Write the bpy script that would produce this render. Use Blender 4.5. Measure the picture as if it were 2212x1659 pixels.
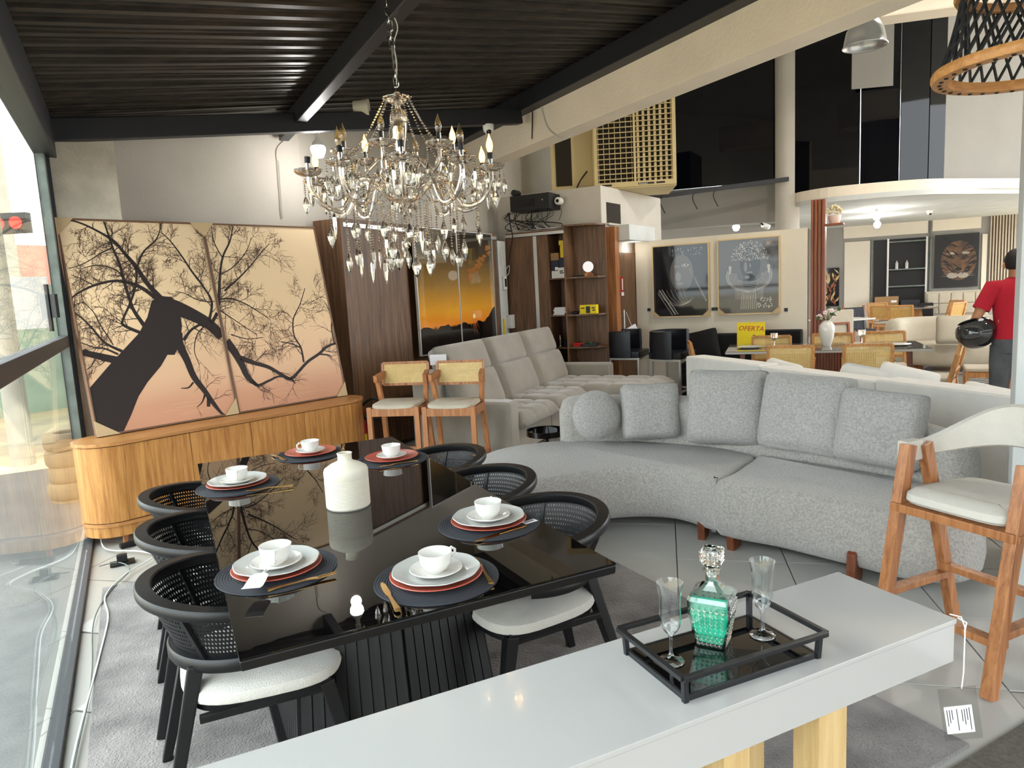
import bpy, bmesh, math, random
from math import sin, cos, pi, radians as R, sqrt, atan2
from mathutils import Vector, Matrix, Quaternion
for _o in list(bpy.data.objects): bpy.data.objects.remove(_o, do_unlink=True)
SC = bpy.context.scene; COL = SC.collection

# ------------------------------------------------------------------ camera
CAM_H = 1.60; PITCH = R(7.54); ROLL = R(2.95); FPX = 1519.0; CX, CY = 1106.0, 829.5
_f = Vector((0, cos(PITCH), -sin(PITCH))); _r = Vector((1, 0, 0)); _u = _r.cross(_f)
RIGHT = cos(ROLL)*_r - sin(ROLL)*_u; UP = cos(ROLL)*_u + sin(ROLL)*_r
cd = bpy.data.cameras.new('camera'); cam = bpy.data.objects.new('camera', cd); COL.objects.link(cam)
cd.sensor_width = 36.0; cd.lens = 36.0*FPX/2212.0; cd.clip_start = .05; cd.clip_end = 300
cam.matrix_world = Matrix(((RIGHT.x, UP.x, -_f.x, 0), (RIGHT.y, UP.y, -_f.y, 0), (RIGHT.z, UP.z, -_f.z, CAM_H), (0, 0, 0, 1)))
SC.camera = cam

# ------------------------------------------------------------------ world, sun, exposure
SC.view_settings.view_transform = 'Standard'; SC.view_settings.look = 'None'
SC.view_settings.gamma = 1.0; SC.view_settings.use_curve_mapping = False
SC.view_settings.exposure = 0.1
wd = bpy.data.worlds.new('world'); SC.world = wd; wd.use_nodes = True
_bg = wd.node_tree.nodes['Background']; _bg.inputs[0].default_value = (.90, .955, 1.0, 1); _bg.inputs[1].default_value = 6.5
sd = bpy.data.lights.new('sun', 'SUN'); sd.energy = 11.0; sd.angle = R(.6); sd.color = (1, .93, .80)
so = bpy.data.objects.new('sun', sd); COL.objects.link(so); so.location = (8, -6, 20)
so.rotation_euler = Vector((.453, -.21, .866)).to_track_quat('Z', 'Y').to_euler()

# ------------------------------------------------------------------ measuring helpers: a line of sight cut at a known height or depth
def _ray(x, y): return ((x-CX)/FPX)*RIGHT - ((y-CY)/FPX)*UP + _f
def at_z(x, y, z):
    d = _ray(x, y); return Vector((0, 0, CAM_H)) + d*((z-CAM_H)/d.z)
def at_y(x, y, Y):
    d = _ray(x, y); return Vector((0, 0, CAM_H)) + d*(Y/d.y)
def V(*a): return Vector(a)
def lerp(a, b, t): return a+(b-a)*t

# ------------------------------------------------------------------ materials
def lin(c): return tuple((x/12.92 if x <= .04045 else ((x+.055)/1.055)**2.4) for x in c)
def rgb(r, g, b): return lin((r/255, g/255, b/255))
MATS = {}
def mat(name, col, rough=.5, metal=0, spec=.5, bump=0, bscale=40, vary=0, vscale=6, coat=0, sheen=0, col2=None, stretch=None, emit=None, estr=0, trans=0, ior=1.45, detail=4):
    m = bpy.data.materials.new(name); m.use_nodes = True; nt = m.node_tree; N = nt.nodes; L = nt.links
    b = N['Principled BSDF']; b.inputs['Base Color'].default_value = (*col, 1); b.inputs['Roughness'].default_value = rough
    b.inputs['Metallic'].default_value = metal; b.inputs['Specular IOR Level'].default_value = spec
    b.inputs['Coat Weight'].default_value = coat; b.inputs['Coat Roughness'].default_value = .03
    b.inputs['Sheen Weight'].default_value = sheen; b.inputs['Transmission Weight'].default_value = trans; b.inputs['IOR'].default_value = ior
    if emit: b.inputs['Emission Color'].default_value = (*emit, 1); b.inputs['Emission Strength'].default_value = estr
    tc = None
    def coords(sc):
        nonlocal tc
        tc = tc or N.new('ShaderNodeTexCoord')
        mp = N.new('ShaderNodeMapping'); mp.inputs['Scale'].default_value = sc; L.new(tc.outputs['Object'], mp.inputs[0]); return mp
    if vary or col2:
        c2 = col2 or tuple(x*(1-vary) for x in col)
        mp = coords(stretch or (1, 1, 1)); n = N.new('ShaderNodeTexNoise'); n.inputs['Scale'].default_value = vscale; n.inputs['Detail'].default_value = detail
        L.new(mp.outputs[0], n.inputs[0]); cr = N.new('ShaderNodeValToRGB'); cr.color_ramp.elements[0].position = .35; cr.color_ramp.elements[1].position = .65
        cr.color_ramp.elements[0].color = (*c2, 1); cr.color_ramp.elements[1].color = (*col, 1)
        L.new(n.outputs[0], cr.inputs[0]); L.new(cr.outputs[0], b.inputs['Base Color'])
    if bump:
        mp = coords((1, 1, 1)); n = N.new('ShaderNodeTexNoise'); n.inputs['Scale'].default_value = bscale; n.inputs['Detail'].default_value = 3
        L.new(mp.outputs[0], n.inputs[0]); bp = N.new('ShaderNodeBump'); bp.inputs['Strength'].default_value = bump; bp.inputs['Distance'].default_value = .01
        L.new(n.outputs[0], bp.inputs['Height']); L.new(bp.outputs[0], b.inputs['Normal'])
    MATS[name] = m; return m
def wood(name, c1, c2, axis='z', rough=.45, scale=7, spec=.4):
    st = {'z': (6, 6, .35), 'x': (.35, 6, 6), 'y': (6, .35, 6)}[axis]
    m = bpy.data.materials.new(name); m.use_nodes = True; nt = m.node_tree; N = nt.nodes; L = nt.links; b = N['Principled BSDF']
    b.inputs['Roughness'].default_value = rough; b.inputs['Specular IOR Level'].default_value = spec
    tc = N.new('ShaderNodeTexCoord'); mp = N.new('ShaderNodeMapping'); mp.inputs['Scale'].default_value = st; L.new(tc.outputs['Object'], mp.inputs[0])
    n = N.new('ShaderNodeTexNoise'); n.inputs['Scale'].default_value = scale; n.inputs['Detail'].default_value = 6; n.inputs['Distortion'].default_value = .7; L.new(mp.outputs[0], n.inputs[0])
    n2 = N.new('ShaderNodeTexNoise'); n2.inputs['Scale'].default_value = scale*7; n2.inputs['Detail'].default_value = 2; L.new(mp.outputs[0], n2.inputs[0])
    mx = N.new('ShaderNodeMath'); mx.operation = 'MULTIPLY_ADD'; mx.inputs[1].default_value = .3; L.new(n2.outputs[0], mx.inputs[0]); L.new(n.outputs[0], mx.inputs[2])
    cr = N.new('ShaderNodeValToRGB'); cr.color_ramp.elements[0].position = .42; cr.color_ramp.elements[1].position = .82
    cr.color_ramp.elements[0].color = (*c2, 1); cr.color_ramp.elements[1].color = (*c1, 1)
    L.new(mx.outputs[0], cr.inputs[0]); L.new(cr.outputs[0], b.inputs['Base Color'])
    MATS[name] = m; return m
def pane(name, tint=(1, 1, 1), refl=1.0, ior=1.5):
    m = bpy.data.materials.new(name); m.use_nodes = True; nt = m.node_tree; N = nt.nodes; L = nt.links
    N.remove(N['Principled BSDF']); o = N['Material Output']
    t = N.new('ShaderNodeBsdfTransparent'); t.inputs[0].default_value = (*tint, 1); g = N.new('ShaderNodeBsdfGlossy'); g.inputs['Roughness'].default_value = 0
    f = N.new('ShaderNodeLayerWeight'); f.inputs[0].default_value = .5
    pw = N.new('ShaderNodeMath'); pw.operation = 'POWER'; pw.inputs[1].default_value = 4.0; L.new(f.outputs['Facing'], pw.inputs[0])
    k = N.new('ShaderNodeMath'); k.operation = 'MULTIPLY_ADD'; k.inputs[1].default_value = .9*refl; k.inputs[2].default_value = .045*refl; k.use_clamp = True; L.new(pw.outputs[0], k.inputs[0])
    mx = N.new('ShaderNodeMixShader'); L.new(k.outputs[0], mx.inputs[0]); L.new(t.outputs[0], mx.inputs[1]); L.new(g.outputs[0], mx.inputs[2]); L.new(mx.outputs[0], o.inputs[0])
    MATS[name] = m; return m
def glass(name, col=(1, 1, 1), rough=0, ior=1.5):
    m = bpy.data.materials.new(name); m.use_nodes = True; nt = m.node_tree; N = nt.nodes; L = nt.links
    N.remove(N['Principled BSDF']); o = N['Material Output']; g = N.new('ShaderNodeBsdfGlass'); g.inputs['Color'].default_value = (*col, 1); g.inputs['Roughness'].default_value = rough; g.inputs['IOR'].default_value = ior
    L.new(g.outputs[0], o.inputs[0]); MATS[name] = m; return m
def emission(name, col, s):
    m = bpy.data.materials.new(name); m.use_nodes = True; nt = m.node_tree; N = nt.nodes; L = nt.links
    N.remove(N['Principled BSDF']); o = N['Material Output']; e = N.new('ShaderNodeEmission'); e.inputs[0].default_value = (*col, 1); e.inputs[1].default_value = s
    L.new(e.outputs[0], o.inputs[0]); MATS[name] = m; return m
def ramp_print(name, stops, axis=2, rough=.08, noise=None, coat=.5):
    """flat print: colours by height on the sheet (object coordinates 0..1), with optional soft clouds"""
    m = bpy.data.materials.new(name); m.use_nodes = True; nt = m.node_tree; N = nt.nodes; L = nt.links; b = N['Principled BSDF']
    b.inputs['Roughness'].default_value = rough; b.inputs['Coat Weight'].default_value = coat; b.inputs['Coat Roughness'].default_value = .02
    tc = N.new('ShaderNodeTexCoord'); sp = N.new('ShaderNodeSeparateXYZ'); L.new(tc.outputs['Object'], sp.inputs[0])
    cr = N.new('ShaderNodeValToRGB'); e = cr.color_ramp.elements; e[0].position, e[0].color = stops[0][0], (*stops[0][1], 1); e[1].position, e[1].color = stops[-1][0], (*stops[-1][1], 1)
    for p, c in stops[1:-1]: k = e.new(p); k.color = (*c, 1)
    src = sp.outputs[axis]
    if noise:
        n = N.new('ShaderNodeTexNoise'); n.inputs['Scale'].default_value = noise[1]; n.inputs['Detail'].default_value = 5; mp = N.new('ShaderNodeMapping'); mp.inputs['Scale'].default_value = (1, 1, 3)
        L.new(tc.outputs['Object'], mp.inputs[0]); L.new(mp.outputs[0], n.inputs[0]); a = N.new('ShaderNodeMath'); a.operation = 'MULTIPLY_ADD'; a.inputs[1].default_value = noise[0]; L.new(n.outputs[0], a.inputs[0])
        s = N.new('ShaderNodeMath'); s.operation = 'SUBTRACT'; s.inputs[1].default_value = noise[0]*.5; L.new(sp.outputs[axis], s.inputs[0]); L.new(s.outputs[0], a.inputs[2]); src = a.outputs[0]
    L.new(src, cr.inputs[0]); L.new(cr.outputs[0], b.inputs['Base Color']); MATS[name] = m; return m

mat('plaster', rgb(196, 190, 180), .9, bump=.25, bscale=60, vary=.12, vscale=1.4)
mat('plaster_worn', rgb(202, 194, 178), .95, bump=.6, bscale=45, vary=.32, vscale=3.2)
mat('plaster_beam', rgb(242, 230, 212), .95, bump=.45, bscale=35, vary=.08, vscale=2)
mat('plaster_white', rgb(206, 208, 206), .9, bump=.2, bscale=30, vary=.12, vscale=2.5)
mat('partition_paint', rgb(220, 211, 194), .85, bump=.05, vary=.05, vscale=2)
mat('roof_metal', rgb(34, 31, 30), .42, metal=.4, vary=.0, col2=rgb(54, 48, 42), vscale=2.2, stretch=(1, 5, 5), detail=7)
mat('steel_dark', rgb(34, 36, 42), .45, spec=.5)
mat('steel_grey', rgb(120, 128, 122), .45, metal=.3, vary=.3, vscale=12)
mat('tile', rgb(184, 182, 176), .22, vary=.06, vscale=2, spec=.5)
mat('grout', rgb(78, 72, 66), .9)
mat('rug', rgb(146, 139, 134), 1, bump=1, bscale=120, sheen=.3, col2=rgb(100, 95, 92), vscale=4.0, detail=12, spec=.1)
mat('rug_woven', rgb(120, 114, 104), 1, bump=1, bscale=300, vary=.3, vscale=60)
mat('asphalt', rgb(128, 122, 114), .9, bump=.4, bscale=90, col2=rgb(196, 178, 140), vscale=.6)
mat('sidewalk', rgb(112, 112, 110), .9, bump=.3, bscale=40, vary=.2, vscale=2)
mat('rubber', rgb(140, 122, 96), .9, bump=.4, bscale=30)
mat('black_lacquer', rgb(16, 16, 18), .38, spec=.5)
mat('black_wood', rgb(17, 17, 19), .4, spec=.45)
mat('black_glass', rgb(6, 6, 7), .012, spec=.6)
mat('black_metal', rgb(22, 23, 26), .4, spec=.5)
mat('black_satin', rgb(12, 12, 14), .5)
mat('black_fabric', rgb(14, 14, 17), .95, bump=.3, bscale=120)
mat('black_leather', rgb(20, 22, 30), .35, bump=.15, bscale=90)
mat('seat_linen', rgb(202, 198, 190), .95, bump=.35, bscale=220, sheen=.2, vary=.06, vscale=14)
mat('white_lacquer', rgb(176, 174, 171), .11, spec=.5, coat=.3)
mat('porcelain', rgb(218, 215, 209), .12, coat=.4)
mat('porcelain_grey', rgb(188, 188, 183), .2, coat=.3)
mat('terracotta', rgb(176, 84, 66), .35)
mat('placemat', rgb(42, 44, 50), .75)
mat('gold', rgb(196, 158, 96), .25, metal=1)
mat('ceramic_matt', rgb(205, 198, 182), .75)
mat('paper', rgb(232, 230, 232), .9)
mat('ink', rgb(60, 60, 66), .9)
mat('boucle', rgb(180, 175, 168), 1, bump=1.0, bscale=95, sheen=.4, vary=.28, vscale=80, spec=.1)
mat('boucle_pillow', rgb(176, 173, 168), 1, bump=1.0, bscale=95, sheen=.4, vary=.28, vscale=80, spec=.1)
mat('linen_white', rgb(228, 226, 221), .95, bump=.25, bscale=140, vary=.05, vscale=10)
mat('suede', rgb(158, 150, 138), .95, bump=.15, bscale=30, sheen=.5, vary=.14, vscale=5)
mat('beige_fabric', rgb(186, 176, 158), .95, bump=.25, bscale=120, vary=.06, vscale=10)
mat('stool_fabric', rgb(200, 194, 184), .95, bump=.3, bscale=200, vary=.04, vscale=20)
wood('wood_oak', rgb(196, 142, 84), rgb(150, 98, 50), 'z')
wood('wood_oak_h', rgb(196, 142, 84), rgb(156, 104, 56), 'x')
wood('wood_sideboard', rgb(192, 138, 76), rgb(146, 92, 42), 'z', .4)
wood('wood_sideboard_top', rgb(186, 132, 78), rgb(150, 100, 54), 'x', .35)
wood('wood_stool', rgb(180, 122, 76), rgb(132, 80, 48), 'z', .4)
wood('wood_walnut', rgb(122, 90, 64), rgb(74, 52, 36), 'z', .45, scale=5)
wood('wood_red', rgb(150, 84, 50), rgb(104, 52, 30), 'z')
wood('wood_foot', rgb(126, 70, 40), rgb(88, 44, 26), 'z', .35)
wood('wood_pale', rgb(206, 178, 128), rgb(184, 152, 102), 'z')
mat('cane', rgb(222, 190, 124), .6, vary=.12, vscale=30)
mat('cane_dark', rgb(190, 150, 80), .6, vary=.12, vscale=30)
mat('black_cane', rgb(20, 20, 22), .45)
mat('frame_gold', rgb(206, 178, 130), .45, metal=.2)
mat('frame_brown', rgb(112, 82, 62), .45)
mat('cardboard', rgb(190, 166, 128), .85)
mat('box_cardboard', rgb(156, 122, 84), .9)
mat('print_dark', rgb(38, 28, 26), .6)
mat('twig', rgb(66, 42, 36), .6)
mat('red_paint', rgb(176, 20, 34), .25, coat=.3)
mat('red_cloth', rgb(168, 20, 40), .9, bump=.15, bscale=60)
mat('denim', rgb(84, 86, 90), .9, bump=.3, bscale=120, vary=.3, vscale=9)
mat('skin', rgb(176, 122, 88), .5)
mat('hair', rgb(18, 14, 13), .6, bump=.4, bscale=120)
mat('helmet_black', rgb(14, 14, 16), .12, coat=1)
mat('visor', rgb(44, 46, 48), .08, coat=.6)
mat('yellow', rgb(240, 214, 10), .55)
mat('yellow_box', rgb(232, 200, 40), .5)
mat('red_ink', rgb(188, 34, 26), .5)
mat('white_plastic', rgb(226, 226, 222), .4)
mat('navy_box', rgb(30, 34, 54), .5)
mat('ac_beige', rgb(196, 178, 132), .55)
mat('ac_dark', rgb(40, 34, 26), .9)
mat('dark_glass', rgb(6, 8, 14), .03, spec=.35)
mat('aluminium', rgb(196, 194, 190), .35, metal=.6)
mat('alu_spun', rgb(186, 188, 190), .3, metal=.9)
mat('chrome', rgb(220, 220, 220), .06, metal=1)
mat('grey_wall', rgb(150, 147, 142), .9, vary=.06, vscale=2)
mat('grey_table', rgb(112, 106, 98), .06, coat=.5)
mat('leaf', rgb(58, 84, 44), .7)
mat('petal', rgb(226, 206, 206), .7)
mat('petal_dark', rgb(110, 60, 84), .7)
mat('dry_flower', rgb(212, 200, 164), .9, bump=.5, bscale=80)
mat('pink_pot', rgb(214, 188, 178), .4)
mat('cable_black', rgb(16, 16, 17), .5); mat('cable_white', rgb(214, 214, 212), .5)
mat('teal_plastic', rgb(90, 160, 146), .3)
mat('red_dark', rgb(196, 40, 44), .4); mat('green_led', rgb(60, 170, 60), .4)
mat('mesh_strap', rgb(28, 28, 38), .7)
mat('concrete_pole', rgb(176, 170, 158), .9, vary=.15)
mat('mural_red', rgb(206, 150, 136), .9, vary=.15, vscale=3); mat('mural_green', rgb(176, 196, 176), .9, vary=.2, vscale=3)
mat('facade_grey', rgb(120, 118, 116), .9, vary=.08); mat('facade_band', rgb(50, 50, 54), .9); mat('car_paint', rgb(60, 76, 110), .2, coat=1)
glass('crystal', (1, .99, .97)); glass('glass_clear', (.98, 1, .99)); glass('glass_amber', (1, .97, .92))
pane('window_glass', (.95, .98, .97), .55); pane('thin_glass', (.95, .965, .97), 2.2); pane('decanter_glass', (.95, .98, .97), 3.0); pane('plastic_film', (.9, .9, .9), .6)
emission('flame_lit', (1, .50, .12), 7); emission('led_white', (1, .98, .94), 45); emission('traffic_red', (1, .05, .04), 6); emission('moon', (1, .96, .9), .9)
def crystal_mix(name, col, k):
    m = bpy.data.materials.new(name); m.use_nodes = True; nt = m.node_tree; N = nt.nodes; L = nt.links; N.remove(N['Principled BSDF']); o = N['Material Output']
    g = N.new('ShaderNodeBsdfGlass'); g.inputs['Color'].default_value = (*col, 1); g.inputs['IOR'].default_value = 1.5; s = N.new('ShaderNodeBsdfGlossy'); s.inputs['Roughness'].default_value = .05; s.inputs[0].default_value = (*col, 1)
    x = N.new('ShaderNodeMixShader'); x.inputs[0].default_value = k; L.new(g.outputs[0], x.inputs[1]); L.new(s.outputs[0], x.inputs[2]); L.new(x.outputs[0], o.inputs[0]); MATS[name] = m
crystal_mix('crystal_drop', (1, .98, .95), .35); crystal_mix('bead_glass', (1, .95, .88), .6); crystal_mix('arm_glass', (1, .965, .92), .3)
m_ = mat('liquid_teal', rgb(28, 222, 180), .06, trans=.25, ior=1.33)

# ------------------------------------------------------------------ mesh builder
class MB:
    def __init__(s): s.v = []; s.f = []
    def add(s, vs, fs, M=None):
        o = len(s.v); s.v += [tuple(M @ Vector(p)) if M else tuple(p) for p in vs]; s.f += [tuple(i+o for i in f) for f in fs]; return s
    def box(s, cx, cy, cz, sx, sy, sz, rz=0, M=None):
        x, y, z = sx/2, sy/2, sz/2
        vs = [(-x, -y, -z), (x, -y, -z), (x, y, -z), (-x, y, -z), (-x, -y, z), (x, -y, z), (x, y, z), (-x, y, z)]
        T = Matrix.Translation((cx, cy, cz)) @ Matrix.Rotation(rz, 4, 'Z')
        if M: T = M @ T
        return s.add(vs, [(0, 3, 2, 1), (4, 5, 6, 7), (0, 1, 5, 4), (1, 2, 6, 5), (2, 3, 7, 6), (3, 0, 4, 7)], T)
    def b2(s, x0, x1, y0, y1, z0, z1): return s.box((x0+x1)/2, (y0+y1)/2, (z0+z1)/2, x1-x0, y1-y0, z1-z0)
    def bar(s, p0, p1, w, h, w1=None, h1=None, up=(0, 0, 1)):
        p0, p1 = Vector(p0), Vector(p1); d = (p1-p0).normalized(); u = Vector(up)
        if abs(d.dot(u)) > .95: u = Vector((0, 1, 0))
        a = d.cross(u).normalized(); b = a.cross(d).normalized(); w1 = w if w1 is None else w1; h1 = h if h1 is None else h1
        vs = []
        for p, ww, hh in ((p0, w, h), (p1, w1, h1)): vs += [p-a*ww/2-b*hh/2, p+a*ww/2-b*hh/2, p+a*ww/2+b*hh/2, p-a*ww/2+b*hh/2]
        return s.add(vs, [(0, 3, 2, 1), (4, 5, 6, 7), (0, 1, 5, 4), (1, 2, 6, 5), (2, 3, 7, 6), (3, 0, 4, 7)])
    def tube(s, pts, r, n=8, closed=False, cap=True):
        pts = [Vector(p) for p in pts]; m = len(pts); rs = r if isinstance(r, (list, tuple)) else [r]*m; rings = []; pn = None
        for i, p in enumerate(pts):
            if closed: t = pts[(i+1) % m]-pts[i-1]
            else: t = pts[min(i+1, m-1)]-pts[max(i-1, 0)]
            t = t.normalized() if t.length > 1e-9 else Vector((0, 0, 1))
            if pn is None: pn = t.orthogonal().normalized()
            else:
                pn = pn-t*pn.dot(t); pn = pn.normalized() if pn.length > 1e-6 else t.orthogonal().normalized()
            b = t.cross(pn); rings.append([p+(pn*cos(2*pi*k/n)+b*sin(2*pi*k/n))*rs[i] for k in range(n)])
        return s.loft(rings, closed=closed, cap=cap and not closed)
    def loft(s, rings, closed=False, cap=True, wrap=True):
        n = len(rings[0]); vs = [p for q in rings for p in q]; fs = []; m = len(rings)
        for i in range(m if closed else m-1):
            j = (i+1) % m
            for k in range(n if wrap else n-1): l = (k+1) % n; fs.append((i*n+k, i*n+l, j*n+l, j*n+k))
        if cap and not closed: fs.append(tuple(range(n-1, -1, -1))); fs.append(tuple((m-1)*n+k for k in range(n)))
        return s.add(vs, fs)
    def lathe(s, prof, n=24, c=(0, 0, 0), M=None, scallop=None):
        vs = []; fs = []; m = len(prof)
        for (r, z) in prof:
            for k in range(n):
                a = 2*pi*k/n; rr = r*(1+(scallop[0]*cos(scallop[1]*a) if scallop else 0)); vs.append((c[0]+rr*cos(a), c[1]+rr*sin(a), c[2]+z))
        for i in range(m-1):
            for k in range(n): l = (k+1) % n; fs.append((i*n+k, i*n+l, (i+1)*n+l, (i+1)*n+k))
        if prof[0][0] > 1e-6: fs.append(tuple(range(n-1, -1, -1)))
        if prof[-1][0] > 1e-6: fs.append(tuple((m-1)*n+k for k in range(n)))
        return s.add(vs, fs, M)
    def prism(s, poly, z0, z1, M=None):
        n = len(poly); vs = [(x, y, z0) for x, y in poly]+[(x, y, z1) for x, y in poly]
        fs = [tuple(range(n-1, -1, -1)), tuple(range(n, 2*n))]+[(k, (k+1) % n, n+(k+1) % n, n+k) for k in range(n)]
        return s.add(vs, fs, M)
    def sphere(s, c, r, n=12, m=8, sc=(1, 1, 1), M=None):
        prof = [(r*sin(pi*i/m), -r*cos(pi*i/m)) for i in range(m+1)]; vs = []; fs = []
        vs.append((0, 0, -r))
        for (q, z) in prof[1:-1]: vs += [(q*cos(2*pi*k/n), q*sin(2*pi*k/n), z) for k in range(n)]
        vs.append((0, 0, r)); vs = [(c[0]+x*sc[0], c[1]+y*sc[1], c[2]+z*sc[2]) for x, y, z in vs]; T = len(vs)-1
        for k in range(n): l = (k+1) % n; fs.append((0, 1+l, 1+k)); fs.append((T, T-n+k, T-n+l))
        for i in range(m-2):
            for k in range(n): l = (k+1) % n; fs.append((1+i*n+k, 1+i*n+l, 1+(i+1)*n+l, 1+(i+1)*n+k))
        return s.add(vs, fs, M)
    def build(s, name, m=None, parent=None, smooth=False, bevel=0, seg=2, sub=0, M=None):
        me = bpy.data.meshes.new(name); me.from_pydata(s.v, [], s.f); me.update()
        bm = bmesh.new(); bm.from_mesh(me); bmesh.ops.recalc_face_normals(bm, faces=bm.faces)
        if bevel: bmesh.ops.bevel(bm, geom=list(bm.edges), offset=bevel, segments=seg, profile=.7, affect='EDGES', clamp_overlap=True)
        bm.to_mesh(me); bm.free()
        if M is not None: me.transform(M)
        if smooth:
            me.shade_smooth()
            if smooth != 2: 
                try: me.set_sharp_from_angle(angle=R(40))
                except Exception: pass
        o = bpy.data.objects.new(name, me); COL.objects.link(o)
        if m: me.materials.append(MATS[m] if isinstance(m, str) else m)
        if parent: o.parent = parent
        if sub: q = o.modifiers.new('s', 'SUBSURF'); q.levels = sub; q.render_levels = sub
        return o
def tag(o, label=None, cat=None, group=None, kind=None):
    if label: o['label'] = label
    if cat: o['category'] = cat
    if group: o['group'] = group
    if kind: o['kind'] = kind
    return o
def thing(name, label, cat, loc=(0, 0, 0), rz=0, group=None, rot=None):
    o = bpy.data.objects.new(name, None); COL.objects.link(o); o.empty_display_size = .1; o.location = loc; o.rotation_euler = rot or (0, 0, rz)
    return tag(o, label, cat, group)
def struct(o): o['kind'] = 'structure'; return o
def copy_tree(o, parent=None):
    c = o.copy(); COL.objects.link(c); c.parent = parent
    for ch in [x for x in bpy.data.objects if x.parent == o]: copy_tree(ch, c)
    return c
def place(o, loc, rz=0): o.location = loc; o.rotation_euler = (0, 0, rz); return o
def text_mesh(name, s, size, m, parent=None, M=None, shear=0, extr=.0004):
    c = bpy.data.curves.new('tmp_text', 'FONT'); c.body = s; c.size = size; c.align_x = 'CENTER'; c.align_y = 'CENTER'; c.shear = shear; c.extrude = extr; c.resolution_u = 2
    t = bpy.data.objects.new('tmp_text', c); COL.objects.link(t); dg = bpy.context.evaluated_depsgraph_get(); me = bpy.data.meshes.new_from_object(t.evaluated_get(dg))
    bpy.data.objects.remove(t); bpy.data.curves.remove(c); me.name = name
    if M is not None: me.transform(M)
    me.materials.clear(); me.materials.append(MATS[m]); o = bpy.data.objects.new(name, me); COL.objects.link(o)
    if parent: o.parent = parent
    return o
def catmull(pts, n, closed=False):
    pts = [Vector(p) for p in pts]; m = len(pts); out = []
    for i in range(m if closed else m-1):
        g = lambda k: pts[k % m] if closed else pts[max(0, min(m-1, k))]
        a, b, c, d = g(i-1), g(i), g(i+1), g(i+2)
        for k in range(n):
            t = k/n; out.append(.5*((2*b)+(c-a)*t+(2*a-5*b+4*c-d)*t*t+(3*b-a-3*c+d)*t**3))
    if not closed: out.append(pts[-1])
    return out
def inset_poly(poly, d):
    n = len(poly); out = []
    for i in range(n):
        a, b, c = poly[i-1], poly[i], poly[(i+1) % n]; t = Vector((c[0]-a[0], c[1]-a[1])).normalized(); out.append((b[0]-t.y*d, b[1]+t.x*d))
    return out
def cushion_mesh(mb, w, h, t, n=14, M=None, dimple=0, power=4):
    """soft pillow in the XZ plane, thickness along Y"""
    vs = []; fs = []; N = n+1
    for sgn in (1, -1):
        for i in range(N):
            for j in range(N):
                a = -1+2*i/n; b = -1+2*j/n; e = max(0, (1-abs(a)**power))*max(0, (1-abs(b)**power)); th = t/2*e**.42
                pin = 1-.05*(1-abs(a)**2)*abs(b)**6 if abs(b) > abs(a) else 1; pinx = 1-.05*(1-abs(b)**2)*abs(a)**6 if abs(a) > abs(b) else 1
                rc = 1-.075*(abs(a)*abs(b))**5
                if dimple: th *= 1-dimple*math.exp(-((a/.25)**2+(b/.25)**2))
                vs.append((a*w/2*pinx*rc, sgn*th, b*h/2*pin*rc))
    K = N*N
    for i in range(n):
        for j in range(n):
            p = i*N+j; fs.append((p, p+1, p+N+1, p+N)); fs.append((K+p, K+p+N, K+p+N+1, K+p+1))
    for i in range(n):
        for (p, q) in ((i*N, (i+1)*N), (i*N+n, (i+1)*N+n), (i, i+1), (n*N+i, n*N+i+1)): fs.append((p, q, K+q, K+p))
    return mb.add(vs, fs, M)
def cane_panel(mb, w, h, nx, ny, hole=.56, M=None):
    """woven panel in the XZ plane with real square openings"""
    dx, dz = w/nx, h/ny
    for i in range(nx):
        for j in range(ny):
            x, z = -w/2+(i+.5)*dx, -h/2+(j+.5)*dz; a, b = dx/2, dz/2; p, q = a*hole, b*hole
            mb.add([(x-a, 0, z-b), (x+a, 0, z-b), (x+a, 0, z+b), (x-a, 0, z+b), (x-p, 0, z-q), (x+p, 0, z-q), (x+p, 0, z+q), (x-p, 0, z+q)], [(0, 1, 5, 4), (1, 2, 6, 5), (2, 3, 7, 6), (3, 0, 4, 7)], M)
    return mb
def point_light(name, loc, e, col=(1, .95, .88), r=.05):
    l = bpy.data.lights.new(name, 'POINT'); l.energy = e; l.color = col; l.shadow_soft_size = r; o = bpy.data.objects.new(name, l); COL.objects.link(o); o.location = loc; return o
# building axes
UR = Vector((cos(R(28.2)), sin(R(28.2)), 0)); VR = Vector((-sin(R(28.2)), cos(R(28.2)), 0))       # shopfront grid
def uv(u, v, z=0): return UR*u+VR*v+Vector((0, 0, z))
E1 = Vector((.887, -.461, 0)); E2 = Vector((.461, .887, 0))                                          # rear grid
AE1 = atan2(-.461, .887)
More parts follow.
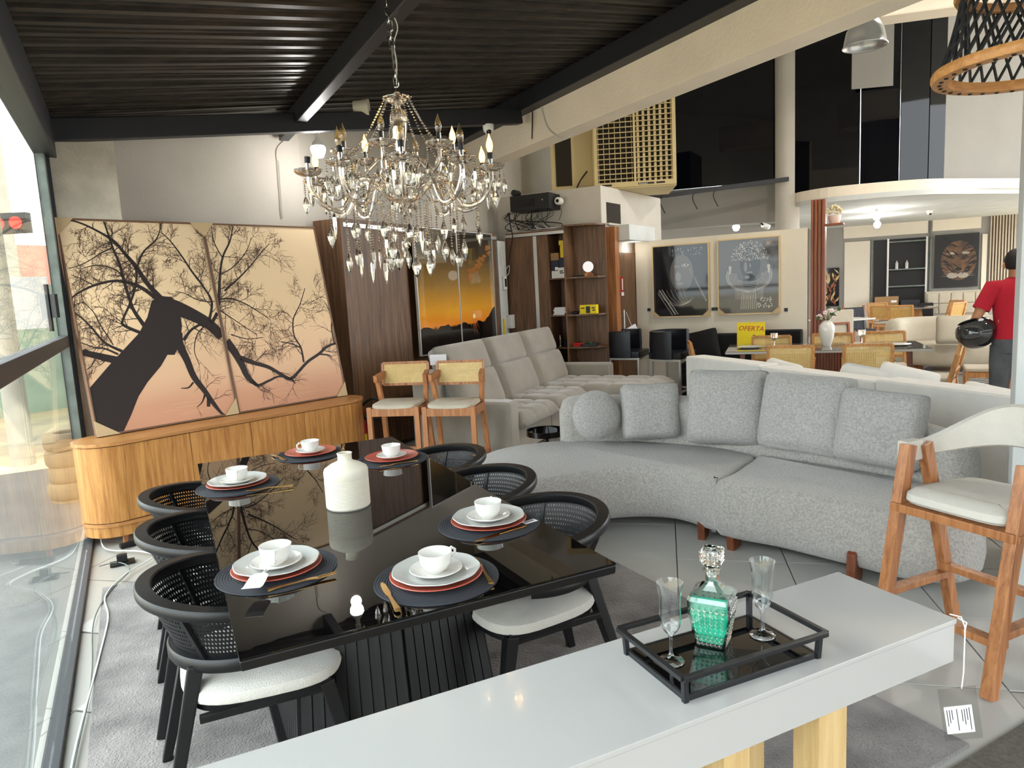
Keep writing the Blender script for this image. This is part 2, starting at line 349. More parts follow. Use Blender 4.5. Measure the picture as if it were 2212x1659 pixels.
# ================================================================== STRUCTURE
TA = R(-12.5); T1 = Vector((cos(TA), sin(TA), 0)); T2 = Vector((-sin(TA), cos(TA), 0)); T0 = Vector((.908, 3.928, 0)); TS = .605
def _floor_mat():
    m = bpy.data.materials.new('floor_grid'); m.use_nodes = True; N = m.node_tree.nodes; L = m.node_tree.links; b = N['Principled BSDF']; b.inputs['Roughness'].default_value = .3
    tc = N.new('ShaderNodeTexCoord'); mp = N.new('ShaderNodeMapping'); mp.vector_type = 'TEXTURE'; mp.inputs['Rotation'].default_value = (0, 0, TA); mp.inputs['Location'].default_value = T0
    br = N.new('ShaderNodeTexBrick'); br.offset = 0; br.inputs['Scale'].default_value = 1; br.inputs['Brick Width'].default_value = TS; br.inputs['Row Height'].default_value = TS; br.inputs['Mortar Size'].default_value = .004
    br.inputs['Color1'].default_value = (*rgb(168, 164, 156), 1); br.inputs['Color2'].default_value = (*rgb(164, 160, 152), 1); br.inputs['Mortar'].default_value = (*rgb(84, 78, 72), 1)
    L.new(tc.outputs['Object'], mp.inputs[0]); L.new(mp.outputs[0], br.inputs[0]); L.new(br.outputs[0], b.inputs['Base Color']); MATS['floor_grid'] = m
_floor_mat()
fl = MB(); q = [uv(-.47, -2.6), uv(18, -2.6), uv(18, 18), uv(-.47, 18)]
fl.prism([(p.x, p.y) for p in q], -.3, -.006)
floor = struct(fl.build('floor', 'floor_grid'))
tm = MB(); tm.b2(.003, TS-.003, .003, TS-.003, -.012, 0); _t = tm.build('floor_tile', 'tile', floor, bevel=.0012, seg=1)
_first = True
for i in range(-14, 16):
    for j in range(-8, 14):
        c = T0+T1*((i+.5)*TS)+T2*((j+.5)*TS); u_, v_ = c.dot(UR), c.dot(VR); d = c-Vector((0, 0, CAM_H)); zc = d.dot(_f)
        if zc < .8 or c.y > 9.2 or u_ < -.02: continue
        px = CX+FPX*d.dot(RIGHT)/zc; py = CY-FPX*d.dot(UP)/zc
        if not (-150 < px < 2350 and py < 1850): continue
        if .35 < u_ < 1.95 and v_ < 4.2: continue
        if c.y > 6.6 and c.x < .9: continue
        o = _t if _first else _t.copy()
        if not _first: COL.objects.link(o)
        _first = False
        o.location = T0+T1*(i*TS)+T2*(j*TS); o.rotation_euler = (0, 0, TA)
# rugs lie on the tiles
rg = MB(); rg.prism([tuple(uv(a, b)[:2]) for a, b in ((-.30, 1.22), (2.33, 1.22), (2.33, 4.60), (-.30, 4.60))], .001, .013)
tag(rg.build('area_rug', 'rug', bevel=.003, seg=1), 'large plain grey area rug under the black dining table', 'rug')
rg = MB(); rg.prism([tuple(uv(a, b)[:2]) for a, b in ((-.2, -.9), (2.7, -.9), (2.7, 1.19), (-.2, 1.19))], .001, .009)
tag(rg.build('woven_rug', 'rug_woven', bevel=.002, seg=1), 'flat woven grey rug at the lower right corner beside the plain rug', 'rug')

# ---------------- left back wall, pillar
SB = Vector((-2.68, 4.74, 0)); SS = Vector((.68, .733, 0)).normalized(); SN = Vector((-SS.y, SS.x, 0))
def sb(s, n, z=0): return SB+SS*s+SN*n+Vector((0, 0, z))
def wallseg(name, a, b, z0, z1, th, m, side=1, parent=None):
    d = (b-a).normalized(); n = Vector((-d.y, d.x, 0))*side*th; mb = MB(); mb.prism([(a.x, a.y), (b.x, b.y), (b.x+n.x, b.y+n.y), (a.x+n.x, a.y+n.y)], z0, z1); return mb.build(name, m, parent)
KP = sb(2.15, .95); struct(wallseg('wall_left', sb(.02, .95), KP, 0, 3.55, .15, 'plaster'))
mb = MB(); mb.prism([(sb(s, n).x, sb(s, n).y) for s, n in ((-.10, .60), (.38, .60), (.38, .97), (.02, .97))], 0, 2.86)
struct(mb.build('wall_pillar', 'plaster_worn', bevel=.012, seg=2))
WD = Vector((.46, .887, 0)).normalized(); WN = Vector((WD.y, -WD.x, 0))     # wood wall: along, towards the room
QP = KP+WD*3.9; struct(wallseg('wall_back', KP, QP, 0, 4.2, .15, 'plaster'))
# ---------------- rear service volume
V0 = Vector((1.33, 9.75, 0)); VD = Vector((.55, .835, 0)).normalized()
a = V0-E1*1.75; pts = [V0, V0+VD*2.2, V0+VD*2.2-E1*1.75, a]
mb = MB(); mb.prism([(p.x, p.y) for p in pts], 0, 2.95); vol = struct(mb.build('wall_service_room', 'plaster', bevel=.006, seg=1))
VN = Vector((VD.y, -VD.x, 0))
mb = MB(); A_ = V0+VD*.16; B_ = V0+VD*.62
mb.prism([((A_-VN*.05).x, (A_-VN*.05).y), ((B_-VN*.05).x, (B_-VN*.05).y), ((B_+VN*.004).x, (B_+VN*.004).y), ((A_+VN*.004).x, (A_+VN*.004).y)], 2.46, 2.74); mb.build('wall_opening', 'ac_dark', vol)
mb = MB(); mb.bar(A_+Vector((0, 0, 2.445))-VD*.02+VN*.02, B_+Vector((0, 0, 2.445))+VD*.05+VN*.02, .05, .025); mb.build('opening_sill', 'plaster', vol)
# door in the side of the service room
dr = thing('door_1', None, None, V0+VD*.10, atan2(VD.y, VD.x)); dr['kind'] = 'structure'
mb = MB(); mb.b2(.0, .13, -.14, .01, 0, 2.40); mb.b2(.95, 1.05, -.10, .01, 0, 2.2); mb.build('door_jamb', 'wood_stool', dr, bevel=.004)
mb = MB(); mb.b2(.15, .94, -.045, -.005, 0, 2.06); lf = mb.build('door_leaf', 'wood_walnut', dr, bevel=.003)
mb = MB(); mb.tube([(.30, -.11, .80), (.30, -.11, 1.25)], .012, 8); mb.tube([(.30, -.11, .88), (.30, -.04, .88)], .008, 6); mb.tube([(.30, -.11, 1.17), (.30, -.04, 1.17)], .008, 6); mb.build('door_handle', 'aluminium', lf, smooth=True)
mb = MB(); mb.b2(.36, .45, -.049, -.045, 1.45, 1.72); sg = mb.build('door_sign', 'red_ink', lf)
mb = MB(); mb.b2(.39, .42, -.052, -.049, 1.53, 1.69); mb.b2(.36, .45, -.0515, -.049, 1.45, 1.50); mb.build('sign_print', 'paper', lf)
mb = MB(); mb.b2(.13, 1.06, -.30, .01, 2.21, 2.42); mb.build('door_lintel', 'plaster_white', dr, bevel=.006)
point_light('door_lamp', V0+VD*.75+VN*.12+Vector((0, 0, 2.12)), 1.6, (1, .95, .85), .05)
# ---------------- picture partition
PA = Vector((1.92, 10.55, 0)); PB = Vector((3.97, 9.37, 0)); PD = (PB-PA).normalized(); PN = Vector((PD.y, -PD.x, 0))
part = struct(wallseg('wall_partition', PA, PB, 0, 2.22, .12, 'partition_paint'))
for t_, z_ in ((.19, 1.22), (1.13, 1.20), (1.18, 1.20), (2.10, 1.16)):
    p = PA+PD*t_+PN*.004; mb = MB(); mb.box(p.x, p.y, z_, .045, .012, .045, atan2(PD.y, PD.x)); mb.build('socket_box', 'black_satin', part)
# ---------------- upper wall, column, mezzanine
W3a, W3b = Vector((2.75, 13.9, 0)), Vector((5.2, 13.1, 0)); struct(wallseg('wall_upper', W3a-(W3b-W3a)*.85, W3b, 2.62, 3.34, .15, 'grey_wall'))
struct(wallseg('wall_rear', W3a+Vector((-.6, 4, 0)), W3b+Vector((1.8, 4.4, 0)), 0, 2.9, .15, 'grey_wall'))
mb = MB(); mb.prism([(2.2, 14.1), (5.3, 13.1), (8, 19.4), (2.2, 19.4)], 2.9, 3.0); struct(mb.build('ceiling_rear', 'plaster_white'))
g = struct(wallseg('window_1', Vector((.9, 14.3, 0)), Vector((5.45, 12.78, 0)), 3.32, 6.3, .04, 'dark_glass'))
mb = MB(); p = at_y(1604, 300, 13.3); mb.bar((p.x, p.y-.05, 3.3), (p.x, p.y-.05, 6.2), .03, .02); mb.build('glass_joint', 'steel_grey', g)
mb = MB(); mb.bar((1.7, 12.6, 3.02), (4.9, 12.35, 3.25), .07, .07); struct(mb.build('trim_5', 'steel_dark'))
mb = MB(); mb.lathe([(.2, 0), (.2, 6.2)], 28, (4.98, 12.6, 0)); struct(mb.build('wall_column', 'plaster', smooth=True))
arc = catmull([(5.08, 12.28, 0), (5.35, 11.85, 0), (6.0, 11.55, 0), (6.7, 11.42, 0), (7.25, 11.55, 0)], 5)
mb = MB(); poly = [(p.x, p.y) for p in arc]+[(12, 13.2), (14, 19), (8.0, 20), (5.0, 13.2)]
mb.prism(poly, 2.78, 2.86); struct(mb.build('ceiling_mezzanine', 'plaster_white'))
mb = MB(); poly = [(p.x, p.y) for p in arc]+[(12, 13.0), (13.6, 18.6), (7.8, 19.6), (5.0, 13.0)]
mb.prism(inset_poly(poly[:], .0), 2.86, 3.02); sl = struct(mb.build('trim_mezzanine', 'plaster_beam'))
win = thing('window_2', None, None); win['kind'] = 'structure'
gp = [Vector((4.92, 12.5, 0)), Vector((5.84, 11.78, 0)), Vector((6.4, 11.62, 0)), Vector((6.85, 11.6, 0)), Vector((7.15, 11.66, 0))]
for i in range(4):
    a, b = gp[i], gp[i+1]; d = (b-a).normalized(); a2, b2 = a+d*.008, b-d*.008; wallseg('glass_panel', a2, b2, 3.02, 6.3, .03, 'dark_glass', 1, win)
mb = MB(); p = at_y(1882, 110, 11.72); mb.box(p.x, p.y-.045, 5.06, .62, .02, 1.1, atan2(-.15, 1)); mb.build('frosted_panel', 'grey_wall', win)
struct(wallseg('wall_right_upper', Vector((7.15, 11.68, 0)), Vector((9.6, 12.6, 0)), 2.86, 6.3, .12, 'grey_wall'))
mb = MB(); mb.bar((7.1, 11.55, 2.93), (9.6, 12.45, 2.9), .06, .04); struct(mb.build('trim_6', 'grey_wall'))
# ---------------- rear room wall with panels
RA, RB = Vector((7.2, 18.9, 0)), Vector((13.6, 16.2, 0)); RD = (RB-RA).normalized(); RN = Vector((RD.y, -RD.x, 0)); rw = struct(wallseg('wall_far', RA, RB, 0, 2.8, .15, 'grey_wall'))
def on_far(px, py):                      # where a line of sight meets the far wall
    d = _ray(px, py); o = Vector((0, 0, CAM_H)); t = (RA-o).dot(RN)/d.dot(RN); return o+d*t
def far_panel(name, x0, x1, y0, y1, m, off=.02, th=.03, parent=None):
    a, b = on_far(x0, y1), on_far(x1, y0); w = (b-a); L = Vector((w.x, w.y, 0)).length; c = (a+b)/2+RN*off
    mb = MB(); mb.box(0, 0, 0, L, th, abs(b.z-a.z)); o = mb.build(name, m, parent, bevel=.004, seg=1); o.location = c; o.rotation_euler = (0, 0, atan2(RD.y, RD.x)); return o
far_panel('wall_panel', 1822, 1880, 520, 742, 'partition_paint', .02, .03, rw)
far_panel('wall_panel', 1822, 2005, 475, 516, 'partition_paint', .02, .03, rw)
far_panel('wall_panel', 2013, 2120, 455, 500, 'partition_paint', .02, .03, rw)
far_panel('wall_panel', 2117, 2133, 505, 640, 'partition_paint', .02, .03, rw)
far_panel('panel_post', 2005, 2013, 462, 660, 'steel_grey', .04, .05, rw)
far_panel('panel_post', 1879, 1885, 516, 742, 'steel_grey', .04, .05, rw)
w3 = far_panel('window_3', 1886, 2003, 512, 660, 'black_satin', .03, .03); struct(w3)
# slatted panel beside it: separate laths
for k in range(9):
    x = 2135+k*6.5; far_panel('wall_slat', x, x+5.0, 448, 660, 'beige_fabric', .05, .03, rw)
far_panel('slat_backing', 2133, 2195, 448, 660, 'wood_walnut', .02, .02, rw)
# ---------------- big white pillar on the right
mb = MB(); mb.prism([(2.42, 3.34), (2.42+.83*.6, 3.34-.56*.6), (2.42+.83*.6+.56*.6, 3.34-.56*.6+.83*.6), (2.42+.56*.6, 3.34+.83*.6)], 0, 4.6); struct(mb.build('wall_right_pillar', 'plaster_white', bevel=.015, seg=2))
# ---------------- ceiling: sloping corrugated deck on steel beams
def deck(u): return 2.96+.15*(u+.41)
mb = MB(); per = .165; SK = .152; vs = []; fs = []; prof = [(0, 0), (.30, 0), (.38, .034), (.66, .034), (.74, .012), (.9, .012)]; k = 0
us = [-.47, .2, .9, 1.6, 2.4, 3.2, 4.0]
for i in range(-24, 50):
    for (a, h) in prof:
        v0 = i*per+a*per; sag = .012*sin(i*1.7)
        for u in us: p = uv(u, v0+SK*(u+.47), deck(u)+h+(sag*.4 if .1 < u < .4 else 0)); vs.append(tuple(p))
n = len(us)
for r in range(len(vs)//n-1):
    for c in range(n-1): fs.append((r*n+c, r*n+c+1, (r+1)*n+c+1, (r+1)*n+c))
mb.add(vs, fs); struct(mb.build('ceiling', 'roof_metal'))
mb = MB(); vs = [tuple(uv(u, v, deck(u)+.09)) for u, v in ((-.52, -4.1), (4.0, -4.1), (4.0, 8.4), (-.52, 8.4))]; vs += [(x, y, z+.05) for x, y, z in vs]
mb.add(vs, [(0, 3, 2, 1), (4, 5, 6, 7), (0, 1, 5, 4), (1, 2, 6, 5), (2, 3, 7, 6), (3, 0, 4, 7)]); struct(mb.build('ceiling_insulation', 'steel_dark'))
mb = MB(); mb.bar(uv(-.385, -2.6, 2.825), uv(-.385, 6.15, 2.825), .13, .27); struct(mb.build('trim_1', 'steel_dark', bevel=.006, seg=1))
mb = MB(); mb.bar(uv(1.44, -2.6, deck(1.44)-.08), uv(1.44, 6.9, deck(1.44)-.08), .09, .155); struct(mb.build('trim_2', 'steel_dark', bevel=.005, seg=1))
mb = MB(); mb.bar(uv(3.82, -2.6, deck(3.82)-.09), uv(3.82, 8.3, deck(3.82)-.09), .16, .17); struct(mb.build('trim_3', 'steel_dark', bevel=.005, seg=1))
dl = at_y(90, 283, 5.10); dr_ = at_y(1122, 252, 7.55); mb = MB(); mb.bar(dl, dr_, .10, .15); struct(mb.build('trim_4', 'steel_dark', bevel=.006, seg=1)); DL, DR = dl, dr_
# concrete beam
mb = MB(); mb.prism([tuple(uv(a, b)[:2]) for a, b in ((3.88, -2.6), (4.12, -2.6), (4.12, 9.8), (3.88, 9.8))], 3.10, 4.2); struct(mb.build('wall_beam', 'plaster_beam', bevel=.012, seg=2))
mb = MB(); a, b = at_y(1820, 30, 9.0), at_y(2080, 20, 8.6); mb.bar((a.x-1.6, a.y+.5, 4.85), (b.x+1.5, b.y-.2, 4.85), .35, .5); struct(mb.build('wall_cross_beam', 'plaster_beam', bevel=.012, seg=1))
# high ceiling and side wall of the tall hall
mb = MB(); mb.prism([tuple(uv(a, b)[:2]) for a, b in ((4.0, -2.6), (18, -2.6), (18, 19), (-.6, 19), (-.6, 8.2), (4.0, 8.2))], 6.2, 6.35); struct(mb.build('ceiling_hall', 'plaster_white'))
mb = MB(); mb.prism([tuple(uv(a, b)[:2]) for a, b in ((3.95, -2.6), (4.05, -2.6), (4.05, 9.8), (3.95, 9.8))], 4.2, 6.2); struct(mb.build('wall_over_beam', 'plaster'))
mb = MB(); mb.prism([tuple(uv(a, b)[:2]) for a, b in ((9.4, -2.6), (9.55, -2.6), (9.55, 2.0), (9.4, 2.0))], 0, 6.2); struct(mb.build('wall_right', 'plaster'))
mb = MB(); mb.prism([tuple(uv(a, b)[:2]) for a, b in ((4.0, -2.75), (9.5, -2.75), (9.5, -2.6), (4.0, -2.6))], 2.9, 6.2); struct(mb.build('wall_front_upper', 'plaster'))
struct(wallseg('wall_back_upper', QP, Vector((2.6, 14.3, 0)), 0, 6.3, .15, 'plaster'))

# ---------------- glazed shopfront on the left
GU = -.41
fr = thing('window_front', None, None); fr['kind'] = 'structure'
mb = MB(); mb.bar(uv(GU, 6.03, 0), uv(GU, 6.03, 2.9), .09, .09, up=tuple(VR)); mb.build('window_post', 'steel_dark', fr, bevel=.004)
mb = MB(); mb.bar(uv(GU, 5.90, 0), uv(GU, 5.90, 2.9), .05, .10, up=tuple(VR)); mb.build('window_stile', 'steel_grey', fr, bevel=.003)
mb = MB(); mb.bar(uv(GU, -2.4, 1.41), uv(GU, 5.95, 1.41), .06, .075); mb.build('window_transom', 'steel_dark', fr, bevel=.004)
mb = MB(); mb.bar(uv(GU, -2.4, .012), uv(GU, 5.95, .012), .06, .03); mb.build('window_sill', 'steel_dark', fr, bevel=.003)
for k, v in enumerate((3.1, .7)):
    pass
for (z0, z1) in ((.03, 1.375), (1.448, 2.70)):
    for (v0, v1) in ((3.42, 5.86), (.6, 3.41), (-2.4, .59)):
        mb = MB(); mb.prism([tuple(uv(GU+du, vv)[:2]) for du, vv in ((-.004, v0), (.004, v0), (.004, v1), (-.004, v1))], z0, z1)
        mb.v = [(x, y, z) for x, y, z in mb.v]; mb.build('window_pane', 'window_glass', fr)
mb = MB(); mb.bar(uv(GU, 5.05, 1.50), uv(GU, 5.05, 1.78), .018, .018); mb.bar(uv(GU+.03, 5.05, 1.58), uv(GU+.03, 5.05, 1.72), .03, .03); mb.build('window_latch', 'black_metal', fr)
# ---------------- outside
mb = MB(); mb.b2(-60, 60, -60, 60, -.42, -.32); struct(mb.build('ground', 'asphalt'))
mb = MB(); mb.prism([tuple(uv(a, b)[:2]) for a, b in ((-2.6, -8), (-.47, -8), (-.47, 9), (-2.6, 9))], -.33, -.05); struct(mb.build('ground_pavement', 'sidewalk', bevel=.01, seg=1))
mb = MB(); mb.prism([tuple(uv(a, b)[:2]) for a, b in ((-.47, -8), (16, -8), (16, -2.6), (-.47, -2.6))], -.33, -.05); struct(mb.build('ground_forecourt', 'sidewalk', bevel=.01, seg=1))
# ================================================================== DINING TABLE
TT = R(25.85); TC = Vector((-.708, 2.857, 0)); TU = Vector((cos(TT), sin(TT), 0)); TV = Vector((-sin(TT), cos(TT), 0))
def tl(x, y, z=0): return TC+TU*x+TV*y+Vector((0, 0, z))
t = thing('dining_table', 'long black dining table with a glossy glass top and ribbed pedestal', 'table', TC, TT)
W2, L2 = .537, 1.178
mb = MB()
rings = [[(sx*(W2-i), sy*(L2-i), z) for sx, sy in ((-1, -1), (1, -1), (1, 1), (-1, 1))] for i, z in ((.075, .705), (.004, .738), (.002, .762), (.004, .7645))]
mb.loft(rings); mb.build('tabletop', 'black_lacquer', t, bevel=.002, seg=1)
mb = MB(); mb.b2(-W2+.002, W2-.002, -L2+.002, L2-.002, .7645, .770); mb.build('glass_top', 'black_glass', t, bevel=.0012, seg=2)
# folded pedestal with separate upright laths
def ped(z): k = (.705-z)/.705; return .30+.06*k, .62+.10*k
mb = MB(); rings = []
for z in (.015, .705):
    a, b = ped(z); rings.append([(-a, -b+.10, z), (0, -b-.02, z), (a, -b+.10, z), (a, b-.10, z), (0, b+.02, z), (-a, b-.10, z)])
mb.loft(rings); mb.build('pedestal', 'black_satin', t)
a0, b0 = ped(.03); a1, b1 = ped(.70)
corn0 = [V(-a0, -b0+.10, .03), V(0, -b0-.02, .03), V(a0, -b0+.10, .03), V(a0, b0-.10, .03), V(0, b0+.02, .03), V(-a0, b0-.10, .03)]
corn1 = [V(-a1, -b1+.10, .70), V(0, -b1-.02, .70), V(a1, -b1+.10, .70), V(a1, b1-.10, .70), V(0, b1+.02, .70), V(-a1, b1-.10, .70)]
for e in range(6):
    n = 9 if e in (0, 1, 3, 4) else 26
    p0, p1, q0, q1 = corn0[e], corn0[(e+1) % 6], corn1[e], corn1[(e+1) % 6]
    for k in range(n):
        s0, s1 = (k+.06)/n, (k+.94)/n; A, B, C, D = lerp(p0, p1, s0), lerp(p0, p1, s1), lerp(q0, q1, s1), lerp(q0, q1, s0)
        nn = (p1-p0).cross(q0-p0).normalized()*.012; mb = MB(); mb.add([A, B, C, D, A+nn, B+nn, C+nn, D+nn], [(0, 1, 2, 3), (7, 6, 5, 4), (0, 4, 5, 1), (1, 5, 6, 2), (2, 6, 7, 3), (3, 7, 4, 0)])
        mb.build('lath', 'black_satin', t)
mb = MB(); mb.b2(-.40, .40, -.76, .76, .0, .03); mb.build('base_plate', 'black_satin', t, bevel=.004)

# ================================================================== BLACK TUB CHAIRS (face +Y)
def tub(th, top):
    """curve of rim (top) or ring (bottom); th measured from straight back"""
    if top:
        x = .278*sin(th); y = -.05-.26*cos(th); z = .684+.036*cos(th)
    else:
        x = .222*sin(th); y = -.02-.215*cos(th); z = .520
    return V(x, y, z)
def make_chair():
    t = thing('dining_chair', 'x', 'chair', group='black tub dining chairs')
    n = 46; ths = [R(-118)+R(236)*i/n for i in range(n+1)]
    def band(top, w, h, lift=0):
        mb = MB(); rings = []
        for th in ths:
            p = tub(th, top); tn = (tub(th+.02, top)-tub(th-.02, top)).normalized(); o = Vector((tn.y, -tn.x, 0)).normalized()*-1
            o = o if o.dot(Vector((p.x, p.y+.05, 0))) > 0 else -o
            u = Vector((0, 0, 1)); c = p+u*lift
            rings.append([c+o*(w*a)+u*(h*b) for a, b in ((-.5, -.35), (-.42, -.5), (.42, -.5), (.5, -.3), (.5, .3), (.4, .5), (-.4, .5), (-.5, .35))])
        mb.loft(rings); return mb
    band(True, .050, .034).build('rim', 'black_lacquer', t, smooth=True)
    band(False, .055, .042, -.01).build('back_ring', 'black_lacquer', t, smooth=True)
    mb = MB(); nc, nr = 84, 10; th0, th1 = R(-112), R(112)
    def sp(i, j): 
        th = th0+(th1-th0)*i/nc; a, b = tub(th, False), tub(th, True); return lerp(a, b, .04+.92*j/nr)
    for j in range(nr):
        of = .5*(j % 2)
        for i in range(nc-1):
            c = [sp(i+of, j), sp(i+1+of, j), sp(i+1+of, j+1), sp(i+of, j+1)]; m = sum(c, Vector())/4
            d = [lerp(m, (c[k]+c[(k+1) % 4])/2, .60) for k in range(4)]
            mb.add(c+d, [(0, 1, 4), (4, 1, 5), (1, 2, 5), (5, 2, 6), (2, 3, 6), (6, 3, 7), (3, 0, 7), (7, 0, 4)])
    mb.build('cane_back', 'black_cane', t)
    for s in (-1, 1):
        for th in (R(96), R(52)):
            a, b = tub(s*th, False), tub(s*th, True); mb = MB(); mb.bar(a, b+Vector((0, 0, -.01)), .018, .018); mb.build('spindle', 'black_wood', t)
    mb = MB(); out = []
    for k in range(40):
        a = 2*pi*k/40; x = .262*math.copysign(abs(cos(a))**.62, cos(a)); y = .25*math.copysign(abs(sin(a))**.62, sin(a)); x *= 1+.10*(y/.235); out.append((x, y+.015))
    rings = [[(x, y, z) for x, y in inset_poly(out, i)] for i, z in ((.03, .385), (.004, .392), (0, .405), (.006, .425), (.03, .438))]+[[(x*k, y*k, z) for x, y in out] for k, z in ((.62, .447), (.3, .450))]
    mb.loft(rings); mb.build('seat_pad', 'seat_linen', t, smooth=True)
    mb = MB(); rings = [[(x, y, z) for x, y in inset_poly(out, i)] for i, z in ((.05, .34), (.015, .365), (.012, .388))]; mb.loft(rings); mb.build('seat_frame', 'black_wood', t, smooth=True)
    for s in (-1, 1):
        mb = MB(); a = tub(s*R(42), False); mb.bar((s*.225, -.315, 0), (a.x, a.y-.005, .50), .036, .030, .060, .045, up=(0, 1, 0)); mb.build('leg', 'black_wood', t, bevel=.005)
        mb = MB(); mb.bar((s*.265, .265, 0), (s*.225, .185, .38), .034, .03, .052, .045, up=(0, 1, 0)); mb.build('leg', 'black_wood', t, bevel=.005)
        mb = MB(); mb.bar((s*.222, -.19, .362), (s*.235, .2, .372), .024, .02, .024, .045); mb.build('side_rail', 'black_wood', t, bevel=.003)
    return t
ch = make_chair()
spots = [(-.45, -.46, -90, 'black cane tub chair nearest the camera on the glass wall side of the table'), (-.47, .14, -90, 'middle black cane tub chair on the glass wall side of the table'), (-.475, .71, -90, 'black cane tub chair nearest the sideboard on the glass wall side of the table'),
         (.555, -.52, 90, 'black cane tub chair nearest the white console on the sofa side of the table'), (.565, .09, 90, 'middle black cane tub chair on the sofa side of the table'), (.57, .68, 90, 'black cane tub chair farthest back on the sofa side of the table')]
for i, (x, y, a, lb) in enumerate(spots):
    o = ch if i == 0 else copy_tree(ch); place(o, tl(x, y, .013), TT+R(a)); o['label'] = lb

# ================================================================== PLACE SETTINGS
def coil_mat():
    mb = MB(); prof = [(0, 0), (.184, 0)]; n = 22
    for k in range(n): r0 = .184-.184*k/n; prof += [(r0-.001, .0045), (r0-.184/n*.75, .0045), (r0-.184/n*.92, .0028)]
    prof += [(.0, .003)]; mb.lathe(prof, 48); return mb
pm = coil_mat().build('placemat', 'placemat', smooth=False)
def plate_mesh(r, h, wav=0): 
    mb = MB(); mb.lathe([(r*.55, 0), (r*.62, .001), (r*.98, h*.92), (r, h), (r*.985, h+.002), (r*.72, h*.42), (r*.6, h*.28), (0, h*.25)], 48, scallop=(.012, 9) if wav else None); return mb
pr_ = plate_mesh(.137, .016).build('charger_plate', 'terracotta', smooth=True)
pg_ = plate_mesh(.130, .022, 1).build('dinner_plate', 'porcelain_grey', smooth=True)
ps_ = plate_mesh(.078, .017).build('saucer', 'porcelain', smooth=True)
def make_cup():
    t = thing('cup', 'x', 'cup'); mb = MB()
    mb.lathe([(.022, 0), (.0245, .003), (.0245, .005), (.036, .012), (.0455, .031), (.0495, .061), (.0485, .0615), (.0445, .032), (.035, .014), (0, .011)], 36); mb.build('cup_body', 'porcelain', t, smooth=True)
    mb = MB(); mb.tube([V(.0475, 0, .053), V(.060, 0, .057), V(.073, 0, .047), V(.072, 0, .033), V(.061, 0, .023), V(.044, 0, .022)], [.004, .0045, .0045, .004, .004, .0035], 8); mb.build('cup_handle', 'porcelain', t, smooth=True); return t
cp_ = make_cup()
def make_knife():
    t = thing('table_knife', 'x', 'knife'); mb = MB()
    mb.loft([[(-w, y, 0), (w, y, 0), (w, y, .002), (-w, y, .002)] for y, w in ((0, .002), (.02, .008), (.08, .0095), (.10, .007))]); mb.build('blade', 'gold', t)
    mb = MB(); mb.loft([[(-w, y, 0), (w, y, 0), (w, y, h), (-w, y, h)] for y, w, h in ((.10, .005, .004), (.15, .006, .005), (.20, .009, .006), (.212, .006, .005))]); mb.build('handle', 'gold', t, bevel=.001); return t
def make_fork():
    t = thing('table_fork', 'x', 'fork'); mb = MB()
    mb.loft([[(-w, y, z), (w, y, z), (w, y, z+h), (-w, y, z+h)] for y, w, z, h in ((.055, .010, .003, .002), (.075, .006, .005, .003), (.10, .0035, .006, .003), (.16, .005, .003, .004), (.20, .008, .001, .005))]); mb.build('handle', 'gold', t)
    for k in (-1.5, -.5, .5, 1.5): mb = MB(); mb.bar((k*.0055, .057, .004), (k*.0052, 0, .0065), .003, .002); mb.build('tine', 'gold', t)
    return t
kn_ = make_knife(); fk_ = make_fork()
used = set()
def inst(o, loc, rz, label, cat, group):
    if o.name in used: o2 = copy_tree(o)
    else: used.add(o.name); o2 = o
    o2.location = loc; o2.rotation_euler = (0, 0, rz); return tag(o2, label, cat, group)
SET = [('A', -.385, .545, True, 'by the glass wall, far half', 180-90), ('B', .03, 1.005, False, 'at the far end', 180-60), ('C', .365, .595, False, 'on the sofa side, far half', 90),
       ('D', -.375, -.645, True, 'by the glass wall, near half', 200), ('E', .03, -.985, True, 'at the near end', 300), ('F', .365, -.62, True, 'on the sofa side, near half', 80)]
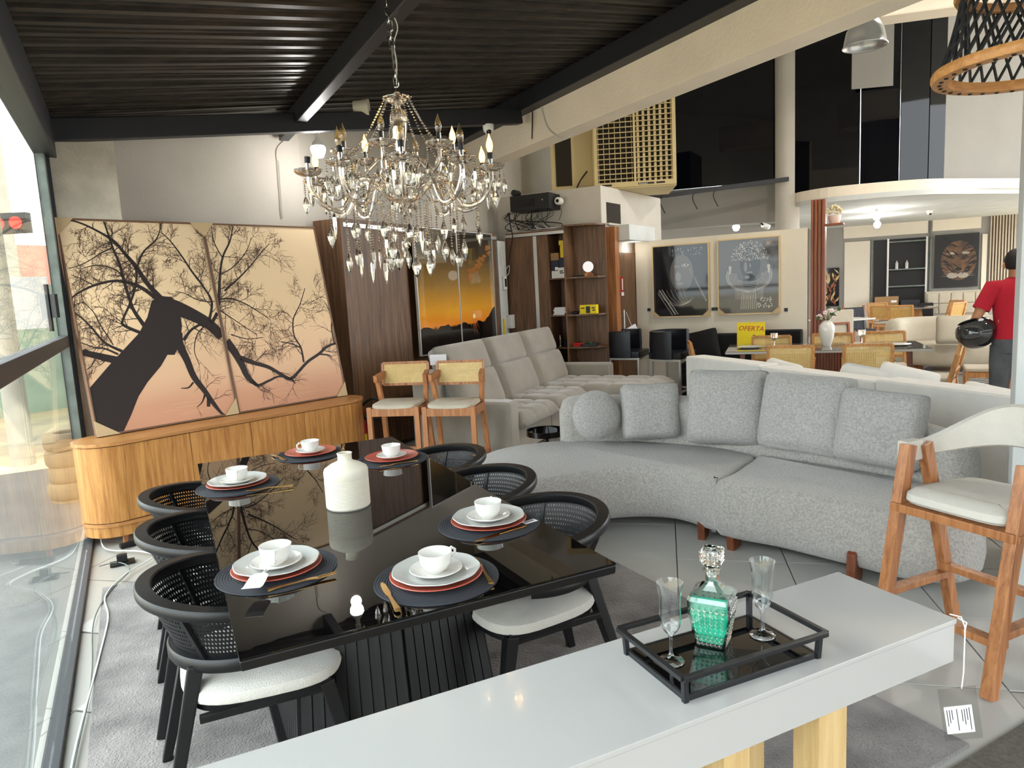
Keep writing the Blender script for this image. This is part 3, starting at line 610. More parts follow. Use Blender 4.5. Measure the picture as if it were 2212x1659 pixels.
for key, x, y, full, wh, ha in SET:
    z = .770; tilt = R(0)
    inst(pm, tl(x, y, z), TT, 'round black coiled placemat of the table setting '+wh, 'placemat', 'placemats'); z += .0046
    inst(pr_, tl(x, y, z), TT, 'terracotta red plate of the table setting '+wh, 'plate', 'red charger plates'); z += .0065 if full else .006
    if full: inst(pg_, tl(x, y, z), TT+R(ha), 'pale grey dinner plate of the table setting '+wh, 'plate', 'grey dinner plates'); z += .0072
    inst(ps_, tl(x, y, z), TT, 'white saucer of the table setting '+wh, 'saucer', 'white saucers'); z += .0048
    hd = {'A': -70, 'B': 215, 'C': 90, 'D': -75, 'E': 42, 'F': 80}[key]
    inst(cp_, tl(x, y, z), R(hd), 'white teacup of the table setting '+wh, 'cup', 'white teacups')
    outx = -1 if x < -.2 else (1 if x > .2 else 0); 
    zf = .7750
    if key == 'A': inst(fk_, tl(x+.02, y-.158, zf), TT+R(-100), 'gold fork beside the plates of the table setting '+wh, 'fork', 'gold forks')
    if key == 'B': inst(kn_, tl(x+.15, y-.10, zf), TT+R(-15), 'gold knife beside the plate of the table setting '+wh, 'knife', 'gold knives'); inst(fk_, tl(x-.152, y-.10, zf), TT+R(10), 'gold fork beside the plate of the table setting '+wh, 'fork', 'gold forks')
    if key == 'C': inst(fk_, tl(x-.11, y-.150, zf), TT+R(-88), 'gold fork beside the plate of the table setting '+wh, 'fork', 'gold forks')
    if key == 'D': inst(fk_, tl(x+.15, y-.150, zf), TT+R(94), 'gold fork beside the plates of the table setting '+wh, 'fork', 'gold forks')
    if key == 'E': inst(kn_, tl(x-.152, y+.05, zf), TT+R(176), 'gold knife beside the plates of the table setting '+wh, 'knife', 'gold knives'); inst(fk_, tl(x+.150, y+.06, zf), TT+R(170), 'gold fork beside the plates of the table setting '+wh, 'fork', 'gold forks')
    if key == 'F': inst(kn_, tl(x-.12, y-.155, zf), TT+R(-80), 'gold knife beside the plates of the table setting '+wh, 'knife', 'gold knives')
# swing tag tied to a cup, barcode tag
tg = thing('price_tag', 'white paper tag on a string hanging from the cup nearest the glass wall', 'tag', tl(-.375, -.645, .842)+Vector((.0, -.05, 0)), R(5)); tg.scale = (1.5, 1.5, 1.5)
mb = MB(); mb.tube([V(0, 0, .0), V(.003, -.012, -.010), V(-.002, -.024, -.02), V(-.008, -.05, -.021)], .0007, 5); mb.tube([V(0, 0, .0), V(.006, -.012, -.010), V(.004, -.03, -.02), V(-.008, -.05, -.021)], .0007, 5); mb.build('string', 'paper', tg)
mb = MB(); mb.loft([[(x*w-.006, y, z), (x*w-.006, y, z+.0006)] if 0 else [(-w-.008, y, z), (w-.008, y, z), (w-.008, y, z+.0006), (-w-.008, y, z+.0006)] for y, z, w in ((-.046, -.0205, .008), (-.056, -.021, .017), (-.085, -.0225, .018), (-.105, -.0230, .018), (-.120, -.020, .0175))]); mb.build('card', 'paper', tg)
mb = MB(); mb.b2(-.028, .028, -.014, .014, 0, .0006); o = tag(mb.build('barcode_label', 'paper'), 'small white barcode label on the placemat beside the sofa-side plates', 'label'); o.location = tl(.49, -.70, .7756); o.rotation_euler = (0, 0, TT+R(10))
mb = MB(); [mb.b2(-.022+k*.004, -.0205+k*.004+(.001 if k % 3 else 0), -.004, .010, .0006, .0008) for k in range(11)]; mb.build('barcode', 'ink', o)
# ribbed bottle vase
mb = MB(); prof = [(.0, 0), (.082, 0), (.086, .004)]
for k in range(22): z = .008+k*.0052; prof += [(.0880, z), (.0865, z+.0026)]
prof += [(.088, .126), (.088, .150), (.084, .160), (.060, .176), (.032, .188), (.028, .193), (.028, .214), (.031, .220), (.028, .2215), (.024, .219), (.023, .19), (.0, .186)]
mb.lathe(prof, 48)
o = tag(mb.build('bottle_vase', 'ceramic_matt', smooth=True), 'white ribbed ceramic bottle vase standing in the middle of the black table', 'vase'); o.location = tl(-.02, -.09, .770)

# ================================================================== WHITE CONSOLE
c0 = Vector((.879, 1.865, 0)); c1 = Vector((1.028, 1.569, 0)); CL = (Vector((-.606, 1.166, 0))-c0).normalized(); CA = atan2(-CL.y, -CL.x); CW = Vector((CL.y, -CL.x, 0))
CN = Vector((-CL.y, CL.x, 0)); CN = CN if CN.dot(c1-c0) > 0 else -CN
CD = (c1-c0).dot(CN); CLEN = 1.75
cc = c0+CL*CLEN/2+CN*CD/2; t = thing('console_table', 'white lacquered console table on pale oak panel legs in the foreground', 'table', cc, CA)
mb = MB(); mb.b2(-CLEN/2, CLEN/2, -CD/2, CD/2, .768, .780); mb.build('console_top', 'white_lacquer', t, bevel=.002, seg=2)
mb = MB(); mb.b2(-CLEN/2+.002, CLEN/2-.002, -CD/2+.003, CD/2-.003, .672, .7665); mb.build('apron', 'white_lacquer', t, bevel=.0015, seg=1)
for x, w_ in ((.434, .084), (.172, .066), (-.238, .066), (-.518, .084)):
    mb = MB(); mb.b2(x, x+w_, -.156, -.085, .013, .672); mb.build('leg', 'wood_pale', t, bevel=.002)
    mb = MB(); mb.b2(x, x+w_, .085, .156, .013, .672); mb.build('leg', 'wood_pale', t, bevel=.002)
def con(x, y, z=0): return cc+Vector((cos(CA), sin(CA), 0))*x+Vector((-sin(CA), cos(CA), 0))*y+Vector((0, 0, z))
# price label on a string
cr = con(CLEN/2, -CD/2, .78); tg = thing('hanging_label', 'printed white price label in a clear sleeve hanging from the console corner', 'label', cr+V(.012, -.004, 0), R(-8))
mb = MB(); mb.tube([V(-.02, .02, .003), V(-.004, .0, .006), V(.004, -.002, -.02), V(.003, -.004, -.13), V(.0, -.004, -.172)], .0016, 6); mb.tube([V(-.012, .0, .004), V(.006, -.004, -.006), V(.002, -.004, -.03)], .0016, 6); mb.build('string', 'paper', tg, smooth=True)
Ml = Matrix.Translation((-.002, -.006, -.235)) @ Matrix.Rotation(R(-9), 4, 'Y')
mb = MB(); mb.box(0, 0, 0, .085, .0008, .135, M=Ml); mb.build('sleeve', 'plastic_film', tg)
mb = MB(); mb.box(-.004, -.0012, -.014, .062, .0006, .07, M=Ml); mb.build('card', 'paper', tg)
mb = MB(); 
for k, (l, o_) in enumerate(((.058, 0), (.030, .012), (.040, .006), (.030, .01), (0, 0), (.056, 0), (0, 0), (.026, .014), (.034, .010), (.042, .006))):
    if l: mb.box(.020-.0055*k, -.0018, -.014+o_, .0018, .0004, l, M=Ml)
mb.build('print', 'ink', tg)
# ---------------- tray
tcen = (at_z(1342, 1410, .787)+at_z(1485, 1505, .787)+at_z(1770, 1415, .787)+at_z(1622, 1330, .787))/4
TRA = atan2(1.42-1.291, .631-.314)+R(1); TX, TY = .345, .205
t = thing('serving_tray', 'black metal tray with a raised rail and black glass base on the console', 'tray', (tcen.x, tcen.y, .780), TRA)
mb = MB(); mb.b2(-TX/2+.004, TX/2-.004, -TY/2+.004, TY/2-.004, .006, .011); mb.build('glass_base', 'black_glass', t, bevel=.001)
mb = MB(); s_ = .012
for a, b in (((-1, -1), (1, -1)), ((1, -1), (1, 1)), ((1, 1), (-1, 1)), ((-1, 1), (-1, -1))): mb.bar((a[0]*TX/2, a[1]*TY/2, .006), (b[0]*TX/2, b[1]*TY/2, .006), .006, .012)
mb.build('base_frame', 'black_metal', t, bevel=.001)
mb = MB(); TX2, TY2 = TX+.03, TY+.03
for a, b in (((-1, -1), (1, -1)), ((1, -1), (1, 1)), ((1, 1), (-1, 1)), ((-1, 1), (-1, -1))): mb.bar((a[0]*TX2/2, a[1]*TY2/2, .058), (b[0]*TX2/2, b[1]*TY2/2, .058), .012, .010)
mb.build('rail', 'black_metal', t, bevel=.0015)
for sx in (-1, 1):
    for sy in (-1, 1): mb = MB(); mb.bar((sx*(TX/2+.002), sy*(TY/2+.002), 0), (sx*(TX/2+.005), sy*(TY/2+.005), .056), .011, .011); mb.build('post', 'black_metal', t, bevel=.001)
# ---------------- flutes
def make_flute():
    t = thing('champagne_flute', 'x', 'glass', group='champagne flutes'); mb = MB(); n = 60
    prof = [(0, 0), (.028, 0), (.029, .002), (.024, .005), (.008, .011), (.0045, .022), (.0040, .045), (.006, .062), (.014, .070), (.0205, .083), (.0225, .102), (.0215, .125), (.0225, .15), (.0285, .178)]
    vs = []; fs = []
    for (r, z) in prof:
        for k in range(n):
            a = 2*pi*k/n; tw = (.0009*cos(14*a+z*150) if .075 < z < .172 and r > .015 else 0); vs.append(((r+tw)*cos(a), (r+tw)*sin(a), z))
    for i in range(len(prof)-1):
        for k in range(n): l = (k+1) % n; fs.append((i*n+k, i*n+l, (i+1)*n+l, (i+1)*n+k))
    mb.add(vs, fs); o = mb.build('flute', 'thin_glass', None, smooth=2); bpy.data.objects.remove(t); return o
fl_ = make_flute(); fl_.name = 'champagne_flute'; tag(fl_, 'twisted clear champagne flute on the tray, left of the decanter', 'glass', 'champagne flutes')
p = at_z(1450, 1428, .7915); fl_.location = (p.x, p.y, .7915)
f2 = fl_.copy(); COL.objects.link(f2); tag(f2, 'twisted clear champagne flute on the tray, right of the decanter', 'glass', 'champagne flutes'); p = at_z(1647, 1372, .7915); f2.location = (p.x, p.y, .7915)
# ---------------- decanter
p = at_z(1540, 1385, .7915); t = thing('decanter', 'square cut glass decanter half full of turquoise liquid', 'decanter', (p.x, p.y, .7915), TRA+R(38))
def sq(h, z, c=.15): k = h*c; return [(-h+k, -h, z), (h-k, -h, z), (h, -h+k, z), (h, h-k, z), (h-k, h, z), (-h+k, h, z), (-h, h-k, z), (-h, -h+k, z)]
def ring8(r, z): return [(r*cos(2*pi*k/8-pi*5/8), r*sin(2*pi*k/8-pi*5/8), z) for k in range(8)]
random.seed(4)
mb = MB(); mb.loft([sq(.030, 0), sq(.033, .004), sq(.046, .075), sq(.047, .108), sq(.044, .118), sq(.026, .132, .35), ring8(.0165, .138), ring8(.0145, .146), ring8(.0145, .162), ring8(.020, .165), ring8(.020, .171), ring8(.0125, .172), ring8(.0115, .146), sq(.024, .128, .35), sq(.040, .114), sq(.041, .075), sq(.028, .008), sq(.02, .007)], cap=True); mb.build('bottle', 'decanter_glass', t)
mb = MB(); mb.loft([sq(.0275, .0085), sq(.0345, .040), sq(.0402, .075), sq(.0405, .083)]); mb.build('liquid', 'liquid_teal', t)
mb = MB()      # raised cut diamonds on the faces
for f in range(4):
    Rm = Matrix.Rotation(f*pi/2, 4, 'Z')
    for i in range(6):
        for j in range(9):
            z = .008+j*.0105; hh = lerp(.033, .047, min(1, z/.09)); x = (i-2.5)/3*hh*.82
            s = .0046; y = -hh; vs = [(x-s, y-.0002, z), (x, y-.0002, z+s*1.15), (x+s, y-.0002, z), (x, y-.0002, z-s*1.15), (x, y-.0022, z)]; mb.add(vs, [(0, 4, 1), (1, 4, 2), (2, 4, 3), (3, 4, 0), (0, 1, 2, 3)], Rm)
mb.build('cut_pattern', 'crystal', t)
mb = MB(); mb.loft([ring8(.011, .155), ring8(.0118, .174), ring8(.010, .176), sq(.0145, .181), sq(.021, .188), sq(.0235, .215), sq(.021, .219), sq(.008, .224)]); mb.build('stopper', 'crystal', t)
mb = MB()
for f in range(4):
    Rm = Matrix.Rotation(f*pi/2, 4, 'Z')
    for i in range(3):
        for j in range(3):
            z = .193+j*.0085; x = (i-1)*.0125; s = .005; y = -.0228; mb.add([(x-s, y, z), (x, y, z+s), (x+s, y, z), (x, y, z-s), (x, y-.0025, z)], [(0, 4, 1), (1, 4, 2), (2, 4, 3), (3, 4, 0), (0, 1, 2, 3)], Rm)
mb.build('stopper_cuts', 'crystal', t)
# ================================================================== CURVED BOUCLE SOFA
def ring_at(poly, i, z): return [(x, y, z) for x, y in inset_poly(poly, i)]
def blob(outline, prof, n=8):
    poly = [(p.x, p.y) for p in catmull([(x, y, 0) for x, y in outline], n, True)]; mb = MB(); mb.loft([ring_at(poly, i, z) for i, z in prof]); return mb
SEATP = [(.10, .075), (.045, .085), (.012, .13), (.0, .21), (.006, .30), (.016, .36), (.028, .395), (.042, .415), (.055, .424)]
so_ = thing('curved_sofa', 'curved light grey boucle sofa with five loose cushions and wooden feet', 'sofa')
outA = [(-.36, 4.78), (-.40, 4.48), (-.22, 4.22), (.10, 4.22), (.42, 4.36), (.72, 4.43), (.98, 4.36), (1.12, 4.16), (1.19, 4.06), (1.33, 4.17), (1.50, 4.40), (1.63, 4.60), (1.50, 4.88), (1.22, 5.14), (.85, 5.34), (.40, 5.42), (.02, 5.34), (-.22, 5.14)]
blob(outA, SEATP).build('seat_module', 'boucle', so_, smooth=2)
outB = [(1.16, 4.08), (1.24, 3.95), (1.44, 3.78), (1.66, 3.53), (1.86, 3.30), (2.06, 3.20), (2.26, 3.27), (2.36, 3.48), (2.36, 3.72), (2.22, 3.98), (2.02, 4.24), (1.84, 4.46), (1.64, 4.65), (1.50, 4.49), (1.30, 4.23)]
blob(outB, SEATP).build('seat_module', 'boucle', so_, smooth=2)
# piped seams along the seat fronts
def seam(outline, i0, i1, ins, z, name='seam'):
    poly = [(p.x, p.y) for p in catmull([(x, y, 0) for x, y in outline], 8, True)]; q = inset_poly(poly, ins); mb = MB(); mb.tube([V(x, y, z) for x, y in q[i0:i1]], .0022, 5); return mb.build(name, 'boucle', so_, smooth=True)
seam(outA, 18, 60, .034, .392); seam(outB, 6, 52, .034, .392)
# low backrest
bpath = catmull([(.36, 5.44, 0), (.66, 5.42, 0), (1.02, 5.30, 0), (1.38, 5.08, 0), (1.68, 4.80, 0), (1.94, 4.50, 0), (2.16, 4.24, 0), (2.38, 3.96, 0), (2.46, 3.70, 0)], 6)
def sweep_wall(path, w, z0, ztop, name, m, par):
    mb = MB(); rings = []; N = len(path)
    for i, p in enumerate(path):
        tn = (path[min(i+1, N-1)]-path[max(i-1, 0)]).normalized(); o = Vector((-tn.y, tn.x, 0)); zt = ztop(i/(N-1)); e = min(1, min(i, N-1-i)/3.0); k = sqrt(max(.02, 1-(1-e)**2)); ww = w*(.35+.65*k)
        H = z0+(zt-z0)*(.80+.20*k); pr = [(-.40, z0), (.40, z0), (.5, z0+.06), (.5, H-.12), (.46, H-.05), (.30, H-.01), (0, H+.005), (-.30, H-.01), (-.46, H-.05), (-.5, H-.12), (-.5, z0+.06)]
        rings.append([p+o*(a*ww)+Vector((0, 0, z)) for a, z in pr])
    mb.loft(rings); return mb.build(name, m, par, smooth=2)
sweep_wall(bpath, .24, .09, lambda t: .76-.10*max(0, (t-.72)/.28)**1.3, 'backrest', 'boucle', so_)
# wooden feet: upright blade with a curved heel
def foot(p, ang):
    mb = MB(); pr = [(-.055, 0), (.06, 0), (.075, .03), (.07, .075), (.02, .085), (-.015, .105), (-.030, .165), (-.045, .182), (-.060, .165), (-.066, .08)]
    mb.prism(pr, -.022, .022, Matrix.Translation(p) @ Matrix.Rotation(ang, 4, 'Z') @ Matrix.Rotation(R(90), 4, 'X')); mb.build('foot', 'wood_foot', so_, bevel=.006, seg=2)
for p, an in (((1.155, 4.26, 0), 62), ((1.285, 4.06, 0), 50), ((1.735, 3.50, 0), 48), ((-.1, 4.40, 0), 90), ((.5, 5.2, 0), -90), ((2.2, 3.85, 0), 220)): foot(V(*p), R(an))
# loose cushions
def pillow(px, py, Y, w, h, t, rz, tilt, label, m='boucle_pillow', roll=0, group='loose cushions on the curved sofa'):
    c = at_y(px, py, Y); mb = MB(); cushion_mesh(mb, w, h, t, 16, power=5); o = mb.build('cushion', m, smooth=2)
    o.location = c; o.rotation_euler = (Matrix.Rotation(rz, 4, 'Z') @ Matrix.Rotation(tilt, 4, 'X') @ Matrix.Rotation(roll, 4, 'Y')).to_euler(); return tag(o, label, 'cushion', group)
c = at_y(1288, 897, 5.12); mb = MB(); mb.lathe([(0, -.075), (.09, -.072), (.15, -.05), (.178, -.012), (.182, 0), (.178, .012), (.15, .05), (.09, .072), (0, .075)], 36)
o = tag(mb.build('round_cushion', 'boucle_pillow', smooth=2), 'round grey cushion at the far left end of the curved sofa', 'cushion', 'loose cushions on the curved sofa'); o.location = c; o.rotation_euler = (R(76), 0, R(8))
mb = MB(); mb.lathe([(.180, -.004), (.186, -.003), (.186, .003), (.180, .004)], 36); mb.build('piping', 'boucle_pillow', o, smooth=True)
pillow(1405, 888, 5.13, .445, .43, .22, R(-3), R(-14), 'small square grey cushion between the round cushion and the tallest cushion')
pillow(1571, 880, 4.86, .575, .55, .26, R(-30), R(-14), 'tallest square grey cushion, third from the left on the curved sofa')
pillow(1741, 893, 4.42, .60, .52, .26, R(-44), R(-16), 'wide square grey cushion, fourth from the left on the curved sofa', roll=R(2))
pillow(1902, 925, 4.03, .50, .46, .24, R(-48), R(-14), 'square grey cushion at the right end, nearest the white bar stool', roll=R(3))

# ================================================================== WHITE SOFA SEEN FROM BEHIND
wa = Vector((1.90, 7.62, 0)); wb_ = Vector((3.12, 4.15, 0)); wdv = (wb_-wa).normalized(); wn = Vector((-wdv.y, wdv.x, 0)); WLN = (wb_-wa).length; wan = atan2(wdv.y, wdv.x)
t = thing('white_sofa', 'long off-white sofa seen from behind, back of the curved grey sofa', 'sofa', wa, wan)
for k, (x0, x1) in enumerate(((0, 1.20), (1.215, 2.50), (2.515, WLN))):
    mb = MB(); mb.b2(x0, x1, 0, .24, .12, .80 if k != 1 else .785); mb.build('back_section', 'linen_white', t, bevel=.035, seg=3)
    mb = MB(); mb.b2(x0, x1, .22, .84, .12, .44); mb.build('seat_section', 'linen_white', t, bevel=.04, seg=3)
mb = MB(); mb.b2(.05, WLN-.05, .05, .80, .0, .12); mb.build('plinth', 'black_satin', t)
def loosep(x, y, z, w, h, an, lb, roll=0):
    p = wa+wdv*x+wn*y; mb = MB(); cushion_mesh(mb, w, h, .18, 12); o = mb.build('cushion', 'linen_white', smooth=2); o.location = (p.x, p.y, z); o.rotation_euler = (Matrix.Rotation(wan+R(an), 4, 'Z') @ Matrix.Rotation(R(-14), 4, 'X') @ Matrix.Rotation(roll, 4, 'Y')).to_euler(); tag(o, lb, 'cushion', 'white cushions on the white sofa')
loosep(1.0, .42, .575, .50, .45, 0, 'white cushion peeking over the white sofa back, farthest from the camera', R(6)); loosep(2.0, .42, .585, .55, .50, 4, 'white cushion peeking over the middle of the white sofa back', R(4)); loosep(2.32, .50, .60, .50, .50, 16, 'white cushion with a raised corner behind the middle of the white sofa', R(10)); loosep(3.1, .42, .56, .5, .45, 0, 'white cushion on the white sofa nearest the white pillar', R(5))

# ================================================================== GREY RECLINER SOFA WITH CHAISE
ro = Vector((-.03, 6.28, 0)); ra = atan2(.907, .42); t = thing('recliner_sofa', 'grey suede corner sofa with tufted seats, tall cushioned back and chaise', 'sofa', ro, ra)
# local x: along the sofa away from camera, local y: towards the back
def rb(name, x0, x1, y0, y1, z0, z1, bv=.04, m='suede'): mb = MB(); mb.b2(x0, x1, y0, y1, z0, z1); return mb.build(name, m, t, bevel=bv, seg=3)
rb('arm', 0, .20, 0, 1.05, .04, .60, .05); rb('arm', 3.12, 3.32, .0, 1.05, .04, .60, .05)
rb('base', .20, 1.15, .06, 1.0, .06, .30, .02); rb('base', 1.16, 2.10, .06, 1.0, .06, .30, .02); rb('base', 2.11, 3.12, -.82, 1.0, .06, .30, .02)
def tuft(x0, x1, y0, y1, z, th, nx, ny, name):
    mb = MB(); N, M_ = nx*8, ny*8; top = []; bot = []
    for i in range(N+1):
        for j in range(M_+1):
            a, b = i/N, j/M_; e = min(1, min(a, 1-a)*9)*1.0; f = min(1, min(b, 1-b)*9); ed = (e**.5)*(f**.5)
            g = 1-.16*max(0, 1-abs((a*nx) % 1-(0 if (a*nx) % 1 < .5 else 1))*7)-.16*max(0, 1-abs((b*ny) % 1-(0 if (b*ny) % 1 < .5 else 1))*7)
            g = g if 0 < i < N and 0 < j < M_ else 1
            top.append((lerp(x0, x1, a), lerp(y0, y1, b), z+th*ed*g)); bot.append((lerp(x0, x1, a), lerp(y0, y1, b), z-th*.35*ed))
    K = len(top); w = M_+1; fs = []
    for i in range(N):
        for j in range(M_): p = i*w+j; fs += [(p, p+w, p+w+1, p+1), (K+p, K+p+1, K+p+w+1, K+p+w)]
    for i in range(N): fs += [(i*w, (i+1)*w, K+(i+1)*w, K+i*w), (i*w+M_, (i+1)*w+M_, K+(i+1)*w+M_, K+i*w+M_)]
    for j in range(M_): fs += [(j, j+1, K+j+1, K+j), (N*w+j, N*w+j+1, K+N*w+j+1, K+N*w+j)]
    mb.add(top+bot, fs); return mb.build(name, 'suede', t, smooth=2)
tuft(.19, 1.16, -.06, .72, .34, .12, 3, 3, 'seat_cushion'); tuft(1.14, 2.12, -.06, .72, .34, .12, 3, 3, 'seat_cushion'); tuft(2.09, 3.14, -.90, .72, .34, .12, 3, 5, 'chaise_cushion')
for k, (x0, x1) in enumerate(((.17, 1.16), (1.15, 2.13), (2.12, 3.14))):
    for (zc, hh, yc, nm) in ((.60, .44, .70, 'back_cushion'), (.93, .36, .84, 'head_cushion')):
        mb = MB(); cushion_mesh(mb, x1-x0, hh, .26, 14, Matrix.Translation(((x0+x1)/2, yc, zc)) @ Matrix.Rotation(R(-20), 4, 'X'), power=6); mb.build(nm, 'suede', t, smooth=2)
rb('back_frame', .02, 3.3, .80, 1.05, .10, .86, .05)
mb = MB(); mb.box(.14, .80, .98, .004, .16, .10, R(20)); mb.build('care_tag', 'paper', t)

# ================================================================== CANE BAR STOOLS (face -Y in local, i.e. seat front at -Y)
def make_bar_stool():
    t = thing('cane_bar_stool', 'x', 'bar stool', group='cane back bar stools')
    for s in (-1, 1):
        mb = MB(); mb.bar((s*.212, -.20, 0), (s*.212, -.20, .665), .042, .042, up=(0, 1, 0)); mb.build('leg', 'wood_stool', t, bevel=.003)
        mb = MB(); mb.bar((s*.222, .25, 0), (s*.205, .13, .665), .040, .045, up=(0, 1, 0)); mb.bar((s*.205, .13, .64), (s*.225, .09, .875), .040, .045, up=(0, 1, 0)); mb.build('leg', 'wood_stool', t, bevel=.003)
        mb = MB(); mb.bar((s*.228, .04, .878), (s*.20, .225, .905), .036, .062); mb.build('arm', 'wood_stool', t, bevel=.004)
        mb = MB(); mb.bar((s*.212, -.19, .615), (s*.206, .14, .615), .03, .07); mb.build('side_rail', 'wood_stool', t, bevel=.003)
        mb = MB(); mb.bar((s*.214, -.20, .20), (s*.219, .22, .20), .026, .04); mb.build('stretcher', 'wood_stool', t, bevel=.003)
    mb = MB(); mb.bar((-.2, -.20, .62), (.2, -.20, .62), .03, .07); mb.build('front_rail', 'wood_stool', t, bevel=.003)
    mb = MB(); mb.bar((-.2, .225, .20), (.2, .225, .20), .026, .045); mb.build('stretcher', 'wood_stool', t, bevel=.003)
    mb = MB(); mb.bar((-.2, -.20, .12), (.2, -.20, .12), .026, .04); mb.build('foot_rest', 'wood_stool', t, bevel=.003)
    mb = MB(); out = []; 
    for k in range(36): a = 2*pi*k/36; out.append((.205*math.copysign(abs(cos(a))**.35, cos(a)), -.02+.20*math.copysign(abs(sin(a))**.35, sin(a))))
    mb.loft([[(x, y, z-.05*max(0, 1-(x/.22)**2)*(0 if z < .66 else 1)*.25) for x, y in inset_poly(out, i)] for i, z in ((.01, .652), (0, .662), (.004, .685), (.02, .697))]); mb.build('seat_pad', 'beige_fabric', t, smooth=True)
    T_ = Matrix.Translation((0, .215, .905)) @ Matrix.Rotation(R(-8), 4, 'X')
    mb = MB(); w, h = .425, .195
    for a, b in (((-w/2, -h/2), (w/2, -h/2)), ((w/2, -h/2), (w/2, h/2)), ((w/2, h/2), (-w/2, h/2)), ((-w/2, h/2), (-w/2, -h/2))): mb.bar(T_ @ V(a[0], 0, a[1]), T_ @ V(b[0], 0, b[1]), .024, .012, up=(0, 1, 0))
    mb.build('back_frame', 'wood_stool', t, bevel=.002)
    mb = MB(); cane_panel(mb, w-.012, h-.012, 34, 15, .42, T_); mb.build('cane_panel', 'cane', t)
    return t
b1 = make_bar_stool(); place(b1, (-1.0, 6.16, 0), R(-9)); b1['label'] = 'left cane backed wooden bar stool with a beige seat, near the wood wall'
b2 = copy_tree(b1); place(b2, (-.50, 6.02, 0), R(-12)); b2['label'] = 'right cane backed wooden bar stool with a beige seat, in front of the recliner sofa'

# ================================================================== WHITE UPHOLSTERED BAR STOOL ON THE RIGHT
f1 = Vector((1.70, 2.42, 0)); f2_ = Vector((1.83, 3.02, 0))
sx_ = (Vector((1.69, 2.41, 0))-Vector((1.66, 2.98, 0))); 
t = thing('white_bar_stool', 'tall bar stool with cream curved back and seat beside the console', 'bar stool', (1.893, 2.775, 0), R(114.8))
# local: front towards +Y side facing the console; x across
def wbar(a, b, w, h, nm, w1=None, h1=None): mb = MB(); mb.bar(a, b, w, h, w1, h1, up=(0, 1, 0)); return mb.build(nm, 'wood_stool', t, bevel=.004)
for s in (-1, 1):
    wbar((s*.232, .30, 0), (s*.232, .13, .865), .045, .048, 'leg', .045, .055)
    wbar((s*.225, -.20, 0), (s*.235, .02, .855), .040, .048, 'leg', .040, .055)
    wbar((s*.232, .255, .235), (s*.228, -.135, .235), .030, .045, 'stretcher')
    wbar((s*.232, .20, .60), (s*.228, -.08, .60), .03, .055, 'side_rail')
wbar((-.25, .185, .605), (.25, .185, .605), .035, .065, 'front_rail'); wbar((-.245, -.12, .275), (.245, -.12, .275), .030, .045, 'stretcher'); wbar((-.25, .245, .20), (.25, .245, .20), .030, .05, 'foot_rest')
mb = MB(); out = []
for k in range(40): a = 2*pi*k/40; sy = sin(a); out.append(((.222 if sy > 0 else .205)*math.copysign(abs(cos(a))**.4, cos(a)), .0+.215*math.copysign(abs(sy)**(.35 if sy > 0 else .7), sy)))
mb.loft([[(x, y, z) for x, y in inset_poly(out, i)] for i, z in ((.012, .632), (0, .645), (.004, .672), (.03, .692), (.07, .700))]); mb.build('seat_pad', 'stool_fabric', t, smooth=True)
mb = MB(); rings = []; n = 40
for i in range(n+1):
    th = R(-100)+R(200)*i/n; f = abs(th)/R(100); x = .262*sin(th); y = .02-.27*cos(th); top = .868+.155*(0.5+.5*cos(min(1, f*1.12)*pi)); bot = .868-.075+.045*(0.5+.5*cos(min(1, f*1.25)*pi)); o_ = Vector((sin(th), -cos(th), 0)); p = V(x, y, 0)
    tk = .020; rings.append([p-o_*tk+V(0, 0, bot+.01), p+V(0, 0, bot), p+o_*tk+V(0, 0, bot+.01), p+o_*tk*1.1+V(0, 0, (top+bot)/2), p+o_*tk+V(0, 0, top-.01), p+V(0, 0, top), p-o_*tk+V(0, 0, top-.01), p-o_*tk*1.1+V(0, 0, (top+bot)/2)])
mb.loft(rings); mb.build('backrest', 'stool_fabric', t, smooth=True)
for s in (-1, 1):
    mb = MB(); mb.box(s*.262, .075, .828, .050, .10, .088, R(-s*4)); mb.build('arm_wrap', 'stool_fabric', t, bevel=.010, seg=2)
# leg of a black stool just cut by the frame
t = thing('black_stool', 'black round legged stool cut off by the right edge of the picture', 'stool', (2.06, 2.33, 0), R(10))
for a in range(4): mb = MB(); an = R(45+90*a); mb.tube([V(.20*cos(an), .20*sin(an), 0), V(.13*cos(an), .13*sin(an), .64)], [.015, .02], 10); mb.build('leg', 'black_wood', t, smooth=True)
mb = MB(); mb.lathe([(0, .63), (.16, .63), (.17, .645), (.165, .67), (.10, .682), (0, .684)], 28); mb.build('seat', 'black_wood', t, smooth=True)
# low round black side table behind the curved sofa
p = at_z(1180, 935, .42); t = thing('side_table', 'low round black side table behind the left end of the curved sofa', 'side table', (p.x, p.y+.02, 0)); R_ = .165
mb = MB(); mb.lathe([(R_*.2, .405), (R_-.01, .405), (R_-.004, .40), (R_, .40), (R_, .445), (R_-.006, .445), (R_-.006, .41), (0, .41)], 36); mb.build('table_top', 'black_glass', t, smooth=True)
mb = MB(); mb.lathe([(0, 0), (.14, 0), (.14, .012), (.02, .02), (.02, .405)], 28); mb.build('stem', 'black_metal', t, smooth=True)
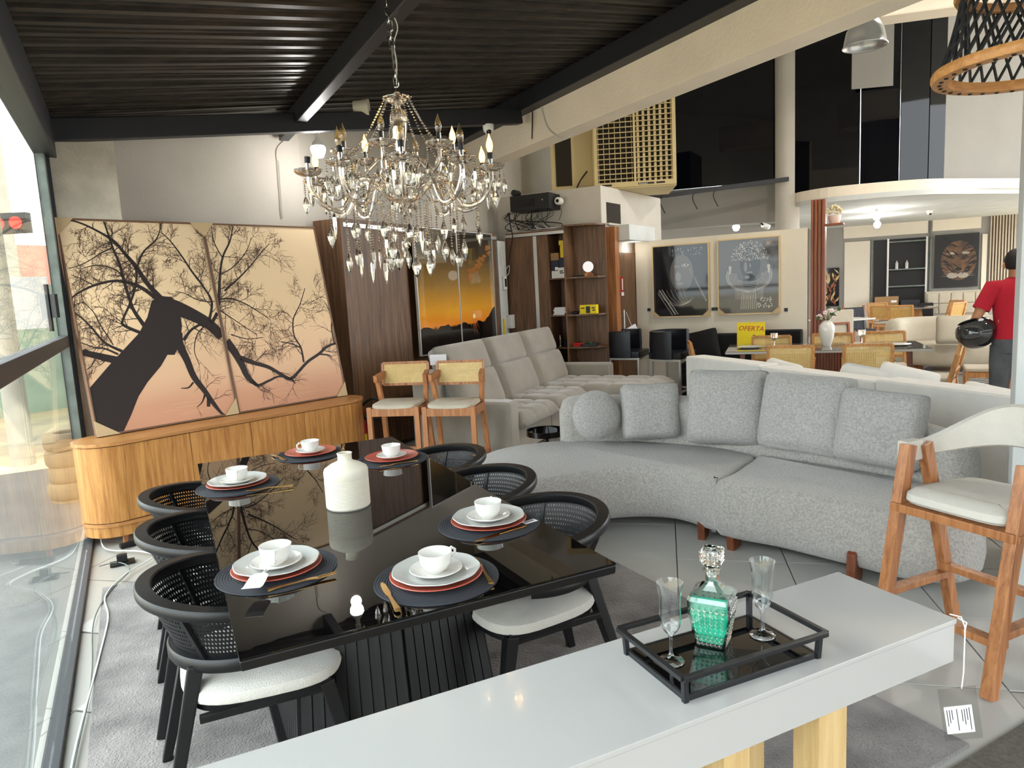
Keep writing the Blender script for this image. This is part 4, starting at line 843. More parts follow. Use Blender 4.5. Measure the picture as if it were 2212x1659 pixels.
# ================================================================== SIDEBOARD
SA = atan2(SS.y, SS.x); o0 = sb(0, 0); t = thing('sideboard', 'long oak sideboard with rounded ends under the tree pictures', 'sideboard', (o0.x, o0.y, 0), SA)
def stad(x0, x1, y0, y1, n=10, ins=0):
    r = (y1-y0)/2-ins; a, b = x0+ins+r, x1-ins-r; c = (y0+y1)/2; return [(b+r*cos(-pi/2+pi*k/n), c+r*sin(-pi/2+pi*k/n)) for k in range(n+1)]+[(a+r*cos(pi/2+pi*k/n), c+r*sin(pi/2+pi*k/n)) for k in range(n+1)]
X0, X1, D_ = -.24, 2.08, .44
mb = MB(); mb.prism(stad(X0-.012, X1+.012, -.012, D_+.012), .695, .72); mb.build('top_board', 'wood_sideboard_top', t, bevel=.004)
mb = MB(); mb.prism(stad(X0+.012, X1-.012, .012, D_-.012), .13, .69); mb.build('carcass', 'wood_walnut', t)
# curved end fronts and flat doors
for nm, ang0, cxn in (('end_front', pi/2, X0+D_/2), ('end_front', -pi/2, X1-D_/2)):
    mb = MB(); r1, r0 = D_/2, D_/2-.016; n = 14; po = [(cxn+r1*cos(ang0+pi*k/n), D_/2+r1*sin(ang0+pi*k/n)) for k in range(n+1)]+[(cxn+r0*cos(ang0+pi*k/n), D_/2+r0*sin(ang0+pi*k/n)) for k in range(n, -1, -1)]
    vs = [(x, y, .165) for x, y in po]+[(x, y, .69) for x, y in po]; N = len(po); fs = [(k, (k+1) % N, N+(k+1) % N, N+k) for k in range(N)]
    for k in range(n): a, b, c, d = k, k+1, N-2-k, N-1-k; fs += [(a, b, c, d), (N+d, N+c, N+b, N+a)]
    mb.add(vs, fs); mb.build(nm, 'wood_sideboard', t, smooth=True)
dw = (X1-X0-D_)/4
for k in range(4):
    x = X0+D_/2+k*dw; mb = MB(); mb.b2(x+.002, x+dw-.002, 0, .016, .165, .69); mb.build('door', 'wood_sideboard', t, bevel=.0015, seg=1)
mb = MB(); mb.prism(stad(X0-.006, X1+.006, -.006, D_+.006), .135, .158); mb.build('belt', 'wood_sideboard_top', t, bevel=.003)
mb = MB(); mb.prism(stad(X0+.006, X1-.006, .006, D_-.006), .06, .135); mb.build('plinth', 'wood_sideboard', t)
for x in (X0+.2, X1-.2):
    for y in (.05, D_-.05): mb = MB(); mb.bar((x-.01, y, 0), (x, y, .06), .022, .022, .035, .035, up=(0, 1, 0)); mb.build('leg', 'wood_stool', t)
# ================================================================== TREE DIPTYCH leaning on the sideboard
Hm = [0.0005779, -8.642e-05, -0.16645796, -0.00014832, -0.0008706, 1.06941746, -0.00015168, 9.72e-06]
def huv(x, y): w = Hm[6]*x+Hm[7]*y+1; return ((Hm[0]*x+Hm[1]*y+Hm[2])/w, (Hm[3]*x+Hm[4]*y+Hm[5])/w)
PW, PH = 1.045, 1.58
ramp_print('print_sepia', [(0, rgb(196, 142, 112)), (.10, rgb(204, 152, 120)), (.22, rgb(222, 180, 144)), (.55, rgb(232, 200, 158)), (1, rgb(228, 202, 164))], 2, .5, (.05, 2.5), 0)
trunk = [(437, 910), (545, 790), (690, 640), (735, 560), (760, 480), (800, 455), (860, 458), (895, 500), (905, 600), (890, 690), (860, 745), (825, 745), (790, 800), (720, 880), (672, 950), (632, 1040), (595, 1140), (545, 1160), (440, 1160)]
BR = [[(840, 500, 70), (880, 512, 74), (960, 545, 64), (1040, 590, 56), (1100, 650, 50), (1150, 710, 42), (1190, 780, 36), (1215, 840, 30), (1240, 870, 24), (1270, 890, 10)],
 [(1185, 755, 30), (1260, 780, 22), (1330, 800, 20), (1400, 840, 18), (1440, 855, 18), (1480, 820, 16), (1530, 770, 16), (1590, 730, 16), (1640, 690, 14), (1700, 670, 10)],
 [(1240, 870, 18), (1270, 890, 14), (1330, 865, 12), (1380, 845, 10), (1440, 855, 10)], [(1590, 730, 10), (1640, 735, 8), (1655, 748, 5)], [(1440, 855, 14), (1460, 878, 5)],
 [(875, 640, 56), (885, 690, 44), (920, 770, 34), (950, 850, 30), (1000, 920, 26), (1040, 980, 22), (1080, 1030, 12), (1105, 1035, 5)], [(945, 880, 9), (920, 905, 7), (885, 908, 4)], [(1000, 940, 10), (985, 975, 6), (958, 1000, 3)], [(1020, 950, 22), (1015, 995, 16)],
 [(805, 465, 28), (740, 390, 22), (690, 310, 20), (640, 250, 16), (590, 190, 14), (510, 140, 10), (420, 100, 8), (340, 85, 5)],
 [(780, 465, 20), (720, 420, 18), (660, 395, 16), (580, 385, 12), (480, 410, 10), (400, 450, 8), (350, 490, 5)],
 [(715, 600, 20), (670, 530, 16), (650, 470, 14), (630, 390, 14), (610, 300, 12), (580, 220, 10), (560, 150, 8), (540, 80, 6)],
 [(700, 640, 16), (620, 605, 14), (612, 580, 10), (650, 500, 10), (680, 420, 10), (690, 330, 9), (640, 250, 8)],
 [(570, 775, 36), (480, 755, 30), (390, 735, 26)], [(600, 730, 14), (520, 690, 10), (460, 620, 8), (400, 560, 6), (350, 530, 4)], [(580, 745, 10), (520, 720, 8), (470, 715, 6), (400, 690, 4)],
 [(1050, 590, 18), (1090, 520, 16), (1100, 440, 16), (1110, 340, 12), (1130, 250, 10), (1170, 170, 8), (1190, 95, 5)],
 [(1040, 580, 14), (1060, 480, 12), (1020, 400, 10), (970, 330, 10), (920, 250, 8), (870, 180, 6), (830, 140, 4)],
 [(1130, 420, 10), (1200, 360, 8), (1270, 290, 6), (1330, 220, 5), (1370, 180, 3)], [(1080, 470, 8), (1150, 460, 8), (1220, 480, 6), (1290, 520, 5), (1350, 560, 3)],
 [(1510, 770, 12), (1500, 700, 10), (1470, 640, 8), (1470, 560, 7), (1510, 480, 5), (1540, 400, 4)], [(1500, 700, 8), (1450, 680, 6), (1400, 672, 4)], [(1675, 680, 10), (1665, 600, 8), (1670, 540, 7), (1640, 470, 4)],
 [(690, 330, 8), (730, 240, 8), (800, 170, 6), (830, 90, 4)], [(910, 670, 16), (950, 620, 12), (1000, 590, 12)], [(1100, 520, 7), (1160, 560, 5), (1220, 600, 4), (1280, 640, 3)], [(1130, 260, 6), (1090, 180, 5), (1080, 100, 3)],
 [(580, 220, 7), (520, 250, 5), (440, 300, 4), (360, 330, 3)], [(480, 410, 5), (420, 380, 4), (370, 360, 3)], [(1060, 480, 6), (990, 470, 5), (930, 440, 4), (880, 430, 3)], [(640, 390, 8), (590, 330, 6), (500, 310, 5), (420, 330, 3)],
 [(1110, 340, 6), (1180, 300, 5), (1250, 220, 4), (1280, 150, 3)], [(1150, 640, 6), (1230, 660, 4), (1310, 650, 3)], [(560, 700, 5), (500, 600, 5), (470, 540, 4), (420, 490, 3)], [(1030, 590, 8), (980, 640, 5), (960, 720, 4), (980, 790, 3)]]
random.seed(11); PXM = .00160
strokes = []
def stroke(pts, m): strokes.append((pts, m))
def twig(x, y, ang, ln, w, lev):
    pts = [(x, y, w)]; n = 4
    for k in range(n): ang += random.uniform(-.35, .35); x += cos(ang)*ln/n; y += sin(ang)*ln/n; pts.append((x, y, max(1.0, w*(1-(k+1)/(n+1)))))
    stroke(pts, 1 if w < 4.5 else 0)
    if lev > 0:
        for k in range(1, n+1):
            for _ in range(2 if lev > 1 else (1 if random.random() < .8 else 2)): twig(pts[k][0], pts[k][1], ang+random.choice((-1, 1))*random.uniform(.35, 1.0), ln*random.uniform(.38, .62), max(1.6, pts[k][2]*.62), lev-1)
for b in BR:
    pts = [(p.x, p.y, p.z) for p in catmull([Vector(p) for p in b], 4)]; stroke([(p.x, p.y, p.z) for p in catmull([Vector(p) for p in b], 16)], 0)
    if b[0][2] <= 36:
        for i in range(2, len(pts)):
            if b[0] in ((1185, 755, 30),) and i < 26: pr = .18
            elif b[0][1] > 840: pr = .12
            else: pr = .62
            if random.random() < pr:
                dx, dy = pts[i][0]-pts[i-1][0], pts[i][1]-pts[i-1][1]; an = atan2(dy, dx)+random.choice((-1, 1))*random.uniform(.4, 1.2); twig(pts[i][0], pts[i][1], an, random.uniform(50, 120), min(5, pts[i][2]*.45), 2 if random.random() < .42 else 1)
    else:
        for i in range(2, len(pts)):
            if random.random() < .30: twig(pts[i][0], pts[i][1], random.uniform(0, 6.28), random.uniform(50, 110), 4, 1)
def lean(side): return Matrix.Translation(sb(-.07+side*PW, .31, .722)) @ Matrix.Rotation(SA, 4, 'Z') @ Matrix.Rotation(R(-11), 4, 'X')
for side in (0, 1):
    t = thing('tree_picture', ('left half' if side == 0 else 'right half')+' of a framed sepia tree photograph leaning above the sideboard', 'picture', group='tree photograph diptych'); t.matrix_world = lean(side)
    mb = MB(); e = .008
    for x0, x1, z0, z1 in ((0, PW, 0, .014), (0, PW, PH-.014, PH), (0, .014, .014, PH-.014), (PW-.014, PW, .014, PH-.014)): mb.b2(x0+.001, x1-.001, -.02, .035, z0, z1)
    mb.build('frame', 'frame_brown', t, bevel=.002, seg=1)
    mb = MB(); mb.b2(0, 1, -.012, .02, 0, 1); cv = mb.build('canvas', 'print_sepia', t); cv.scale = (PW-.026, 1, PH-.026); cv.location = (.013, 0, .013)
    for k in (0, 1):
        mb = MB(); mb2 = MB()
        def put(u, v): return ((u-.5*side)*2*PW, v*PH)
        ok = lambda x, z: .012 < x < PW-.012 and .012 < z < PH-.012
        if k == 0:
            poly = [put(*huv(*p)) for p in trunk]; poly = [(min(PW-.014, max(.014, x)), min(PH-.014, max(.014, z))) for x, z in poly]
            if side == 0: mb.add([(x, -.0132, z) for x, z in poly], [tuple(range(len(poly)))])
        for pts, mm in strokes:
            if mm != k: continue
            for i in range(len(pts)-1):
                (xa, ya, wa_), (xb, yb, wb2) = pts[i], pts[i+1]; A, B = put(*huv(xa, ya)), put(*huv(xb, yb))
                if not (ok(*A) and ok(*B)): continue
                d = Vector((B[0]-A[0], B[1]-A[1])); L_ = d.length
                if L_ < 1e-5: continue
                d /= L_; nx, nz = -d.y, d.x; h0, h1 = wa_*PXM/2, wb2*PXM/2; ex = d*min(h0*.5, .004)
                y = -.0128-.0001*(i % 3)
                mb.add([(A[0]-ex.x+nx*h0, y, A[1]-ex.y+nz*h0), (A[0]-ex.x-nx*h0, y, A[1]-ex.y-nz*h0), (B[0]+ex.x-nx*h1, y, B[1]+ex.y-nz*h1), (B[0]+ex.x+nx*h1, y, B[1]+ex.y+nz*h1)], [(0, 1, 2, 3)])
        if mb.v: mb.build('branch_print' if k == 0 else 'twig_print', 'print_dark' if k == 0 else 'twig', t)['kind'] = 'stuff'
    mb = MB()
    for k in range(5): z = .06+.022*k+random.uniform(-.006, .006); x = random.uniform(.45, .75) if side == 0 else random.uniform(.1, .6); mb.b2(x, x+random.uniform(.12, .3), -.0126, -.0121, z, z+.0022)
    mb.build('water_glint', 'frame_gold', t)['kind'] = 'stuff'
    c_ = .115
    cs = [((0, PH), (c_, PH), (0, PH-c_*1.1)), ((PW, PH), (PW-c_*.9, PH), (PW, PH-c_)), ((0, 0), (c_*1.35, 0), (0, c_*1.0)), ((PW, 0), (PW-c_, 0), (PW, c_*1.1))] if side == 0 else [((0, PH), (c_*.8, PH), (0, PH-c_)), ((PW, 0), (PW-c_, 0), (PW, c_*1.1))]
    for tri in cs:
        mb = MB(); mb.add([(x, -.0235, z) for x, z in tri]+[(x, -.0205, z) for x, z in tri], [(0, 1, 2), (5, 4, 3), (0, 3, 4, 1), (1, 4, 5, 2), (2, 5, 3, 0)]); mb.build('corner_guard', 'cardboard', t)
# ================================================================== FIRE EXTINGUISHER
p = sb(2.19, .40); t = thing('fire_extinguisher', 'red fire extinguisher with a black hose between the sideboard and the wood wall', 'fire extinguisher', p)
mb = MB(); mb.lathe([(0, 0), (.07, 0), (.075, .01), (.075, .40), (.068, .44), (.045, .47), (.022, .48), (.022, .51), (0, .51)], 24); mb.build('cylinder', 'red_paint', t, smooth=True)
mb = MB(); mb.lathe([(.0755, .20), (.0762, .20), (.0762, .32), (.0755, .32)], 24); mb.build('label', 'yellow_box', t, smooth=True)
mb = MB(); mb.bar((-.01, 0, .50), (.08, 0, .545), .02, .012); mb.bar((-.01, 0, .505), (.07, 0, .60), .02, .012); mb.b2(-.02, .02, -.02, .02, .49, .535); mb.build('valve', 'red_dark', t)
mb = MB(); mb.tube(catmull([V(.02, 0, .52), V(.06, -.02, .60), V(.16, -.06, .66), V(.27, -.09, .63), V(.30, -.10, .54), V(.24, -.08, .47), V(.12, -.04, .465), V(.07, -.02, .48)], 6), .013, 8); mb.build('hose', 'cable_black', t, smooth=True)
# ================================================================== WALNUT SLIDING WARDROBE (left back) + sunset picture
F0 = Vector((-1.555, 6.85, 0)); WA = atan2(WD.y, WD.x)
t = thing('sliding_wardrobe', 'tall walnut sliding door wardrobe along the back wall behind the recliner sofa', 'wardrobe', F0, WA)
# local x along the front, local y into the wall
mb = MB(); mb.b2(0, .025, .0, .34, 0, 2.37); mb.build('side_panel', 'wood_walnut', t, bevel=.002, seg=1)
mb = MB(); mb.b2(0.025, 3.12, .0, .34, 2.33, 2.37); mb.build('top_panel', 'wood_walnut', t, bevel=.002, seg=1)
mb = MB(); mb.b2(.03, 3.12, -.012, .03, 2.29, 2.33); mb.build('top_rail', 'aluminium', t)
for (x0, x1, y) in ((.03, 1.06, .012), (1.04, 2.1, .045), (2.08, 3.12, .012)): mb = MB(); mb.b2(x0, x1, y, y+.02, .05, 2.29); mb.build('door', 'wood_walnut', t, bevel=.002, seg=1)
mb = MB(); mb.b2(.03, 3.12, .07, .33, 0, .05); mb.build('plinth', 'wood_walnut', t)
ramp_print('print_sunset', [(0, rgb(20, 16, 16)), (.14, rgb(36, 30, 32)), (.19, rgb(52, 34, 26)), (.21, rgb(236, 140, 40)), (.34, rgb(226, 160, 50)), (.55, rgb(150, 116, 60)), (.8, rgb(74, 64, 50)), (1, rgb(40, 38, 36))], 2, .04, (.05, 5), 1)
pz0, pz1 = .94, 2.34
t = thing('sunset_picture', 'tall glazed sunset landscape in two panels on the walnut wardrobe', 'picture', F0+WD*1.10-Vector((0, 0, 0))+WN*.075, WA)
for k in (0, 1):
    mb = MB(); mb.b2(0, 1, 0, 1, 0, 1); o = mb.build('print_panel', 'print_sunset', t); o.scale = (.87, .02, pz1-pz0); o.location = (.018+k*.885, .012, pz0)
mb = MB()
for x0, x1, z0, z1 in ((0, .016, pz0-.01, pz1+.01), (.884, .902, pz0, pz1), (1.772, 1.788, pz0-.01, pz1+.01), (.016, 1.772, pz1, pz1+.012), (.016, 1.772, pz0-.012, pz0)): mb.b2(x0, x1, .004, .034, z0, z1)
mb.build('frame', 'aluminium', t)
def disc(mb, x, z, r, y, n=16, sx=1, sz=1): mb.add([(x+r*sx*cos(2*pi*k/n), y, z+r*sz*sin(2*pi*k/n)) for k in range(n)], [tuple(range(n))])
mat('sun_print', rgb(255, 236, 170), .3); mat('ray_print', rgb(214, 120, 60), .3); mat('hill_print', rgb(16, 14, 16), .1, coat=.6); mat('cloud_print', rgb(150, 98, 52), .1, coat=.6)
mb = MB(); disc(mb, 1.22, pz0+.37, .03, .0105); mb.build('sun', 'sun_print', t)
mb = MB()
for a, l in ((-90, .26), (-75, .25), (-105, .2), (-55, .2), (-125, .17), (90, .09), (40, .09), (140, .09)):
    c_, s_ = cos(R(a)), sin(R(a)); mb.add([(1.22-s_*.008, .0108, pz0+.37+c_*.008), (1.22+s_*.008, .0108, pz0+.37-c_*.008), (1.22+c_*l, .0108, pz0+.37+s_*l)], [(0, 1, 2)])
mb.build('sun_rays', 'ray_print', t)
mb = MB(); hx = [.018+i*.0292*2 for i in range(31)]; random.seed(3); tops = [pz0+.27+.02*sin(i*.9)+random.uniform(0, .03)+(.16*max(0, (i-24)/6)) for i in range(31)]
vs = [(x, .011, pz0) for x in hx]+[(x, .011, z) for x, z in zip(hx, tops)]; mb.add(vs, [(i, i+1, 32+i, 31+i) for i in range(30)]); mb.build('hills', 'hill_print', t)
mb = MB()
for k in range(46):
    u_ = random.random(); disc(mb, 1.12+.56*u_+random.uniform(-.05, .05), pz0+.84+.36*u_+random.uniform(-.05, .05), random.uniform(.015, .045), .0109-.00002*k, 7, 1.6, .5)
mb.build('clouds', 'cloud_print', t)['kind'] = 'stuff'
# pilaster with cables and meter
pp = F0+WD*3.30+WN*(-.02); t = thing('wall_cable_duct', None, None, pp, WA); t['kind'] = 'structure'
mb = MB(); mb.b2(-.11, .12, 0, .2, 0, 2.28); mb.build('duct_panel', 'plaster_white', t)
mb = MB(); mb.b2(-.02, .07, -.03, 0, 1.62, 1.80); mb.build('meter', 'white_plastic', t, bevel=.008); mb = MB(); mb.b2(.0, .05, -.034, -.03, 1.66, 1.77); mb.build('meter_screen', 'black_satin', t)
mb = MB(); mb.b2(.06, .17, -.07, 0, 1.08, 1.27); mb.build('switch_box', 'white_plastic', t, bevel=.01); mb = MB(); mb.b2(-.06, -.02, -.012, 0, .86, 1.22); mb.build('breaker_strip', 'yellow_box', t)
mb = MB(); mb.tube(catmull([V(-.02, -.02, 2.2), V(-.05, -.03, 2.0), V(-.01, -.03, 1.9), V(.02, -.03, 1.8)], 5), .005, 5); mb.tube(catmull([V(.06, -.03, 1.9), V(.12, -.05, 1.95), V(.1, -.05, 1.85), V(.05, -.03, 1.8)], 5), .004, 5); mb.build('wires', 'cable_white', t, smooth=True)
# ================================================================== WALNUT WARDROBE + OPEN SHELVES (facing the room)
G0 = Vector((.03, 9.94, 0)); t = thing('walnut_wardrobe', 'walnut wardrobe with an open shelf bay and rounded end shelves under the recorder', 'wardrobe', G0, AE1)
def wb(nm, x0, x1, y0, y1, z0, z1, m='wood_walnut'): mb = MB(); mb.b2(x0, x1, y0, y1, z0, z1); return mb.build(nm, m, t, bevel=.002, seg=1)
wb('back_panel', 0, .86, .40, .415, 0, 2.38); wb('side_panel', -.02, 0, 0, .415, 0, 2.38); wb('door', .0, .40, .0, .02, .06, 2.32); wb('door', .455, .60, .0, .02, .06, 2.32); wb('rail', .40, .452, -.006, .03, .06, 2.32, 'aluminium'); wb('top_rail', -.02, .86, -.012, .03, 2.325, 2.365, 'aluminium')
wb('top_panel', -.02, .86, .0, .415, 2.365, 2.385); wb('divider', .60, .615, .0, .40, .05, 2.32); wb('divider', .845, .862, -.01, .415, 0, 2.43)
for z in (.35, .78, 1.22, 1.72): wb('shelf', .615, .845, .01, .40, z, z+.018)
wb('end_back', .862, 1.335, .30, .318, 0, 2.43)
for z in (.78, 1.22, 1.72, 2.41):
    mb = MB(); mb.prism([(.862, .30), (.862, -.0)]+[(.862+.46*sin(R(a)), .30-.30*cos(R(a))) for a in range(10, 91, 10)], z, z+.022); wb_ = mb.build('end_shelf', 'wood_walnut', t)
def inw(x, y, z): return G0+Vector((cos(AE1), sin(AE1), 0))*x+Vector((-sin(AE1), cos(AE1), 0))*y+Vector((0, 0, z))
def small_box(nm, x, y, z, w, d, h, m, lb, cat='box', rz=0, grp=None):
    mb = MB(); mb.b2(-w/2, w/2, -d/2, d/2, 0, h); o = mb.build(nm, m, bevel=.003, seg=1); o.location = inw(x, y, z); o.rotation_euler = (0, 0, AE1+rz); tag(o, lb, cat, grp); return o
small_box('small_box', .675, .12, 1.738, .10, .1, .10, 'white_plastic', 'white carton on the wardrobe bay shelf, left of the printed one'); o = small_box('small_box', .785, .10, 1.738, .11, .1, .14, 'white_plastic', 'taller white printed carton on the wardrobe bay shelf')
mb = MB(); mb.b2(-.03, .03, -.0512, -.05, .06, .075); mb.b2(-.03, .02, -.0512, -.05, .085, .10); mb.build('print', 'ink', o)
o = small_box('small_box', .68, .12, 1.838, .11, .1, .14, 'navy_box', 'navy blue carton stacked on the white carton in the wardrobe bay'); mb = MB(); mb.b2(-.0, .045, -.0512, -.05, .01, .05); mb.build('sticker', 'paper', o)
small_box('small_box', .79, .12, 1.878, .10, .1, .13, 'navy_box', 'navy blue carton on the printed carton in the wardrobe bay'); small_box('small_box', .68, .12, 1.978, .12, .1, .10, 'box_cardboard', 'brown carton on top of the pile in the wardrobe bay'); small_box('small_box', .80, .12, 2.008, .07, .1, .17, 'yellow_box', 'yellow carton standing high in the wardrobe bay'); small_box('yellow_bag', .79, .10, 2.178, .09, .06, .06, 'yellow_box', 'crumpled yellow packet at the top of the wardrobe bay', 'packet', R(12))
for k in range(4):
    mb = MB(); mb.b2(-.09, .09, -.1, .1, 0, .026); o = mb.build('paper_stack', 'paper', bevel=.004); o.location = inw(.73, .15, 1.238+k*.0265); o.rotation_euler = (0, 0, AE1+R((-8, 5, -3, 10)[k])); tag(o, ('bottom', 'second', 'third', 'topmost')[k]+' bundle of white papers in the wardrobe bay', 'papers', 'paper bundles in the wardrobe bay')
t = thing('small_statue', 'small silver figurine on the low shelf of the wardrobe bay', 'figurine', inw(.70, .1, .798)); mb = MB(); mb.lathe([(0, 0), (.022, 0), (.02, .02), (.010, .03), (.018, .05), (.012, .08), (.020, .10), (.012, .12), (.018, .14), (.008, .16), (0, .17)], 12); mb.build('body', 'chrome', t, smooth=True); mb = MB(); mb.b2(-.03, .03, -.03, .03, -.0, .006); mb.build('base', 'black_satin', t)
for k in range(3): mb = MB(); mb.lathe([(0, 0), (.018, 0), (.018, .07+.02*k), (.007, .09+.02*k), (.007, .11+.02*k), (0, .11+.02*k)], 12); o = mb.build('perfume_bottle', 'navy_box', smooth=True); o.location = inw(.75+.035*k, .16, .798); tag(o, ('first', 'second', 'third')[k]+' dark small bottle beside the silver figurine on the low shelf', 'bottle', 'dark bottles in the wardrobe bay')
t = thing('moon_lamp', 'white globe moon lamp on a small wooden stand on the end shelf', 'lamp', inw(1.14, .12, 1.742)); mb = MB(); mb.sphere((0, 0, .125), .072, 20, 14); mb.build('globe', 'moon', t, smooth=True); mb = MB()
for a in (45, -45): mb.bar((-.07*cos(R(a)), -.07*sin(R(a)), .0), (.0, 0, .035), .012, .05, up=(0, 0, 1)); mb.bar((.07*cos(R(a)), .07*sin(R(a)), .0), (0, 0, .035), .012, .05)
mb.build('stand', 'wood_stool', t)
small_box('black_cable_case', .98, .15, 1.742, .16, .06, .02, 'black_satin', 'flat black case on the end shelf beside the moon lamp', 'case')
o = small_box('toy_box', 1.14, .10, 1.242, .24, .08, .12, 'yellow', 'yellow printed carton on the middle end shelf'); mb = MB(); mb.b2(-.03, .03, -.0415, -.04, .01, .10); mb.b2(-.10, -.05, -.0415, -.04, .07, .085); mb.b2(.05, .10, -.0415, -.04, .07, .085); mb.b2(.06, .10, -.0415, -.04, .04, .055); mb.build('print', 'ink', o)
t = thing('game_controller', 'dark blue device lying beside the yellow carton on the middle end shelf', 'device', inw(.94, .12, 1.242)); mb = MB(); mb.sphere((0, 0, .02), .05, 14, 8, (1.3, .8, .5)); mb.build('body', 'navy_box', t, smooth=True); mb = MB(); mb.b2(.04, .14, -.03, .03, .0, .015); mb.build('tray', 'white_plastic', t)
o = small_box('card_reader', .96, .12, .802, .09, .12, .05, 'red_dark', 'red card reader on the low end shelf', 'device', R(-10)); mb = MB(); mb.b2(-.03, .03, -.0, .05, .05, .056); mb.build('screen', 'black_satin', o)
o = small_box('cash_box', 1.13, .12, .802, .20, .16, .045, 'black_satin', 'black device with green stripes beside the red card reader', 'device', R(14)); mb = MB(); mb.b2(-.09, -.08, -.07, .07, .045, .05); mb.b2(.0, .012, -.07, .07, .045, .05); mb.build('stripe', 'green_led', o)
# ================================================================== RECORDER BOX, CAMERAS, CABLES
p = inw(.02, .18, 0); rc = thing('recorder_cabinet', 'black wall-mounted recorder cabinet with cables above the walnut wardrobe', 'cabinet', (p.x, p.y, 2.68), AE1)
mb = MB(); mb.b2(.03, .62, -.12, .27, 0, .21); mb.build('case', 'black_satin', rc, bevel=.004); mb = MB(); mb.b2(.08, .40, -.1235, -.12, .05, .15); mb.build('window', 'black_glass', rc); mb = MB(); mb.lathe([(0, 0), (.010, 0), (.010, .004), (0, .004)], 12, M=Matrix.Translation((.52, -.12, .12)) @ Matrix.Rotation(R(90), 4, 'X')); mb.build('lock', 'chrome', rc)
mb = MB(); mb.tube([V(.08, .05, .255), V(.08, -.09, .255)], .045, 14); mb.build('top_camera', 'black_satin', rc, smooth=True)
random.seed(7); mb = MB()
for k in range(26):
    x0 = random.uniform(-.1, .62); x1 = random.uniform(-.12, .75); mb.tube(catmull([V(x0, -.08+random.uniform(0, .1), 0.0), V(x0+random.uniform(-.08, .08), -.1, -.10), V(x1, -.06+random.uniform(-.05, .1), -.24+random.uniform(-.02, .05)), V(x1+random.uniform(-.15, .2), random.uniform(-.1, .1), -.255)], 4), random.choice((.003, .004, .006)), 4)
mb.tube(catmull([V(.0, -.1, 0), V(.03, -.14, -.2), V(.08, -.2, -.35), V(.03, -.22, -.6), V(-.02, -.2, -.9)], 5), .008, 5); mb.build('cable_bundle', 'cable_black', rc)
mb = MB()
for k in range(8): x0 = random.uniform(-.05, .5); mb.tube(catmull([V(x0, -.05, -.2), V(x0+.08, -.1, -.26), V(x0+.2, 0, -.25)], 4), .004, 4)
mb.build('white_cables', 'cable_white', rc)
def dome_cam(loc, rz, lb, m=None):
    t = thing('security_camera', lb, 'camera', loc, rz); mb = MB(); mb.lathe([(0, .05), (.055, .05), (.055, .02), (.05, -.01), (.03, -.035), (0, -.042)], 18); mb.build('housing', 'white_plastic', t, smooth=True); mb = MB(); mb.sphere((0, -.022, -.015), .030, 14, 10); mb.build('lens', 'black_glass', t, smooth=True); return t
p = DL.lerp(DR, .905); dome_cam((p.x, p.y-.03, p.z-.125), R(10), 'white dome camera under the end of the dark ceiling beam')
p = inw(.70, .30, 2.78); t = thing('security_camera', 'white bullet camera at the right end of the recorder cabinet', 'camera', p, AE1); mb = MB(); mb.lathe([(0, 0), (.05, 0), (.05, .09), (.03, .10), (0, .10)], 18, M=Matrix.Rotation(R(90), 4, 'X')); mb.build('housing', 'white_plastic', t, smooth=True); mb = MB(); mb.lathe([(0, .1), (.024, .1), (.02, .106), (0, .108)], 14, M=Matrix.Rotation(R(90), 4, 'X')); mb.build('lens', 'black_glass', t); mb = MB(); mb.tube(catmull([V(0, -.0, -.05), V(.01, 0, -.15), V(-.03, 0, -.25)], 5), .004, 4); mb.build('cord', 'cable_black', t)
# ================================================================== EVAPORATIVE COOLER ON THE SERVICE ROOM
ac = at_y(1285, 408, 10.25); ac2 = at_y(1462, 402, 10.12); acd = Vector((ac2.x-ac.x, ac2.y-ac.y, 0)); AW = acd.length; aa = atan2(acd.y, acd.x); AZ = ac.z
t = thing('air_cooler', 'large beige evaporative air cooler with grille on top of the service room', 'air cooler', (ac.x, ac.y, AZ), aa)
AH = 1.45
mb = MB(); mb.b2(0, AW, .06, 1.0, 0, AH); mb.build('case', 'ac_dark', t)
mb = MB()
for x0, x1, z0, z1 in ((0, .05, 0, AH), (AW-.05, AW, 0, AH), (.05, AW-.05, 0, .07), (.05, AW-.05, AH-.05, AH), (AW/2-.015, AW/2+.015, .07, AH-.05)): mb.b2(x0, x1, 0, .06, z0, z1)
mb.b2(-.02, 0, .02, 1.0, 0, AH); mb.b2(0, AW, .02, 1.0, -.02, 0); mb.build('frame', 'ac_beige', t)
for k in range(19): mb = MB(); z = .11+k*.07; mb.b2(.05, AW-.05, .005, .03, z, z+.011); mb.build('louver', 'ac_beige', t)
for k in range(7):
    mb = MB(); x = .06+k*.078; mb.b2(x, x+.009, .03, .045, .07, AH-.05); mb.build('upright', 'ac_beige', t)
    mb = MB(); x = AW/2+.035+k*.078; mb.b2(x, x+.034, .035, .055, .07, AH-.05); mb.build('upright', 'ac_beige', t)
mb = MB(); mb.b2(.10, .24, -.002, 0, .02, .045); mb.b2(AW/2+.04, AW/2+.26, -.002, 0, .02, .045); mb.b2(AW-.28, AW-.16, -.002, 0, .02, .045); mb.build('badge', 'print_dark', t)
text_mesh('badge_text', 'Rotoplast', .03, 'paper', t, Matrix.Translation((AW/2+.11, -.003, .032)) @ Matrix.Rotation(R(90), 4, 'X'))
